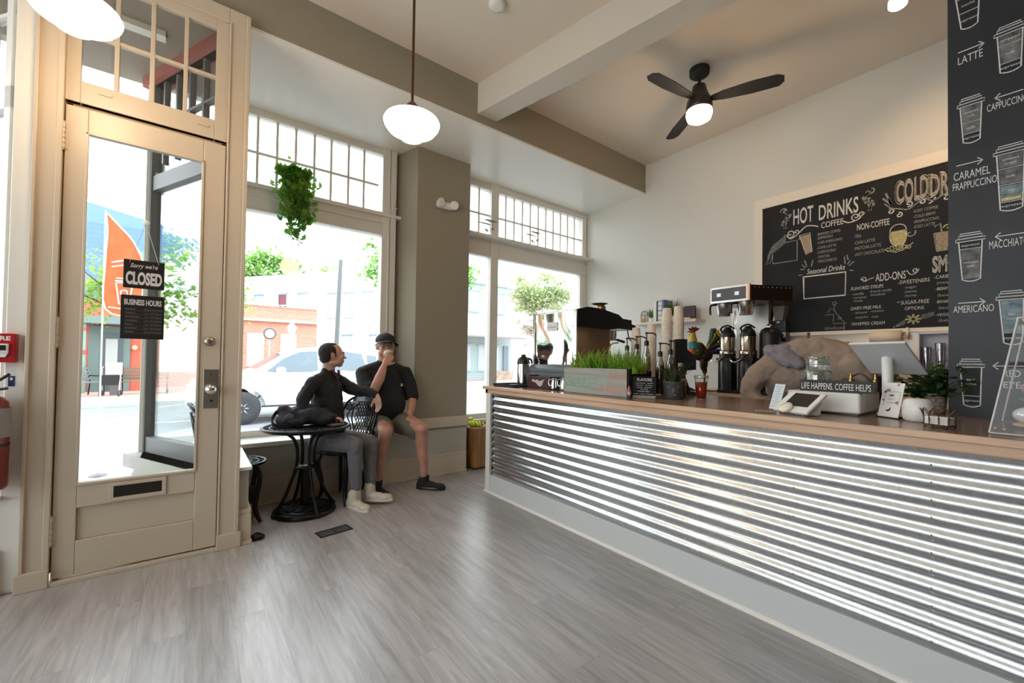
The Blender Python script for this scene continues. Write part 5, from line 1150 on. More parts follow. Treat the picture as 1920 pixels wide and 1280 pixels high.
MB().obox((3.972, 1.698, 1.922), .03, .02, .148).build('corner_trim', mat('copper_trim', (.5, .3, .2), .3, .8), t)
b = MB()
for k in range(10):
    f = (k + .3) / 10; b.ell((B_[0] + (C[0] - B_[0]) * f - .004, B_[1] + (C[1] - B_[1]) * f - .004, 1.968), .005, .005, .005, nu=8, nv=6)
b.build('vent_stud', M_steel, t)
MB().box(4.44, 4.50, 1.72, 2.02, ZC, 1.99).build('brewer_column', mat('column_steel', (.5, .48, .46), .3, .9), t); MB().box(4.14, 4.50, 1.56, 2.07, ZC, ZC + .03).build('brewer_base', M_black, t)
for y in (1.965, 1.765):
    f = MB().lathe([(.05, 0), (.056, .004), (.072, .11), (.074, .12)], (4.06, y, 1.725), 28).build('brew_funnel', M_steel, t)
    MB().tube(cat([(4.06, y + .05, 1.84), (3.99, y + .085, 1.835), (3.97, y + .09, 1.80), (3.965, y + .085, 1.74)], 5), .010, 8).build('funnel_handle', M_black, f)
def server(x, y, label, ZC=ZC + .031):
    t = thing('coffee_server', label, 'coffee server', (x, y, ZC), group='black coffee servers under the brewer')
    MB().lathe([(.075, .35), (.078, .375), (.066, .385), (.066, .52)], (x, y, ZC), 32).build('steel_band', mat('band_steel', (.55, .46, .38), .18, 1.), t)
    MB().lathe([(.07, .0), (.07, .02), (.074, .18), (.074, .385), (.06, .386)], (x, y, ZC), 32).build('server_body', M_black, t)
    MB().lathe([(.069, .515), (.069, .53), (.055, .575), (.03, .60), (.028, .615), (0, .617)], (x, y, ZC), 32).tube(cat([(x - .05, y + .03, ZC + .56), (x - .06, y + .04, ZC + .60), (x, y, ZC + .632), (x + .05, y - .04, ZC + .60)], 5), .008, 8).build('lid', M_black, t)
    MB().tube(cat([(x - .07, y, ZC + .34), (x - .13, y + .02, ZC + .29), (x - .15, y + .06, ZC + .27), (x - .13, y + .10, ZC + .29)], 6), .006, 8).build('tap_handle', M_chrome, t)
    MB().cyl((x - .02, y + .06, ZC + .56), (x - .02, y + .06, ZC + .62), .012, seg=12).build('sight_glass', M_steel, t)
    b = MB()
    for dx, dy in ((-.05, .05), (-.05, -.05), (.05, .05), (.05, -.05)): b.box(x + dx - .012, x + dx + .012, y + dy - .012, y + dy + .012, ZC, ZC + .3)
    b.box(x - .075, x + .075, y - .075, y + .075, ZC + .29, ZC + .31); b.build('stand', M_black, t)
server(3.95 + .24, 1.99, 'black and steel coffee server nearer the rooster'); server(3.95 + .24, 1.80, 'black and steel coffee server nearer the barista')
t = thing('coffee_urn', 'plain black coffee urn beside the two coffee servers', 'urn', (4.265, 1.64, ZC + .031)); MB().lathe([(.085, 0), (.085, .54), (.07, .58), (.03, .60), (0, .602)], (4.265, 1.64, ZC + .031), 32).build('urn_body', M_black, t); MB().lathe([(.03, .6), (.03, .625), (0, .63)], (4.265, 1.64, ZC + .031), 16).build('lid_knob', M_steel, t)
t = thing('bean_grinder', 'tall two-hopper coffee bean grinder beside the brewer', 'grinder', (4.58, 1.70, ZC))
b = MB().box(4.53, 4.75, 1.60, 1.85, ZC, 1.50); b.build('grinder_body', M_black, t, bevel=.006)
for y in (1.66, 1.78): 
    h_ = MB().hexa([(4.52, y - .035, 1.70), (4.60, y - .035, 1.70), (4.60, y + .035, 1.70), (4.52, y + .035, 1.70)], [(4.515, y - .055, 1.84), (4.62, y - .055, 1.84), (4.62, y + .055, 1.84), (4.515, y + .055, 1.84)]).build('bean_hopper', mat('smoky_hopper', (.16, .15, .12), .2), t, bevel=.004)
    MB().box(4.505, 4.512, y - .012, y + .012, 1.675, 1.69).build('hopper_latch', M_wp, h_)
MB().box(4.55, 4.65, 1.61, 1.84, 1.5, 1.70).build('grinder_neck', M_black, t)
MB().box(4.524, 4.53, 1.60, 1.85, 1.445, 1.49).build('white_band', M_wp, t); MB().box(4.54, 4.55, 1.61, 1.84, 1.53, 1.58).build('chrome_guard', M_chrome, t)
# steel splash behind brewer
b = MB(); nn_ = 30; vs = []
for i in range(nn_ + 1):
    y = 1.80 + .42 * i / nn_
    for z in (1.45, 1.86): vs.append((4.80 + .012 * math.sin(i * .9), y, z))
b.add(vs, [(2 * i, 2 * i + 1, 2 * i + 3, 2 * i + 2) for i in range(nn_)], True); one(b, 'splash_sheet', mat('splash_steel', (.8, .76, .70), .25, 1.), 'wavy steel splash sheet on the wall behind the brewer', 'splash guard', solid=.004)
# rooster
t = thing('rooster_statue', 'colourful painted metal rooster on the back counter', 'statue', (4.28, 2.24, ZC))
rc = Vector((4.25, 2.20, 1.0)); U_ = Vector((.62, -.78, 0))   # toward tail
def rp(a, z, s=0): return Vector((4.21, 2.365, 0)) + U_ * a + Vector((0, 0, z)) + Vector((.78, .62, 0)) * s
MB().ell(rp(.06, 1.40), .075, .055, .10, rz(-.9)).ell(rp(.12, 1.36), .08, .05, .075, rz(-.9)).ell(rp(.11, 1.27), .05, .04, .08).ell(rp(.12, 1.20), .025, .025, .05).build('body', mat('rooster_maroon', (.05, .03, .02), .3, .4, bump=.5, bscale=60), t, remesh=.007, sfac=3)
MB().ell(rp(.0, 1.39), .06, .055, .085).build('breast', mat('rooster_orange', (.42, .12, .012), .4, .2, var=.6, vscale=40, bump=.6, bscale=70), t)
MB().ell(rp(.05, 1.395), .045, .064, .05, rz(-.9)).build('wing', mat('rooster_green', (.02, .12, .04), .35, .3, bump=.6, bscale=70), t)
MB().tube([rp(-.01, 1.50), rp(.0, 1.47), rp(.01, 1.43)], [.042, .052, .058], 16).build('collar', mat('rooster_teal', (.03, .22, .30), .4, .2), t)
MB().tube([rp(.0, 1.60), rp(.0, 1.56), rp(.005, 1.50)], [.026, .033, .046], 16).build('neck', mat('rooster_yellow', (.52, .33, .02), .4, .2, bump=.5, bscale=60), t)
b = MB().ell(rp(-.005, 1.605), .028, .026, .026).prism([(-.03, 1.615), (-.045, 1.65), (-.015, 1.64), (-.005, 1.662), (.012, 1.65), (.03, 1.66), (.045, 1.645), (.07, 1.645), (.05, 1.62), (.02, 1.605)], rp(0, 0, -.005), U_, (0, 0, 1), Vector((.78, .62, 0)) * .01).ell(rp(-.025, 1.565), .011, .010, .028).tube([rp(-.03, 1.61), rp(-.06, 1.605)], [.009, .002], 8)
b.build('head_and_comb', mat('rooster_red', (.13, .008, .012), .4), t)
for i, (dx, top, cc) in enumerate(((.20, 1.62, (.02, .05, .02)), (.235, 1.60, (.45, .30, .02)), (.26, 1.55, (.02, .04, .015)), (.28, 1.47, (.04, .02, .03)), (.285, 1.39, (.01, .02, .10)))):
    MB().tube(cat([rp(.12, 1.38), rp(.18, 1.40 + (top - 1.4) * .5), rp(dx, top), rp(dx + .03, top - .06), rp(dx + .035, top - .13)], 6), [.022 + .008 * math.sin(j / 24 * PI) if j < 20 else .016 - (j - 20) * .003 for j in range(25)], 8).build('tail_feather', mat('tail_%d' % i, cc, .35, .3), t)
for s in (-.02, .02): MB().tube([rp(.12, 1.24, s), rp(.12, 1.0, s)], .006, 8).tube([rp(.09, .992, s), rp(.15, .992, s)], .006, 8).build('leg', M_bronze, t)
one(MB().box(4.15, 4.40, 2.15, 2.42, ZC, ZC + .004), 'bar_mat', M_blackm, 'thin black bar mat under the rooster on the back counter', 'mat')
# wall shelf and what stands on it
t = thing('wall_shelf', 'white floating shelf of small decorations on the right wall', 'shelf', (4.73, 3.0, 1.76)); MB().box(4.62, 4.838, 2.56, 3.44, 1.762, 1.790).build('shelf_board', mat('shelf_cream', (.72, .63, .54), .5), t, bevel=.002); 
one(MB().box(4.60, 4.80, 2.62, 2.80, 1.7905, 1.808), 'wood_plaque', mat('pale_block', (.66, .52, .40), .6), 'pale wooden block lying at the near end of the wall shelf', 'block')
ZS = 1.7915
t = thing('candle_lantern', 'small arched wire cage lantern with candles on the wall shelf', 'lantern', (4.70, 3.31, ZS)); b = MB().torus((4.70, 3.31, ZS + .004), .045, .003, seg=24, rs=6).torus((4.70, 3.31, ZS + .10), .045, .002, seg=24, rs=6)
for k in range(8): a = k * PI / 4; b.tube(cat([(4.70 + .045 * math.cos(a), 3.31 + .045 * math.sin(a), ZS), (4.70 + .045 * math.cos(a), 3.31 + .045 * math.sin(a), ZS + .11), (4.70 + .03 * math.cos(a), 3.31 + .03 * math.sin(a), ZS + .145), (4.70, 3.31, ZS + .16)], 4), .0025, 5)
b.build('wire_cage', M_bronze, t); MB().cyl((4.69, 3.30, ZS + .005), (4.69, 3.30, ZS + .07), .014).cyl((4.72, 3.32, ZS + .005), (4.72, 3.32, ZS + .09), .012).cyl((4.70, 3.34, ZS + .005), (4.70, 3.34, ZS + .055), .012).build('candle', mat('beeswax', (.65, .45, .17), .5), t)
def smallplant(x, y, z, lab, h=.12, pot=.03, col=((.10, .2, .03), (.25, .38, .10))):
    t = thing('small_plant', lab, 'potted plant', (x, y, z)); MB().lathe([(pot * .8, 0), (pot, .06), (0, .055)], (x, y, z), 20).build('pot', M_wp, t); spikes(x, y, z + .05, 70, h * .5, h, leaf_mat('shelf_leaf', *col), t, w0=.008, spread=.6)
smallplant(4.70, 3.195, ZS, 'small green plant in a white pot beside the lantern on the wall shelf', .15); 
M_bk = [mat('book_white', (.75, .72, .68), .6), mat('book_black', (.02, .02, .03), .6), brick_mat('book_blue_plaid', (.20, .24, .42), (.55, .42, .40), (.70, .68, .68), .025, .03, .006, .6), mat('book_blue', (.10, .16, .40), .6)]
yy = 3.14
for i, (w_, h_, mi, lab) in enumerate(((.045, .255, 0, 'tall white book, farthest from the cups on the wall shelf'), (.022, .26, 1, 'thin black book between the white and plaid books'), (.055, .262, 2, 'plaid blue and pink book on the wall shelf'), (.03, .268, 3, 'plain blue book hidden behind the cup stack on the wall shelf'))):
    o = thing('book', lab, 'book', (4.73, yy - w_ / 2, ZS), group='books on the wall shelf'); MB().box(4.645, 4.815, yy - w_ + .001, yy - .001, ZS, ZS + h_).build('cover', M_bk[mi], o); MB().box(4.65, 4.812, yy - w_ + .004, yy - .004, ZS + h_, ZS + h_ + .001).build('pages', M_paper, o); yy -= w_
smallplant(4.72, 2.93, ZS, 'bushy green plant behind the paper cup stacks on the wall shelf', .26, .045, ((.03, .07, .01), (.20, .30, .05)))
one(MB().box(4.66, 4.80, 2.77, 2.83, ZS + .018, ZS + .15), 'tea_box', mat('dusty_pink', (.48, .33, .28), .6), 'small dusty pink box beside the dark frame on the wall shelf', 'box')
t = thing('picture_frame', 'dark rounded frame standing at the near end of the wall shelf', 'frame', (4.72, 2.67, ZS + .018)); MB().box(4.68, 4.71, 2.60, 2.75, ZS + .018, ZS + .165).build('frame_block', mat('oxblood_frame', (.05, .012, .012), .4), t, bevel=.015, bseg=3); MB().box(4.677, 4.68, 2.615, 2.735, ZS + .033, ZS + .15).build('picture', mat('dark_print', (.03, .008, .01), .3), t)
# paper towel roll under the menu
t = thing('paper_towel_roll', 'paper towel roll on a wall holder under the chalkboard menu', 'paper towels', (4.76, .915, 1.52)); MB().lathe([(.018, 0), (.056, 0), (.056, .205), (.018, .205)], (4.765, 1.018, 1.522), 32, rx(PI / 2), caps=False).build('roll', mat('towel_paper', (.85, .74, .58), .8), t)
MB().cyl((4.765, 1.03, 1.522), (4.765, .77, 1.522), .009).lathe([(.02, 0), (.024, .02), (.0, .022)], (4.765, .79, 1.522), 16, rx(PI / 2)).build('dowel', wood_mat('pale_dowel', (.5, .32, .17), (.6, .42, .25), .5), t); MB().box(4.78, 4.822, .775, .79, 1.50, 1.60).box(4.755, 4.79, .775, .79, 1.50, 1.545).build('holder_bracket', M_menuf, t)
# white rack with tall glasses
t = thing('glass_rack', 'pale wall rack of tall clear cups below the menu board', 'rack', (4.75, .55, 1.2)); b = MB().box(4.66, 4.82, .30, .70, 1.535, 1.548).box(4.66, 4.82, .30, .70, 1.19, 1.20).box(4.66, 4.82, .69, .70, 1.19, 1.54).box(4.66, 4.82, .30, .31, 1.19, 1.54).box(4.815, 4.822, .30, .70, 1.19, 1.54); b.build('rack_frame', mat('lilac_white', (.70, .66, .70), .4), t)
for i, y in enumerate((.66, .58, .50, .42)):
    o = thing('clear_cup', 'tall stack of clear plastic cups standing in the pale wall rack', 'cup', (4.72, y, 1.2), group='clear cup stacks in the wall rack'); MB().lathe([(.024, 0), (.032, .22 + .03 * (i % 2)), (.030, .23 + .03 * (i % 2))], (4.72, y, 1.2015), 20).build('cup_stack', thin_glass('cup_clear', (.85, .82, .86), .25), o)
# little things in front of the tiles
t = thing('red_figurine', 'small red and gold figurine on the tiled ledge behind the barista', 'figurine', (4.55, 1.42, ZC)); MB().ell((4.55, 1.42, 1.49), .018, .018, .05).ell((4.55, 1.42, 1.56), .014, .014, .016).tube([(4.55, 1.42, 1.50), (4.55, 1.37, 1.53), (4.55, 1.36, 1.49)], .007, 8).build('figure_body', mat('lacquer_red', (.20, .03, .01), .3), t); MB().cyl((4.55, 1.42, ZC), (4.55, 1.42, 1.45), .028).build('pedestal', M_black, t)
one(MB().box(4.70, 4.82, 1.34, 1.45, ZC, 1.50), 'black_caddy', M_black, 'black box standing against the tiles behind the barista', 'box')
for i, (y, cc, lab) in enumerate(((.98, (.28, .03, .02), 'dark red canister on the back counter behind the sign'), (.91, (.40, .10, .06), 'orange-red canister on the back counter behind the sign'), (.84, (.25, .10, .14), 'plum canister on the back counter behind the sign'))):
    o = thing('canister', lab, 'canister', (4.35, y + .3, ZC)); MB().lathe([(.035, 0), (.035, .13), (.03, .135), (0, .136)], (4.35, y + .3, ZC), 20).build('canister_body', mat('canister_%d' % i, cc, .4), o); MB().lathe([(.036, .13), (.036, .15), (0, .152)], (4.35, y + .3, ZC), 20).build('lid', M_bronze, o)

# ------------------------------------------------------------------ plant and ornaments on the window shelf
t = thing('trailing_plant', 'lush trailing green pothos hanging from the shelf of the larger window', 'potted plant', (.745, 4.38, 2.85))
MB().lathe([(.055, .004), (.075, .11), (.078, .115), (.065, .115), (0, .10)], (.745, 4.44, 2.85), 28).build('pot', mat('tan_pot', (.45, .30, .20), .7), t)
random.seed(21); b = MB(); vb = MB()
def heart(c, R, s):
    P = [(0, -.1), (.35, .05), (.45, .4), (.25, .75), (0, 1.15), (-.25, .75), (-.45, .4), (-.35, .05)]
    vs = [c + R @ Vector((x * s, y * s, -.25 * s * x * x * 2 + .0)) for x, y in P]; m_ = c + R @ Vector((0, .4 * s, -.06 * s)); b.add(vs + [m_], [(i, (i + 1) % 8, 8) for i in range(8)])
for k in range(26):
    a = random.uniform(PI * .9, PI * 2.1); r = random.uniform(.03, .19); dn = random.uniform(.05, .30) if k % 3 else random.uniform(.30, .52)
    p0 = Vector((.745 + .04 * math.cos(a), 4.42 + .03 * math.sin(a), 2.955)); p1 = Vector((.745 + r * math.cos(a) * 1.1, 4.37 + .05 * math.sin(a), 2.99)); cx = random.uniform(.62, .92)
    p2 = Vector((.76 + (cx - .745) * (1.0 if dn < .3 else .45), 4.36 + .06 * math.sin(a), 2.80 - dn * .5)); p3 = Vector((.72 + (cx - .745) * (.9 if dn < .3 else .35), 4.35 + .05 * math.sin(a), 2.81 - dn))
    L = cat([p0, p1, p2, p3], 8); vb.tube(L, .0025, 5)
    for j, p in enumerate(L):
        for q_ in range(2):
            if random.random() < .72:
                R = Matrix.Rotation(random.uniform(0, 2 * PI), 3, 'Z') @ Matrix.Rotation(random.uniform(1.7, 3.0), 3, 'X'); heart(p + Vector([random.uniform(-.03, .03) for _ in range(3)]), R, random.uniform(.035, .062))
for k in range(150):
    c = Vector((.745 + random.gauss(0, .07), 4.38 + random.gauss(0, .035), 2.87 + random.gauss(0, .07))); R = Matrix.Rotation(random.uniform(0, 2 * PI), 3, 'Z') @ Matrix.Rotation(random.uniform(.6, 2.8), 3, 'X'); heart(c, R, random.uniform(.035, .06))
b.build('foliage', leaf_mat('pothos_leaf', (.08, .28, .03), (.34, .58, .10), .35), t); vb.build('vines', mat('vine_green', (.12, .22, .05), .6), t)
def sprig(x, y, z, lab, s=1., col=None):
    b = MB()
    for k in range(5):
        a = k * 1.3; b.tube(cat([(x, y, z), (x + .02 * math.cos(a) * s, y + .01 * math.sin(a), z + .03 * s), (x + .04 * math.cos(a) * s, y + .02 * math.sin(a), z + .06 * s + .012 * k * s)], 4), .003 * s, 6)
    one(b, 'coral_ornament', col or M_wp, lab, 'ornament', loc=(x, y, z))
sprig(1.70, 4.44, 2.849, 'small white coral-like ornament at the end of the larger window shelf', 1.5)
def glider(x, y, z, lab):
    t = thing('glider_ornament', lab, 'ornament', (x, y, z), group='balancing ornaments on the far window shelf'); M_o = mat('ornament_wood', (.26, .25, .16), .6)
    MB().tube([(x, y, z + .008), (x, y, z + .20)], .003, 6).lathe([(.03, 0), (.03, .008), (0, .01)], (x, y, z), 16).build('stand_rod', M_bronze, t)
    MB().ell((x, y, z + .20), .10, .02, .009).ell((x - .09, y, z + .15), .10, .014, .008).build('glider_wing', M_o, t)
    MB().ell((x - .06, y, z + .07), .03, .008, .014, ry(.5)).ell((x + .03, y, z + .10), .025, .008, .012, ry(-.8)).build('glider_bird', M_o, t)
    MB().tube([(x - .06, y, z + .15), (x - .06, y, z + .07)], .0012, 4).tube([(x + .03, y, z + .19), (x + .03, y, z + .10)], .0012, 4).build('thread', M_blackm, t)
glider(2.98, 4.40, 2.849, 'brown balancing bird ornament on the far window shelf, beside the pillar'); glider(3.74, 4.40, 2.849, 'brown balancing bird ornament on the far window shelf, above the middle panes')
sprig(4.35, 4.42, 2.849, 'tiny twig ornament on the far window shelf, nearest its middle', .8, mat('twig', (.35, .33, .25), .7)); sprig(4.70, 4.42, 2.849, 'tiny pale ornament on the far window shelf beside the right wall', .8)
# ------------------------------------------------------------------ people
def skin_mat(name, c): return mat(name, c, .5, sss=.15, var=.12, vscale=14)
def caps(b, pts, rs, seg=14, rd=None):
    """tapered limb with rounded joints"""
    L = cat(pts, 5); n = len(L); k = len(pts) - 1; R = []
    for i in range(n):
        f = i / (n - 1) * k; j = min(int(f), k - 1); u = f - j; R.append(rs[j] * (1 - u) + rs[j + 1] * u)
    b.tube(L, R, seg)
    b.ell(L[0], R[0], R[0], R[0], nu=14, nv=8); b.ell(L[-1], R[-1], R[-1], R[-1], nu=14, nv=8); return b
def hand(b, w, d, pn, curl=.5, s=1., thumb=1, spread=.10, side=None):
    """palm + four unequal fingers + thumb. w wrist, d pointing direction, pn palm normal (fingers curl toward it)"""
    w = Vector(w); d = Vector(d).normalized(); pn = Vector(pn); pn = (pn - d * pn.dot(d)).normalized(); sd = d.cross(pn) * thumb
    Rm = Matrix((sd, pn, d)).transposed()
    b.ell(w + d * .045 * s, .040 * s, .017 * s, .052 * s, Rm); b.ell(w + d * .01 * s, .028 * s, .022 * s, .03 * s, Rm)
    for i, (o_, L) in enumerate(((.030, .072), (.010, .080), (-.011, .074), (-.030, .058))):
        p = w + d * (.086 - abs(o_) * .25) * s + sd * o_ * s; a = .15 + .1 * i * .3; pts = [p - d * .02 * s]; cur = p; ang = curl * .35
        for q in (.45, .32, .25):
            dr = d * math.cos(ang) + pn * math.sin(ang) + sd * (o_ * spread * 10) * .2; pts.append(cur); cur = cur + dr.normalized() * L * q * s; ang += curl
        pts.append(cur); caps(b, pts, [.0095 * s, .0095 * s, .0088 * s, .008 * s, .0068 * s], 10)
    p = w + d * .022 * s + sd * .026 * s; q1 = p + (sd * .7 + d * .75 + pn * .25).normalized() * .038 * s; q2 = q1 + (sd * .25 + d * .8 + pn * (.3 + curl * .5)).normalized() * .030 * s; q3 = q2 + (d * .8 + pn * (.3 + curl * .6) - sd * .1).normalized() * .022 * s
    caps(b, [p, q1, q2, q3], [.013 * s, .0115 * s, .010 * s, .0078 * s], 10)
def head(b, c, face, up, s=1.):
    """skull, jaw, nose, lips, brow, ears; c = centre of the skull, ~0.235 m tall"""
    f = Vector(face).normalized(); u = Vector(up); u = (u - f * u.dot(f)).normalized(); r = f.cross(u); M = Matrix((r, f, u)).transposed(); c = Vector(c)
    P = lambda x, y, z: c + M @ (Vector((x, y, z)) * s)
    b.ell(P(0, -.012, .018), .078 * s, .098 * s, .093 * s, M); b.ell(P(0, .035, -.035), .062 * s, .058 * s, .072 * s, M); b.ell(P(0, .055, -.088), .036 * s, .034 * s, .026 * s, M)
    b.ell(P(0, .075, .022), .058 * s, .020 * s, .014 * s, M)
    for x in (-1, 1):
        b.ell(P(x * .036, .070, -.022), .022 * s, .020 * s, .020 * s, M); b.ell(P(x * .080, -.006, -.012), .008 * s, .020 * s, .031 * s, M @ rz(x * .35)); b.ell(P(x * .084, -.012, .004), .008 * s, .015 * s, .017 * s, M); b.ell(P(x * .045, .01, -.07), .025 * s, .05 * s, .025 * s, M)
    b.ell(P(0, .092, -.005), .009 * s, .013 * s, .028 * s, M @ rx(-.25)); b.ell(P(0, .106, -.028), .014 * s, .016 * s, .011 * s, M)
    b.ell(P(0, .090, -.055), .024 * s, .012 * s, .007 * s, M); b.ell(P(0, .088, -.066), .021 * s, .012 * s, .008 * s, M)
    return P, M
def eyes(P, M, par, s=1., col=(.10, .06, .03)):
    w_ = mat('eye_white', (.75, .72, .68), .2); i_ = mat('iris', col, .15); br = mat('eyebrow', (.10, .06, .04), .8)
    for x in (-1, 1):
        e = MB().ell(P(x * .031, .078, .002), .0135 * s, .010 * s, .0075 * s, M).build('eye', w_, par); MB().ell(P(x * .031, .0862, .002), .0055 * s, .003 * s, .0055 * s, M).build('iris', i_, e)
        MB().tube([P(x * .014, .094, .022), P(x * .032, .094, .027), P(x * .050, .083, .022)], [.003, .004, .002], 6).build('eyebrow', br, par)

# ---- man in a black cap, sitting on the sill, drinking
m1 = thing('person', 'man in a black cap, black tee and olive shorts drinking on the window sill', 'person', (1.55, 4.2, .54))
SK1 = skin_mat('ruddy_skin', (.50, .25, .18)); b = MB(); Z_ = Vector
face1 = (-.16, -.98, .04)
P1, M1 = head(b, (1.545, 4.135, 1.40), face1, (0, 0, 1), 1.04)
caps(b, [(1.55, 4.17, 1.19), (1.547, 4.15, 1.33)], [.068, .06])
caps(b, [(1.55, 4.18, .68), (1.55, 4.19, .90), (1.55, 4.19, 1.10)], [.14, .14, .12])
caps(b, [(1.33, 4.18, 1.13), (1.55, 4.19, 1.17), (1.745, 4.15, 1.13)], [.055, .07, .055])
caps(b, [(1.325, 4.17, 1.12), (1.33, 4.05, 1.0), (1.365, 3.955, .955)], [.055, .053, .046]); caps(b, [(1.365, 3.955, .955), (1.42, 3.93, 1.09), (1.465, 3.945, 1.205)], [.046, .048, .028])
hand(b, (1.468, 3.945, 1.21), (.52, .12, .75), (.35, .80, -.35), .75, 1.02, thumb=-1)
caps(b, [(1.755, 4.13, 1.12), (1.80, 4.10, .98), (1.805, 4.05, .86)], [.055, .053, .045]); caps(b, [(1.805, 4.05, .86), (1.775, 4.0, .78), (1.735, 3.955, .695)], [.045, .043, .028])
hand(b, (1.735, 3.955, .695), (-.28, -.1, -.9), (-.7, .2, .1), .55, 1.0, thumb=-1)
for hx, kx, ax in (((1.665, 4.16, .63), (1.775, 3.735, .605), (1.835, 3.80, .09)), ((1.475, 4.17, .63), (1.44, 3.79, .60), (1.40, 3.90, .09))):
    caps(b, [hx, (Z_(hx) + Z_(kx)) / 2 + Z_((0, 0, .015)), kx], [.10, .088, .062])
    m_ = Z_(kx).lerp(Z_(ax), .3) + Z_((0, .03, 0)); caps(b, [kx, m_, Z_(kx).lerp(Z_(ax), .7), ax], [.060, .060, .043, .036]); caps(b, [ax, Z_(ax) + Z_((.005, -.008, -.05))], [.034, .028])
body1 = b.build('body', SK1, m1, remesh=.0065, sfac=3); eyes(P1, M1, m1, 1.04)
b = MB()  # beard shadow: short hair around ears
b.ell(P1(0, -.03, .012), .084, .090, .075, M1); b.build('hair', mat('short_brown_hair', (.06, .035, .02), .8), m1, remesh=.006, sfac=2)
b = MB()
N = 28; vs = []
for i in range(9):   # cap crown
    t_ = i / 8 * PI / 2
    for k in range(N):
        a = 2 * PI * k / N; rr = math.cos(t_); vs.append(P1(.092 * rr * math.cos(a), -.008 + .112 * rr * math.sin(a), .042 + .085 * math.sin(t_) ** .9))
b.add(vs, [(i * N + k, i * N + (k + 1) % N, (i + 1) * N + (k + 1) % N, (i + 1) * N + k) for i in range(8) for k in range(N)], True)
b.ell(P1(0, -.008, .128), .008, .008, .005, M1)
M_cap = mat('black_cap_cotton', (.014, .015, .017), .8, bump=.3, bscale=120); cp = b.build('cap', M_cap, m1, solid=.004)
b = MB(); vs = []
for i in range(7):
    for k in range(15):
        a = math.radians(20 + 140 * k / 14); r_ = .112 + .075 * i / 6 * math.sin((a - .3) / 2.5 * PI) ** .4; vs.append(P1(.092 / .112 * r_ * math.cos(a) * 1.0, -.008 + r_ * math.sin(a), .048 - .022 * i / 6 - .035 * (math.cos(a)) ** 2))
b.add(vs, [(i * 15 + k, i * 15 + k + 1, (i + 1) * 15 + k + 1, (i + 1) * 15 + k) for i in range(6) for k in range(14)], True); b.build('cap_brim', M_cap, cp, solid=.004)
MB().obox(P1(-.085, .035, .075), .004, .022, .016, M1).build('cap_logo', M_nickel, cp)
b = MB()
for x in (-1, 1): b.torus(P1(x * .033, .094, .0), .018, .0012, M1 @ Vector((0, 1, 0)), 20, 5)
b.tube([P1(-.015, .098, .003), P1(.015, .098, .003)], .0012, 5); b.build('glasses', M_nickel, m1)
# tee, shorts, shoes
M_tee = mat('black_tee_cotton', (.010, .010, .012), .85, bump=.4, bscale=14)
b = MB(); caps(b, [(1.55, 4.17, .745), (1.55, 4.15, .86), (1.55, 4.16, 1.05)], [.185, .195, .165]); b.ell((1.55, 4.10, .82), .20, .16, .16)
caps(b, [(1.35, 4.18, 1.13), (1.55, 4.18, 1.165), (1.735, 4.15, 1.13)], [.07, .095, .07]); caps(b, [(1.55, 4.18, 1.17), (1.55, 4.17, 1.225)], [.09, .073])
caps(b, [(1.335, 4.17, 1.12), (1.33, 4.08, 1.03), (1.352, 4.00, .985)], [.072, .068, .062]); caps(b, [(1.755, 4.13, 1.12), (1.80, 4.10, .98), (1.81, 4.07, .89)], [.077, .075, .068])
b.build('tee_shirt', M_tee, m1, remesh=.009, sfac=4, disp=(.014, .06))
MB().obox((1.655, 3.965, 1.015), .022, .004, .026, rz(.25)).build('shirt_tag', mat('tag_grey', (.4, .4, .38), .7), m1)
M_olive = mat('olive_shorts', (.155, .145, .115), .85, bump=.3, bscale=30); b = MB()
b.ell((1.56, 4.17, .65), .20, .17, .095)
for hx, kx in (((1.66, 4.15, .64), (1.755, 3.84, .60)), ((1.475, 4.16, .64), (1.455, 3.88, .60))): caps(b, [hx, (Z_(hx) + Z_(kx)) / 2, kx], [.115, .110, .092]); caps(b, [Z_(kx) + Z_((0, .03, -.03)), Z_(kx) + Z_((0, .02, -.05))], [.085, .07])
b.build('shorts', M_olive, m1, remesh=.009, sfac=3, disp=(.012, .05))
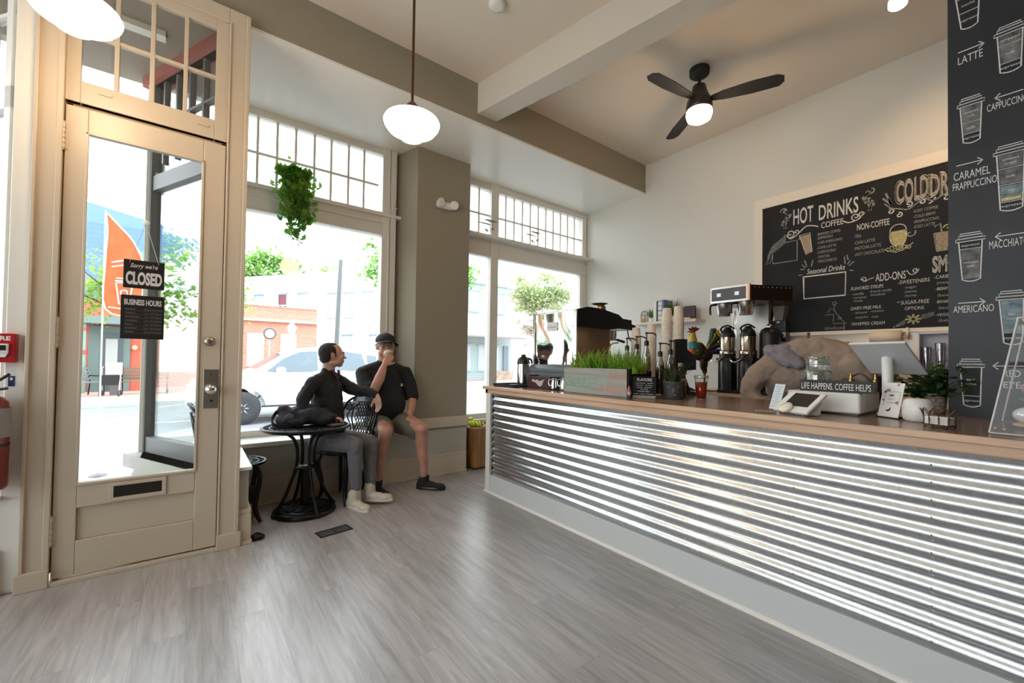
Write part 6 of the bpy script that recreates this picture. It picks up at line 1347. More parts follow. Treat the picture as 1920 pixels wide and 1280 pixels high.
def shoe(name, heel, toe, m_, sole, par, s=1., low=False):
    h = Z_(heel); t_ = Z_(toe); d = (t_ - h); L = d.length; d.normalize(); sd = d.cross(Z_((0, 0, 1))).normalized(); M = Matrix((d, sd, d.cross(sd))).transposed() if True else None; up = sd.cross(d) * 1
    M = Matrix((d, sd, up)).transposed(); Q = lambda x, y, z: h + M @ Z_((x, y, z)); b = MB()
    b.ell(Q(.045, 0, .04), .05, .038, .042, M); b.ell(Q(L * .45, 0, .04), L * .32, .042, .036, M); b.ell(Q(L * .76, 0, .032), L * .25, .046, .030, M); b.ell(Q(.055, 0, .075), .046, .036, .035, M); caps(b, [Q(.07, 0, .06), Q(.078, 0, .115)], [.046, .047]); b.ell(Q(L * .33, 0, .072), .05, .028, .024, M @ ry(.35))
    o = b.build(name, m_, par, remesh=.006, sfac=3)
    b = MB(); n = 26; ring = []
    for k in range(n):
        a = 2 * PI * k / n; x = L / 2 + (L / 2 + .006) * math.cos(a); y = (.040 + .010 * max(0, math.cos(a))) * math.sin(a); ring.append((x, y))
    b.add([Q(x, y, 0) for x, y in ring] + [Q(x * 1.0, y * 1.05, .014) for x, y in ring] + [Q(x, y * .98, .026) for x, y in ring], [tuple(range(n - 1, -1, -1)), tuple(range(2 * n, 3 * n))] + [(j * n + k, j * n + (k + 1) % n, (j + 1) * n + (k + 1) % n, (j + 1) * n + k) for j in range(2) for k in range(n)], False)
    b.build('sole', sole, o)
    b = MB()
    for k in range(5): x = L * (.34 + .07 * k); z = .094 - .0085 * k; b.tube([Q(x, -.022, z - .006), Q(x + .006, 0, z + .003), Q(x, .022, z - .006)], .0028, 5)
    b.build('laces', m_, o); return o
M_bsh = mat('black_sneaker', (.010, .010, .011), .8, bump=.5, bscale=90)
shoe('shoe', (1.782, 3.852, .002), (1.985, 3.648, .002), M_bsh, M_black, m1); shoe('shoe', (1.395, 3.97, .002), (1.43, 3.69, .002), M_bsh, M_black, m1)
# coffee cup
t = thing('takeaway_cup', 'white paper coffee cup the man in the cap is drinking from', 'cup', (1.525, 3.955, 1.24))
ax_ = Z_((.06, -.60, -.80)).normalized()   # from mouth to base
mouth = P1(0, .105, -.062); R_ = along(-ax_); c0 = mouth + ax_ * .115
MB().lathe([(.026, 0), (.027, .002), (.039, .10), (.041, .104)], c0, 28, R_).build('cup_wall', mat('cup_white', (.80, .76, .70), .5), t); MB().lathe([(.042, .10), (.043, .106), (.038, .116), (.036, .118), (0, .118)], c0, 28, R_).build('lid', M_wp, t)
MB().lathe([(.032, .03), (.0385, .085)], c0, 28, R_, caps=False).lathe([(.033, .03), (.0395, .085)], c0, 28, R_, caps=False).build('sleeve', mat('kraft_sleeve', (.42, .28, .16), .8), t)

# ---- younger man at the table, turned toward his companion
m2 = thing('person', 'man with dark receding hair, black pullover and grey trousers at the bistro table', 'person', (1.0, 3.98, .46))
SK2 = skin_mat('fair_skin', (.62, .36, .27)); b = MB()
P2, M2 = head(b, (1.0, 3.97, 1.30), (.97, -.10, .02), (0, 0, 1), .98)
caps(b, [(.965, 3.98, 1.11), (.975, 3.975, 1.22)], [.055, .052]); caps(b, [(.98, 4.0, .60), (.97, 3.99, .82), (.965, 3.99, 1.02)], [.115, .11, .10]); caps(b, [(.84, 3.93, 1.05), (.965, 3.985, 1.09), (1.09, 4.04, 1.05)], [.045, .06, .045])
caps(b, [(.835, 3.925, 1.05), (.755, 3.875, .93), (.735, 3.83, .845)], [.042, .040, .036]); caps(b, [(.735, 3.83, .845), (.84, 3.765, .80), (.905, 3.73, .775)], [.036, .032, .024])
hand(b, (.90, 3.732, .778), (.9, -.25, -.12), (-.1, 0, -1), .55, .98, thumb=1)
caps(b, [(1.095, 4.045, 1.05), (1.19, 4.0, .985), (1.27, 3.95, .965)], [.042, .04, .036]); caps(b, [(1.27, 3.95, .965), (1.32, 3.90, .955), (1.365, 3.845, .93)], [.036, .031, .024])
hand(b, (1.365, 3.845, .93), (.12, -.22, -.95), (-.8, -.4, 0), .35, .98, thumb=1)
K2 = (((.91, 3.98, .52), (1.115, 3.64, .535), (1.135, 3.66, .10)), ((1.04, 4.04, .52), (1.275, 3.74, .525), (1.285, 3.73, .10)))
for hx, kx, ax in K2:
    caps(b, [hx, kx], [.08, .05]); caps(b, [kx, Z_(kx).lerp(Z_(ax), .35) + Z_((0, .015, 0)), ax], [.05, .045, .032]); caps(b, [ax, Z_(ax) + Z_((.005, -.01, -.05))], [.032, .028])
b.build('body', SK2, m2, remesh=.0065, sfac=3); eyes(P2, M2, m2, .98)
b = MB(); b.ell(P2(0, -.040, .022), .083, .082, .086, M2).ell(P2(0, -.055, -.035), .066, .058, .045, M2).ell(P2(0, -.025, .075), .058, .070, .036, M2).ell(P2(0, -.005, .088), .045, .045, .022, M2)
for x in (-1, 1): b.ell(P2(x * .070, -.008, .035), .014, .028, .045, M2); b.ell(P2(x * .076, .014, .0), .006, .009, .022, M2)
b.build('hair', mat('dark_brown_hair', (.022, .012, .009), .7, bump=.9, bscale=70), m2, remesh=.005, sfac=2, disp=(.006, .012))
M_pul = mat('black_pullover_knit', (.012, .012, .016), .8, bump=.5, bscale=18)
b = MB(); caps(b, [(.985, 4.0, .56), (.97, 3.985, .76), (.965, 3.99, 1.0)], [.145, .14, .125]); caps(b, [(.855, 3.935, 1.055), (.965, 3.985, 1.085), (1.08, 4.035, 1.055)], [.06, .078, .06]); caps(b, [(.965, 3.985, 1.09), (.968, 3.98, 1.15)], [.075, .060])
caps(b, [(.835, 3.925, 1.05), (.755, 3.875, .93), (.735, 3.83, .845)], [.060, .056, .052]); caps(b, [(.735, 3.83, .845), (.83, 3.77, .803), (.885, 3.738, .782)], [.052, .045, .037])
caps(b, [(1.095, 4.045, 1.05), (1.19, 4.0, .985), (1.27, 3.95, .965)], [.060, .058, .052]); caps(b, [(1.27, 3.95, .965), (1.315, 3.905, .957), (1.35, 3.862, .938)], [.052, .045, .038])
b.build('pullover', M_pul, m2, remesh=.008, sfac=3, disp=(.018, .05))
b = MB().tube([(.99, 3.915, 1.16), (1.02, 3.895, 1.11), (1.03, 3.885, 1.075)], [.013, .012, .005], 8).tube([(1.045, 3.94, 1.16), (1.045, 3.915, 1.12), (1.035, 3.895, 1.08)], [.012, .011, .005], 8); b.build('shirt_collar', mat('plum_collar', (.06, .03, .045), .8), m2)
M_trs = mat('grey_trousers', (.155, .15, .168), .85, bump=.4, bscale=24); b = MB(); b.ell((.985, 4.0, .53), .15, .13, .09)
for hx, kx, ax in K2: caps(b, [hx, (Z_(hx) + Z_(kx)) / 2 + Z_((0, 0, .01)), kx], [.096, .086, .068]); caps(b, [kx, Z_(kx).lerp(Z_(ax), .5) + Z_((0, .012, 0)), Z_(ax) + Z_((0, 0, .075))], [.067, .058, .048])
b.build('trousers', M_trs, m2, remesh=.008, sfac=3, disp=(.014, .045))
for hx, kx, ax in K2: caps(MB(), [Z_(ax) + Z_((0, 0, .07)), Z_(ax) + Z_((.005, -.008, -.045))], [.037, .038]).build('sock', mat('white_sock', (.62, .60, .60), .9, bump=.4, bscale=200), m2)
M_csh = mat('cream_running_shoe', (.60, .55, .46), .75, bump=.5, bscale=60); M_cso = mat('cream_sole', (.66, .62, .54), .6)
shoe('shoe', (1.085, 3.72, .002), (1.18, 3.47, .002), M_csh, M_cso, m2); shoe('shoe', (1.215, 3.755, .012), (1.415, 3.55, .035), M_csh, M_cso, m2)

# ---- barista bent over behind the counter
m3 = thing('person', 'barista in a taupe hooded sweatshirt bent over behind the counter', 'person', (3.72, 1.15, 0))
M_hood = mat('taupe_sweatshirt', (.33, .25, .20), .9, bump=.4, bscale=16); M_hd2 = mat('grey_hood', (.24, .22, .25), .9, bump=.4, bscale=20)
b = MB(); caps(b, [(3.72, .78, 1.22), (3.74, .95, 1.31), (3.73, 1.13, 1.35), (3.72, 1.27, 1.33)], [.12, .135, .135, .12]); b.ell((3.70, 1.20, 1.36), .13, .15, .11); b.ell((3.66, 1.30, 1.20), .12, .16, .17); b.ell((3.66, 1.05, 1.22), .12, .22, .15)
caps(b, [(3.62, 1.36, 1.27), (3.56, 1.47, 1.16), (3.52, 1.50, 1.06)], [.10, .085, .075]); caps(b, [(3.52, 1.50, 1.06), (3.48, 1.42, .98), (3.42, 1.33, .97)], [.07, .058, .045]); caps(b, [(3.78, 1.33, 1.22), (3.80, 1.42, 1.08), (3.78, 1.38, .99)], [.085, .07, .05]); caps(b, [(3.60, .85, 1.26), (3.58, .78, 1.19)], [.09, .05])
b.build('sweatshirt', M_hood, m3, remesh=.010, sfac=4, disp=(.03, .075))
b = MB(); b.ell((3.63, 1.30, 1.345), .10, .125, .085, rz(.3)).ell((3.58, 1.235, 1.30), .07, .10, .055, rz(.3)); caps(b, [(3.60, 1.38, 1.38), (3.55, 1.27, 1.31), (3.53, 1.16, 1.27)], [.05, .05, .035]); b.build('hood', M_hd2, m3, remesh=.009, sfac=4, disp=(.03, .045))
b = MB(); head(b, (3.70, 1.42, 1.20), (0, .5, -.86), (0, .86, .5), .98); caps(b, [(3.70, 1.30, 1.28), (3.70, 1.38, 1.24)], [.06, .055]); caps(b, [(3.48, 1.42, .98), (3.42, 1.33, .97)], [.035, .027]); hand(b, (3.42, 1.33, .97), (-.5, -.7, -.2), (0, 0, -1), .4, .95)
caps(b, [(3.72, .95, 1.28), (3.72, 1.3, 1.3)], [.09, .08]); caps(b, [(3.72, .80, 1.20), (3.74, .82, .95)], [.11, .12])
for y in (.74, .90): caps(b, [(3.74, y, .92), (3.70, y, .48), (3.74, y, .10)], [.085, .055, .035]); caps(b, [(3.74, y, .08), (3.66, y + .06, .035)], [.035, .03])
b.build('body', SK2, m3, remesh=.008, sfac=3)
b = MB(); caps(b, [(3.72, .80, 1.18), (3.74, .82, .95)], [.125, .135])
for y in (.74, .90): caps(b, [(3.74, y, .92), (3.70, y, .48), (3.74, y, .14)], [.10, .07, .055])
b.build('trousers', mat('dark_jeans', (.02, .022, .03), .8), m3, remesh=.01, sfac=3)
for y in (.74, .90): shoe('shoe', (3.78, y - .04, .002), (3.60, y + .12, .002), M_bsh, M_black, m3)
# ------------------------------------------------------------------ street outside
GZ = -.15
M_side = brick_mat('concrete_sidewalk', (.52, .51, .49), (.56, .55, .53), (.36, .35, .34), 1.5, 1.5, .012, .85, (0, 0, 0), .2, 0)
M_asph = mat('worn_asphalt', (.27, .27, .28), .9, var=.12, vscale=3, bump=.3, bscale=60)
M_brk = brick_mat('pink_brick_paving', (.52, .33, .27), (.58, .40, .34), (.45, .38, .34), .22, .11, .006, .85, (0, 0, 0), .1)
struct(MB().box(-30, 40, 4.6, 7.6, -.3, -.06), 'sidewalk', M_side); struct(MB().box(-30, 40, 7.6, 15.9, -.3, GZ - .02), 'road', M_asph)
struct(MB().box(-30, 40, 7.45, 7.62, -.3, -.05).box(-30, 40, 15.8, 15.98, -.3, -.05), 'kerb', mat('kerb_stone', (.5, .49, .47), .8))
struct(MB().box(-30, 40, 15.98, 60, -.3, -.06), 'sidewalk.001', M_brk)
struct(MB().box(-1.9, .2, 3.42, 4.62, -.3, -.03), 'sidewalk.002', M_side)
struct(MB().box(-30, 40, 11.7, 11.82, GZ - .021, GZ - .016), 'road_marking', mat('road_paint', (.7, .68, .6), .8))
struct(MB().box(-1.75, .22, 3.475, 4.64, 3.535, 3.555), 'ceiling.002', mat('porch_ceiling_tan', (.26, .21, .165), .7))
t = thing('porch_light', 'white strip light on the porch ceiling seen through the transom panes', 'light fitting', (-.35, 3.9, 3.5)); MB().box(-.62, -.20, 3.78, 3.86, 3.495, 3.535).build('strip_housing', M_white, t)
# white SUV
M_car = mat('white_car_paint', (.78, .78, .78), .25, coat=.6); M_cg = mat('car_glass', (.10, .14, .17), .08, .0, coat=.5); M_tyre = mat('tyre_rubber', (.05, .05, .055), .8); M_al = mat('alloy_wheel', (.5, .51, .53), .3, .8)
t = thing('suv', 'white SUV parked in the street outside the larger window', 'car', (2.2, 11.3, GZ))
y0, y1 = 10.45, 12.25; g0 = GZ - .02
prof = [(-.10, .42), (-.12, .75), (.0, .92), (.35, 1.02), (.95, 1.10), (1.05, 1.14), (1.62, 1.52), (1.95, 1.66), (2.6, 1.72), (3.5, 1.70), (4.2, 1.60), (4.55, 1.20), (4.62, .95), (4.62, .50), (4.5, .40), (3.98, .36)]
arch = lambda cx: [(cx + .42 * math.cos(a), .36 + .42 * math.sin(a)) for a in [PI * i / 10 for i in range(11)]]
full = prof[:-1] + arch(3.55) + arch(.85) 
secs = []
for y, s, zt in ((y0 + .0, .0, 0), (y0 + .05, 1, 0), (y1 - .05, 1, 0), (y1, 0, 0)):
    secs.append([((x if s else 2.25 + (x - 2.25) * .985), y + (0 if z < 1.12 else (.22 * (z - 1.12) / .6) * (1 if y < 11.3 else -1)), g0 + z * (1 if s else .99)) for x, z in full])
b = MB(); n = len(full)
for i in range(3): b.add(secs[i] + secs[i + 1], [(k, (k + 1) % n, n + (k + 1) % n, n + k) for k in range(n)], True)
b.add(secs[0], [tuple(range(n))]); b.add(secs[3], [tuple(range(n))]); b.build('car_body', M_car, t)
def sidepoly(P, nm, m_, off=.0):
    b = MB()
    for sgn, yy in ((1, y0 - .004), (-1, y1 + .004)):
        b.add([(x, yy + sgn * (max(0, .22 * (z - 1.12) / .6) - off), g0 + z) for x, z in P], [tuple(range(len(P)))])
    return b.build(nm, m_, t)
sidepoly([(1.28, 1.13), (1.62, 1.42), (1.95, 1.57), (2.32, 1.60), (2.32, 1.14)], 'front_window', M_cg); sidepoly([(2.42, 1.14), (2.42, 1.60), (3.0, 1.60), (3.35, 1.56), (3.45, 1.18)], 'rear_window', M_cg); sidepoly([(3.55, 1.19), (3.47, 1.54), (4.0, 1.46), (4.25, 1.24)], 'quarter_window', M_cg)
MB().hexa([(1.12, y0 + .18, g0 + 1.165), (1.12, y1 - .18, g0 + 1.165), (1.66, y1 - .3, g0 + 1.53), (1.66, y0 + .3, g0 + 1.53)], [(1.10, y0 + .18, g0 + 1.18), (1.10, y1 - .18, g0 + 1.18), (1.64, y1 - .3, g0 + 1.545), (1.64, y0 + .3, g0 + 1.545)]).build('windscreen', M_cg, t)
sidepoly([(2.36, .45), (2.36, 1.12), (2.375, 1.12), (2.375, .45)], 'door_seam', M_tyre); sidepoly([(1.2, .36), (1.2, .40), (3.2, .40), (3.2, .36)], 'rocker_trim', M_tyre); sidepoly([(2.05, .98), (2.05, 1.01), (2.25, 1.01), (2.25, .98)], 'door_handle', M_al, .02)
MB().ell((1.55, y0 - .08, g0 + 1.16), .10, .08, .075).build('wing_mirror', M_car, t)
MB().ell((.05, y0 + .06, g0 + .82), .16, .06, .07, ry(.2)).build('headlight', M_al, t)
for cx in (.85, 3.55):
    for yy, s in ((y0 - .005, 1), (y1 + .005, -1)):
        w = MB().lathe([(.22, .0), (.34, .01), (.35, .04), (.35, .19), (.33, .21)], (cx, yy, g0 + .35), 36, rx(-PI / 2 * s)).build('wheel', M_tyre, t)
        b = MB().lathe([(.0, .02), (.05, .015), (.06, .03)], (cx, yy, g0 + .35), 20, rx(-PI / 2 * s)).lathe([(.215, .015), (.235, .02), (.22, .05)], (cx, yy, g0 + .35), 30, rx(-PI / 2 * s), caps=False)
        for k in range(7): a = k * 2 * PI / 7; b.tube([(cx + .05 * math.cos(a), yy + .02 * s, g0 + .35 + .05 * math.sin(a)), (cx + .22 * math.cos(a), yy + .015 * s, g0 + .35 + .22 * math.sin(a))], [.024, .016], 6)
        b.build('rim', M_al, w)
# trees
random.seed(5)
def tree(name, label, c, r, n, leaf, m_, trunk=True, tm=None, group=None):
    t = thing(name, label, 'tree', (c[0], c[1], -.06), group=group); b = MB(); c = Vector(c)
    cl = [(c + Vector([q * w for q, w in zip(Vector([random.gauss(0, 1) for _ in range(3)]).normalized() * random.random() ** .4, (r[0] * .85, r[1] * .85, r[2] * .8))]), random.uniform(.22, .36) * min(r)) for _ in range(34)]
    for k in range(n):
        q, s = random.choice(cl); p = q + Vector([random.gauss(0, .55) * s * (1.3 if i < 2 else .8) for i in range(3)]); R = Matrix.Rotation(random.uniform(0, 6.28), 3, 'Z') @ Matrix.Rotation(random.uniform(-.9, .9), 3, 'X'); l = leaf * random.uniform(.6, 1.3)
        b.add([p + R @ Vector(v) * l for v in ((0, -.5, 0), (.33, 0, .06), (0, .6, 0), (-.33, 0, .06))], [(0, 1, 2, 3)])
    b.build('crown', m_, t)
    if trunk:
        b = MB().tube(cat([(c.x, c.y, -.08), (c.x + .05, c.y, 1.), (c.x, c.y, c.z)], 5), [.11 - .005 * k for k in range(11)], 8)
        for q, s in cl[:9]: b.tube([(c.x, c.y, c.z - r[2] * .6), q], [.04, .012], 5)
        b.build('trunk', tm or M_bark, t)
    return t
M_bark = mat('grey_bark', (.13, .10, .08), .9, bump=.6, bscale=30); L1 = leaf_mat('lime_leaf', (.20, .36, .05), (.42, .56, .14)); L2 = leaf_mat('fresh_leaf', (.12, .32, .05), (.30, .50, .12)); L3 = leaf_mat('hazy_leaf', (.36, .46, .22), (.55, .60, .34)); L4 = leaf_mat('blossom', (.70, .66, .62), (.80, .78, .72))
tree('street_tree', 'feathery lime-green street tree across the road, seen through the door glass', (-1.0, 15.0, 3.05), (2.6, 1.4, 1.5), 7000, .14, L1)
tree('street_tree', 'green street tree at the near kerb, half hidden by the pillar', (5.35, 11.6, 3.95), (2.0, 1.1, .95), 5200, .15, L2)
tree('street_tree', 'leafy street tree up the road, mirrored in the espresso machine panel', (-7.2, 12.6, 3.6), (2.8, 1.6, 2.2), 4500, .2, L2)
tree('broad_tree', 'broad green tree rising behind the pale building beyond the larger window', (5.2, 43, 8.0), (4.4, 2.5, 2.9), 4200, .42, L2)
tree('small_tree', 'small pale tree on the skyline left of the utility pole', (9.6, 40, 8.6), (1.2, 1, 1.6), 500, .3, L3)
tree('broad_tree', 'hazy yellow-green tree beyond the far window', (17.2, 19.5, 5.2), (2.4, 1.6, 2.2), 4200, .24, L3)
tree('blossom_tree', 'pale blossoming tree below the hazy green tree beyond the far window', (14.3, 16.8, 3.3), (1.5, 1.2, .9), 2600, .18, L4); tree('small_tree', 'low yellow-green tree behind the espresso machine, beyond the far window', (13.4, 14.2, 2.5), (1.2, .9, .6), 1100, .15, L1)
# buildings
M_wt = mat('window_trim_blue', (.36, .50, .58), .6); M_gl = mat('pale_house_glass', (.50, .56, .60), .15)
def siding(name, c, pitch=.16): return brick_mat(name, c, tuple(min(1, x * 1.03) for x in c), tuple(x * .78 for x in c), 40, pitch, .012, .7, (PI / 2, 0, 0), .25)
def wallseg(par, nm, m_, p0, p1, z0, z1, th=.3):
    p0 = Vector((*p0, 0)); p1 = Vector((*p1, 0)); d = (p1 - p0).normalized(); n_ = Vector((-d.y, d.x, 0)) * th
    if n_.y < 0: n_ = -n_
    a = [p0, p1, p1 + n_, p0 + n_]; return MB().hexa([(q.x, q.y, z0) for q in a], [(q.x, q.y, z1) for q in a]).build(nm, m_, par)
def win(par, p0, p1, s, z0, z1, w, m_t=M_wt, m_g=M_gl, cap=True):
    p0 = Vector((*p0, 0)); p1 = Vector((*p1, 0)); d = (p1 - p0).normalized(); n_ = Vector((-d.y, d.x, 0)); n_ = n_ if n_.y < 0 else -n_; c = p0 + d * s
    def bx(mb, a, b_, z0, z1, t0, t1): q = [c + d * a + n_ * t0, c + d * b_ + n_ * t0, c + d * b_ + n_ * t1, c + d * a + n_ * t1]; mb.hexa([(v.x, v.y, z0) for v in q], [(v.x, v.y, z1) for v in q])
    f = MB(); t_ = .07; h = w / 2; bx(f, -h - t_, -h, z0, z1, -.02, .05); bx(f, h, h + t_, z0, z1, -.02, .05); bx(f, -h - t_, h + t_, z1, z1 + t_, -.02, .06); bx(f, -h - t_ * 1.4, h + t_ * 1.4, z0 - t_, z0, -.02, .09); bx(f, -h, h, (z0 + z1) / 2 - .03, (z0 + z1) / 2 + .03, -.02, .03)
    if cap: bx(f, -h - .16, h + .16, z1 + t_, z1 + t_ + .07, -.02, .14)
    o = f.build('window', m_t, par); g = MB(); bx(g, -h, h, z0, z1, -.02, .012); g.build('pane', m_g, o)
hb = thing('pale_building', 'pale two-storey clapboard building with blue window trim beyond the larger window', 'building', (8, 28, -.06))
A0, A1, A2 = (10.3, 24.0), (6.2, 29.9), (1.2, 37.1)
wallseg(hb, 'wall', siding('pale_green_siding', (.62, .66, .58)), A0, A1, -.1, 6.65); wallseg(hb, 'wall', siding('white_siding', (.72, .73, .72)), A1, A2, -.1, 6.65)
M_blu = siding('blue_grey_siding', (.36, .46, .47)); wallseg(hb, 'wall', M_blu, A0, (18.2, 24.0), -.1, 6.5)
wallseg(hb, 'roof_edge', mat('roof_edge_white', (.72, .72, .70), .6), (A0[0] - .05, A0[1] - .1), (A2[0] - .1, A2[1] - .1), 6.62, 6.85, .4); wallseg(hb, 'roof_edge', M_wt, (10.2, 23.8), (18.3, 23.8), 6.45, 6.7, .4)
for s in (1.6, 2.9, 4.3, 5.6): win(hb, A0, A1, s, 3.9, 5.4, .62)
for s in (2.3, 4.4): win(hb, A0, A1, s, 1.2, 2.7, .62)
for i, s in enumerate((.8, 2.5, 4.6, 6.3, 7.8)): win(hb, A1, A2, s, 4.1, 5.5, .7, m_g=(mat('maroon_blind', (.20, .06, .07), .6) if i == 1 else M_gl))
for x in (15.0, 17.1): win(hb, (10.3, 24), (18.2, 24), x - 10.3, 4.6, 5.9, .65)
for x in (14.6, 15.7, 16.9): win(hb, (10.3, 24), (18.2, 24), x - 10.3, .6, 2.2, .5)
MB().box(17.5, 17.9, 23.9, 24.0, -.05, 2.3).build('door', mat('grey_door', (.16, .22, .26), .5), hb)
MB().hexa([(10.3, 22.4, 2.75), (18.3, 22.4, 2.75), (18.3, 24, 4.3), (10.3, 24, 4.3)], [(10.3, 22.3, 2.85), (18.3, 22.3, 2.85), (18.3, 24, 4.42), (10.3, 24, 4.42)]).build('porch_roof', brick_mat('grey_shingles', (.42, .41, .44), (.47, .46, .49), (.33, .32, .35), .3, .2, .01, .8, (0, 0, 0), .3), hb)
MB().box(16.2, 18.2, 23.7, 24.1, -.1, .55).build('stone_base', mat('fieldstone', (.42, .34, .28), .9, var=.4, vscale=4, bump=.6, bscale=8), hb)
br = thing('brick_building', 'low red brick building with a toothed cornice behind the white SUV', 'building', (2.5, 24, -.06))
M_rb = brick_mat('red_brick', (.50, .16, .10), (.58, .22, .15), (.55, .40, .34), .22, .075, .01, .85)
wallseg(br, 'wall', M_rb, (-1.2, 23.2), (5.05, 23.2), -.1, 3.75, 2.5)
b = MB()
for k in range(26): b.box(-1.15 + k * .24, -1.03 + k * .24, 23.08, 23.3, 3.72, 3.84)
b.build('cornice', mat('cornice_stone', (.66, .58, .50), .8), br); MB().box(-1.2, 5.15, 22.95, 23.25, 2.98, 3.10).build('gutter', mat('sage_gutter', (.38, .48, .42), .6), br)
for s in (3.55, 4.95): win(br, (-1.2, 23.2), (5.05, 23.2), s, .9, 2.35, .55, M_white, M_gl, False)
rd = thing('red_shopfront', 'red shopfront with a grey glazed door across the street, seen through the entry door', 'building', (-2.6, 21, -.06))
wallseg(rd, 'wall', mat('salmon_red_wall', (.62, .13, .08), .8), (-5.5, 21), (-1.25, 21), -.1, 3.3, 2.); M_gd = mat('slate_green', (.15, .21, .20), .6)
MB().box(-2.95, -1.85, 20.9, 21.02, -.1, 2.3).build('door_surround', M_gd, rd); d_ = MB().box(-2.62, -2.05, 20.86, 20.9, -.05, 2.05).build('door', mat('dark_slate', (.08, .10, .12), .4), rd); MB().box(-2.5, -2.18, 20.84, 20.86, .85, 1.85).build('pane', mat('door_pane', (.40, .42, .40), .2), d_); MB().box(-2.1, -2.07, 20.82, 20.86, .9, 1.0).build('handle', M_chrome, d_)
b = MB().box(-3.08, -2.92, 20.2, 20.4, -.1, 2.6); b.build('porch_post', mat('porch_green', (.22, .34, .30), .6), rd); MB().box(-3.1, -2.9, 20.18, 20.42, 1.28, 1.42).box(-3.1, -2.9, 20.18, 20.42, 2.1, 2.2).build('post_band', mat('band_red', (.5, .08, .06), .6), rd)
MB().box(-3.2, -1.6, 20.0, 21.0, 2.35, 2.6).build('porch_roof', M_gd, rd); MB().ell((-1.72, 20.85, 1.55), .08, .08, .09).build('lantern', mat('warm_lantern', (.8, .55, .3), .4), rd)
MB().box(-4.7, -3.9, 20.9, 21.0, .7, 2.0).build('window', M_paper, rd); MB().box(-3.75, -3.45, 20.88, 21.0, 1.2, 1.7).build('wall_board', mat('board_rose', (.55, .25, .20), .7), rd)
bl = thing('blue_building', 'tall blue-sided building rising behind the street tree, seen through the door', 'building', (-4, 32, -.06)); wallseg(bl, 'wall', siding('blue_siding', (.10, .19, .38), .25), (-9, 31), (.2, 31), -.1, 8.3, 3.)
MB().hexa([(-9, 31, 8.3), (.2, 31, 8.3), (.2, 34, 8.3), (-9, 34, 8.3)], [(-9, 31, 10.2), (.2, 31, 8.35), (.2, 34, 8.35), (-9, 34, 10.2)]).build('roof', mat('blue_roof_wall', (.12, .22, .42), .7), bl)
gb = thing('grey_gable_house', 'grey shingled gable roof beyond the far window at the right wall', 'building', (17.5, 12.4, -.06)); wallseg(gb, 'wall', siding('cream_siding', (.60, .58, .52)), (15.6, 12.4), (22, 12.4), -.1, 3.3, 3.)
MB().hexa([(15.2, 12.1, 3.3), (22, 12.1, 3.3), (22, 15.6, 3.3), (15.2, 15.6, 3.3)], [(15.7, 13.4, 5.6), (22, 13.4, 5.6), (22, 13.9, 5.6), (15.7, 13.9, 5.6)]).build('roof', brick_mat('old_shingles', (.30, .27, .27), (.35, .32, .32), (.22, .20, .20), .3, .18, .01, .8, (0, 0, 0), .3), gb)
ph = thing('pink_house', 'distant pale pink house between the blue-grey building and the hazy tree', 'building', (24, 28, -.06)); wallseg(ph, 'wall', siding('pink_siding', (.62, .46, .40)), (21, 28), (29, 28), -.1, 5.0, 4.); MB().hexa([(20.8, 27.8, 5), (29.2, 27.8, 5), (29.2, 32.2, 5), (20.8, 32.2, 5)], [(22, 29.8, 7), (28, 29.8, 7), (28, 30.2, 7), (22, 30.2, 7)]).build('roof', mat('brown_roof', (.3, .24, .22), .8), ph); win(ph, (21, 28), (29, 28), 2.2, 1.2, 2.6, .7)
# street furniture
one(MB().cyl((4.18, 16.3, -.08), (4.32, 16.3, 4.95), .085, .07, 16), 'utility_pole', mat('weathered_pole', (.13, .14, .14), .85), 'dark grey utility pole standing across the street, beyond the larger window', 'pole')
t = thing('street_lamp', 'white lantern street lamp in front of the brick building', 'street lamp', (2.72, 15.2, -.06)); MB().cyl((2.72, 16.2, -.07), (2.72, 16.2, 1.95), .045, .035, 12).build('lamp_post', M_wp, t); MB().lathe([(.07, 0), (.13, .30), (.14, .31)], (2.72, 16.2, 1.97), 6, smooth=False).build('lantern_glass', mat('lantern_white', (.75, .75, .72), .3), t); MB().lathe([(.18, 0), (.04, .20), (.02, .26), (0, .27)], (2.72, 16.2, 2.28), 6, smooth=False).build('lantern_cap', M_wp, t)
t = thing('round_sign', 'round white sign with a brown ring in front of the brick building', 'sign', (2.03, 16, -.06)); MB().cyl((2.03, 16, 2.06), (2.03, 16.04, 2.06), .17, seg=32).build('sign_disc', M_paper, t); MB().torus((2.03, 16.0, 2.06), .17, .028, (0, 1, 0), 32, 8).build('sign_ring', mat('ring_brown', (.16, .12, .11), .6), t); MB().cyl((2.03, 16.06, -.07), (2.03, 16.06, 2.0), .022, seg=10).build('post', M_wp, t)
t = thing('feather_flag', 'orange feather flag with a white cup print outside the entry door', 'flag', (-.72, 6.4, -.06)); M_of = leaf_mat('orange_flag_cloth', (.74, .30, .13), (.80, .36, .17))
fl = cat([(-.80, 2.85, 0), (-.78, 2.65, 0), (-.79, 2.3, 0), (-.78, 1.78, 0), (-.52, 1.74, 0), (-.47, 2.05, 0), (-.47, 2.3, 0), (-.56, 2.55, 0), (-.69, 2.72, 0), (-.80, 2.85, 0)], 4)
fo = MB().prism([(p.x, p.y) for p in fl[:-1]], (0, 6.4, 0), (1, 0, 0), (0, 0, 1), (0, .006, 0)).build('flag_cloth', M_of, t)
MB().tube([(p.x, 6.4, p.y) for p in fl], .008, 6).build('white_hem', M_paper, fo); b = MB()
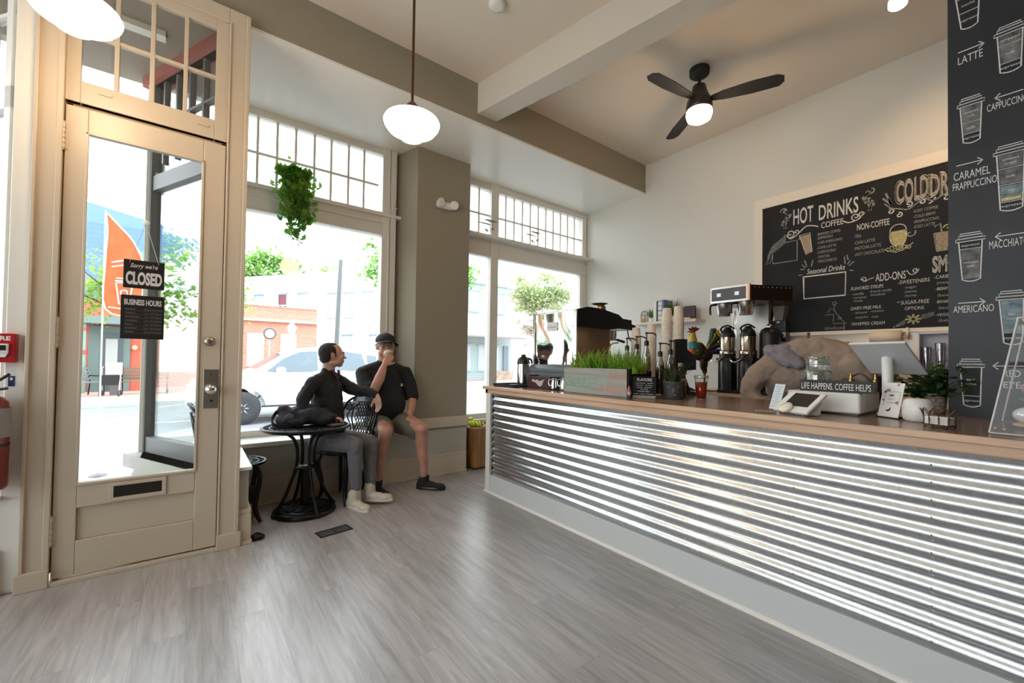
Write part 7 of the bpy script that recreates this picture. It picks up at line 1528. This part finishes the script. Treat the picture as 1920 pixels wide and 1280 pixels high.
for pts in ([(-.70, 2.08), (-.56, 2.08), (-.59, 1.84), (-.67, 1.84), (-.70, 2.08)], [(-.71, 2.10), (-.55, 2.10)], [(-.70, 2.13), (-.56, 2.13)], spiral((-.63, 1.97), .03, .03, 0, 1), [(-.74, 2.25), (-.52, 2.32)], [(-.74, 2.30), (-.60, 2.35)], [(-.76, 1.80), (-.54, 1.78)]): b.ribbon(pts, .016, (0, 6.396, 0), (1, 0, 0), (0, 0, 1))
b.build('cup_print', M_paper, fo); MB().cyl((-.80, 6.4, -.06), (-.80, 6.4, 2.87), .007, seg=10).build('flag_pole', M_wp, t); MB().lathe([(.08, 0), (.07, .02), (.02, .03)], (-.80, 6.4, -.06), 20).build('flag_base', M_greymetal, t)
def bench(x, y, a, m_, lab):
    t = thing('park_bench', lab, 'bench', (x, y, -.06), group='benches across the street'); R = rz(a); W = lambda p, q, z: Vector((x, y, -.06)) + R @ Vector((p, q, z))
    for k in range(4): MB().obox(W(0, -.18 + k * .11, .43), 1.3, .09, .03, R).build('seat_slat', m_, t)
    for k in range(4): MB().obox(W(0, .22 + k * .03, .53 + k * .11), 1.3, .025, .09, R).build('back_slat', m_, t)
    for s in (-.6, .6): MB().tube([W(s, -.2, 0), W(s, -.2, .42), W(s, .2, .42), W(s, .25, 0)], .02, 8).tube([W(s, .2, .42), W(s, .33, .92)], .02, 8).tube([W(s, -.2, .42), W(s, -.2, .62), W(s, .26, .64)], .018, 8).build('bench_end', M_iron, t)
bench(-2.78, 18.9, 1.1, mat('slate_slat', (.20, .23, .23), .7), 'dark slatted bench turned sideways, left of the walker across the street'); bench(-1.30, 19.3, 0, mat('brown_slat', (.20, .14, .10), .7), 'brown slatted bench right of the walker across the street')
t = thing('wheeled_walker', 'wheeled walker parked between the two benches across the street', 'walker', (-2.08, 18.6, -.06)); b = MB()
for s in (-.22, .22): b.tube([(-2.08 + s, 18.35, .0), (-2.08 + s, 18.6, .85)], .018, 8).tube([(-2.08 + s, 18.85, .0), (-2.08 + s, 18.6, .85)], .018, 8).tube([(-2.08 + s, 18.6, .85), (-2.08 + s, 18.8, .88)], .02, 8)
b.build('walker_frame', M_al, t)
for s in (-.22, .22):
    for y in (18.33, 18.87): MB().torus((-2.08 + s, y, .04), .08, .022, (1, 0, 0), 20, 8).build('wheel', M_tyre, t)
MB().box(-2.28, -1.88, 18.45, 18.75, .30, .62).build('walker_bag', M_blackm, t); one(MB().box(-2.26, -1.86, 18.95, 19.05, .62, 1.02), 'notice_board', M_paper, 'white board standing behind the walker across the street', 'sign'); one(MB().box(-2.15, -1.95, 18.96, 19.0, -.06, .62), 'board_stand', M_greymetal, 'grey stand under the white board across the street', 'stand')
t = thing('picket_fence', 'cream cut-out picket fence in front of the red shopfront', 'fence', (-3.9, 20, -.06)); MB().box(-5.2, -3.05, 20.0, 20.04, .95, 1.02).box(-5.2, -3.05, 20.0, 20.04, .05, .12).build('rail', mat('fence_cream', (.66, .68, .56), .7), t)
for k in range(15): MB().box(-5.15 + k * .143, -5.06 + k * .143, 19.98, 20.0, .0, .98).build('picket', M_fc if k else (globals().__setitem__('M_fc', mat('picket_cream', (.68, .70, .58), .7)) or M_fc), t)
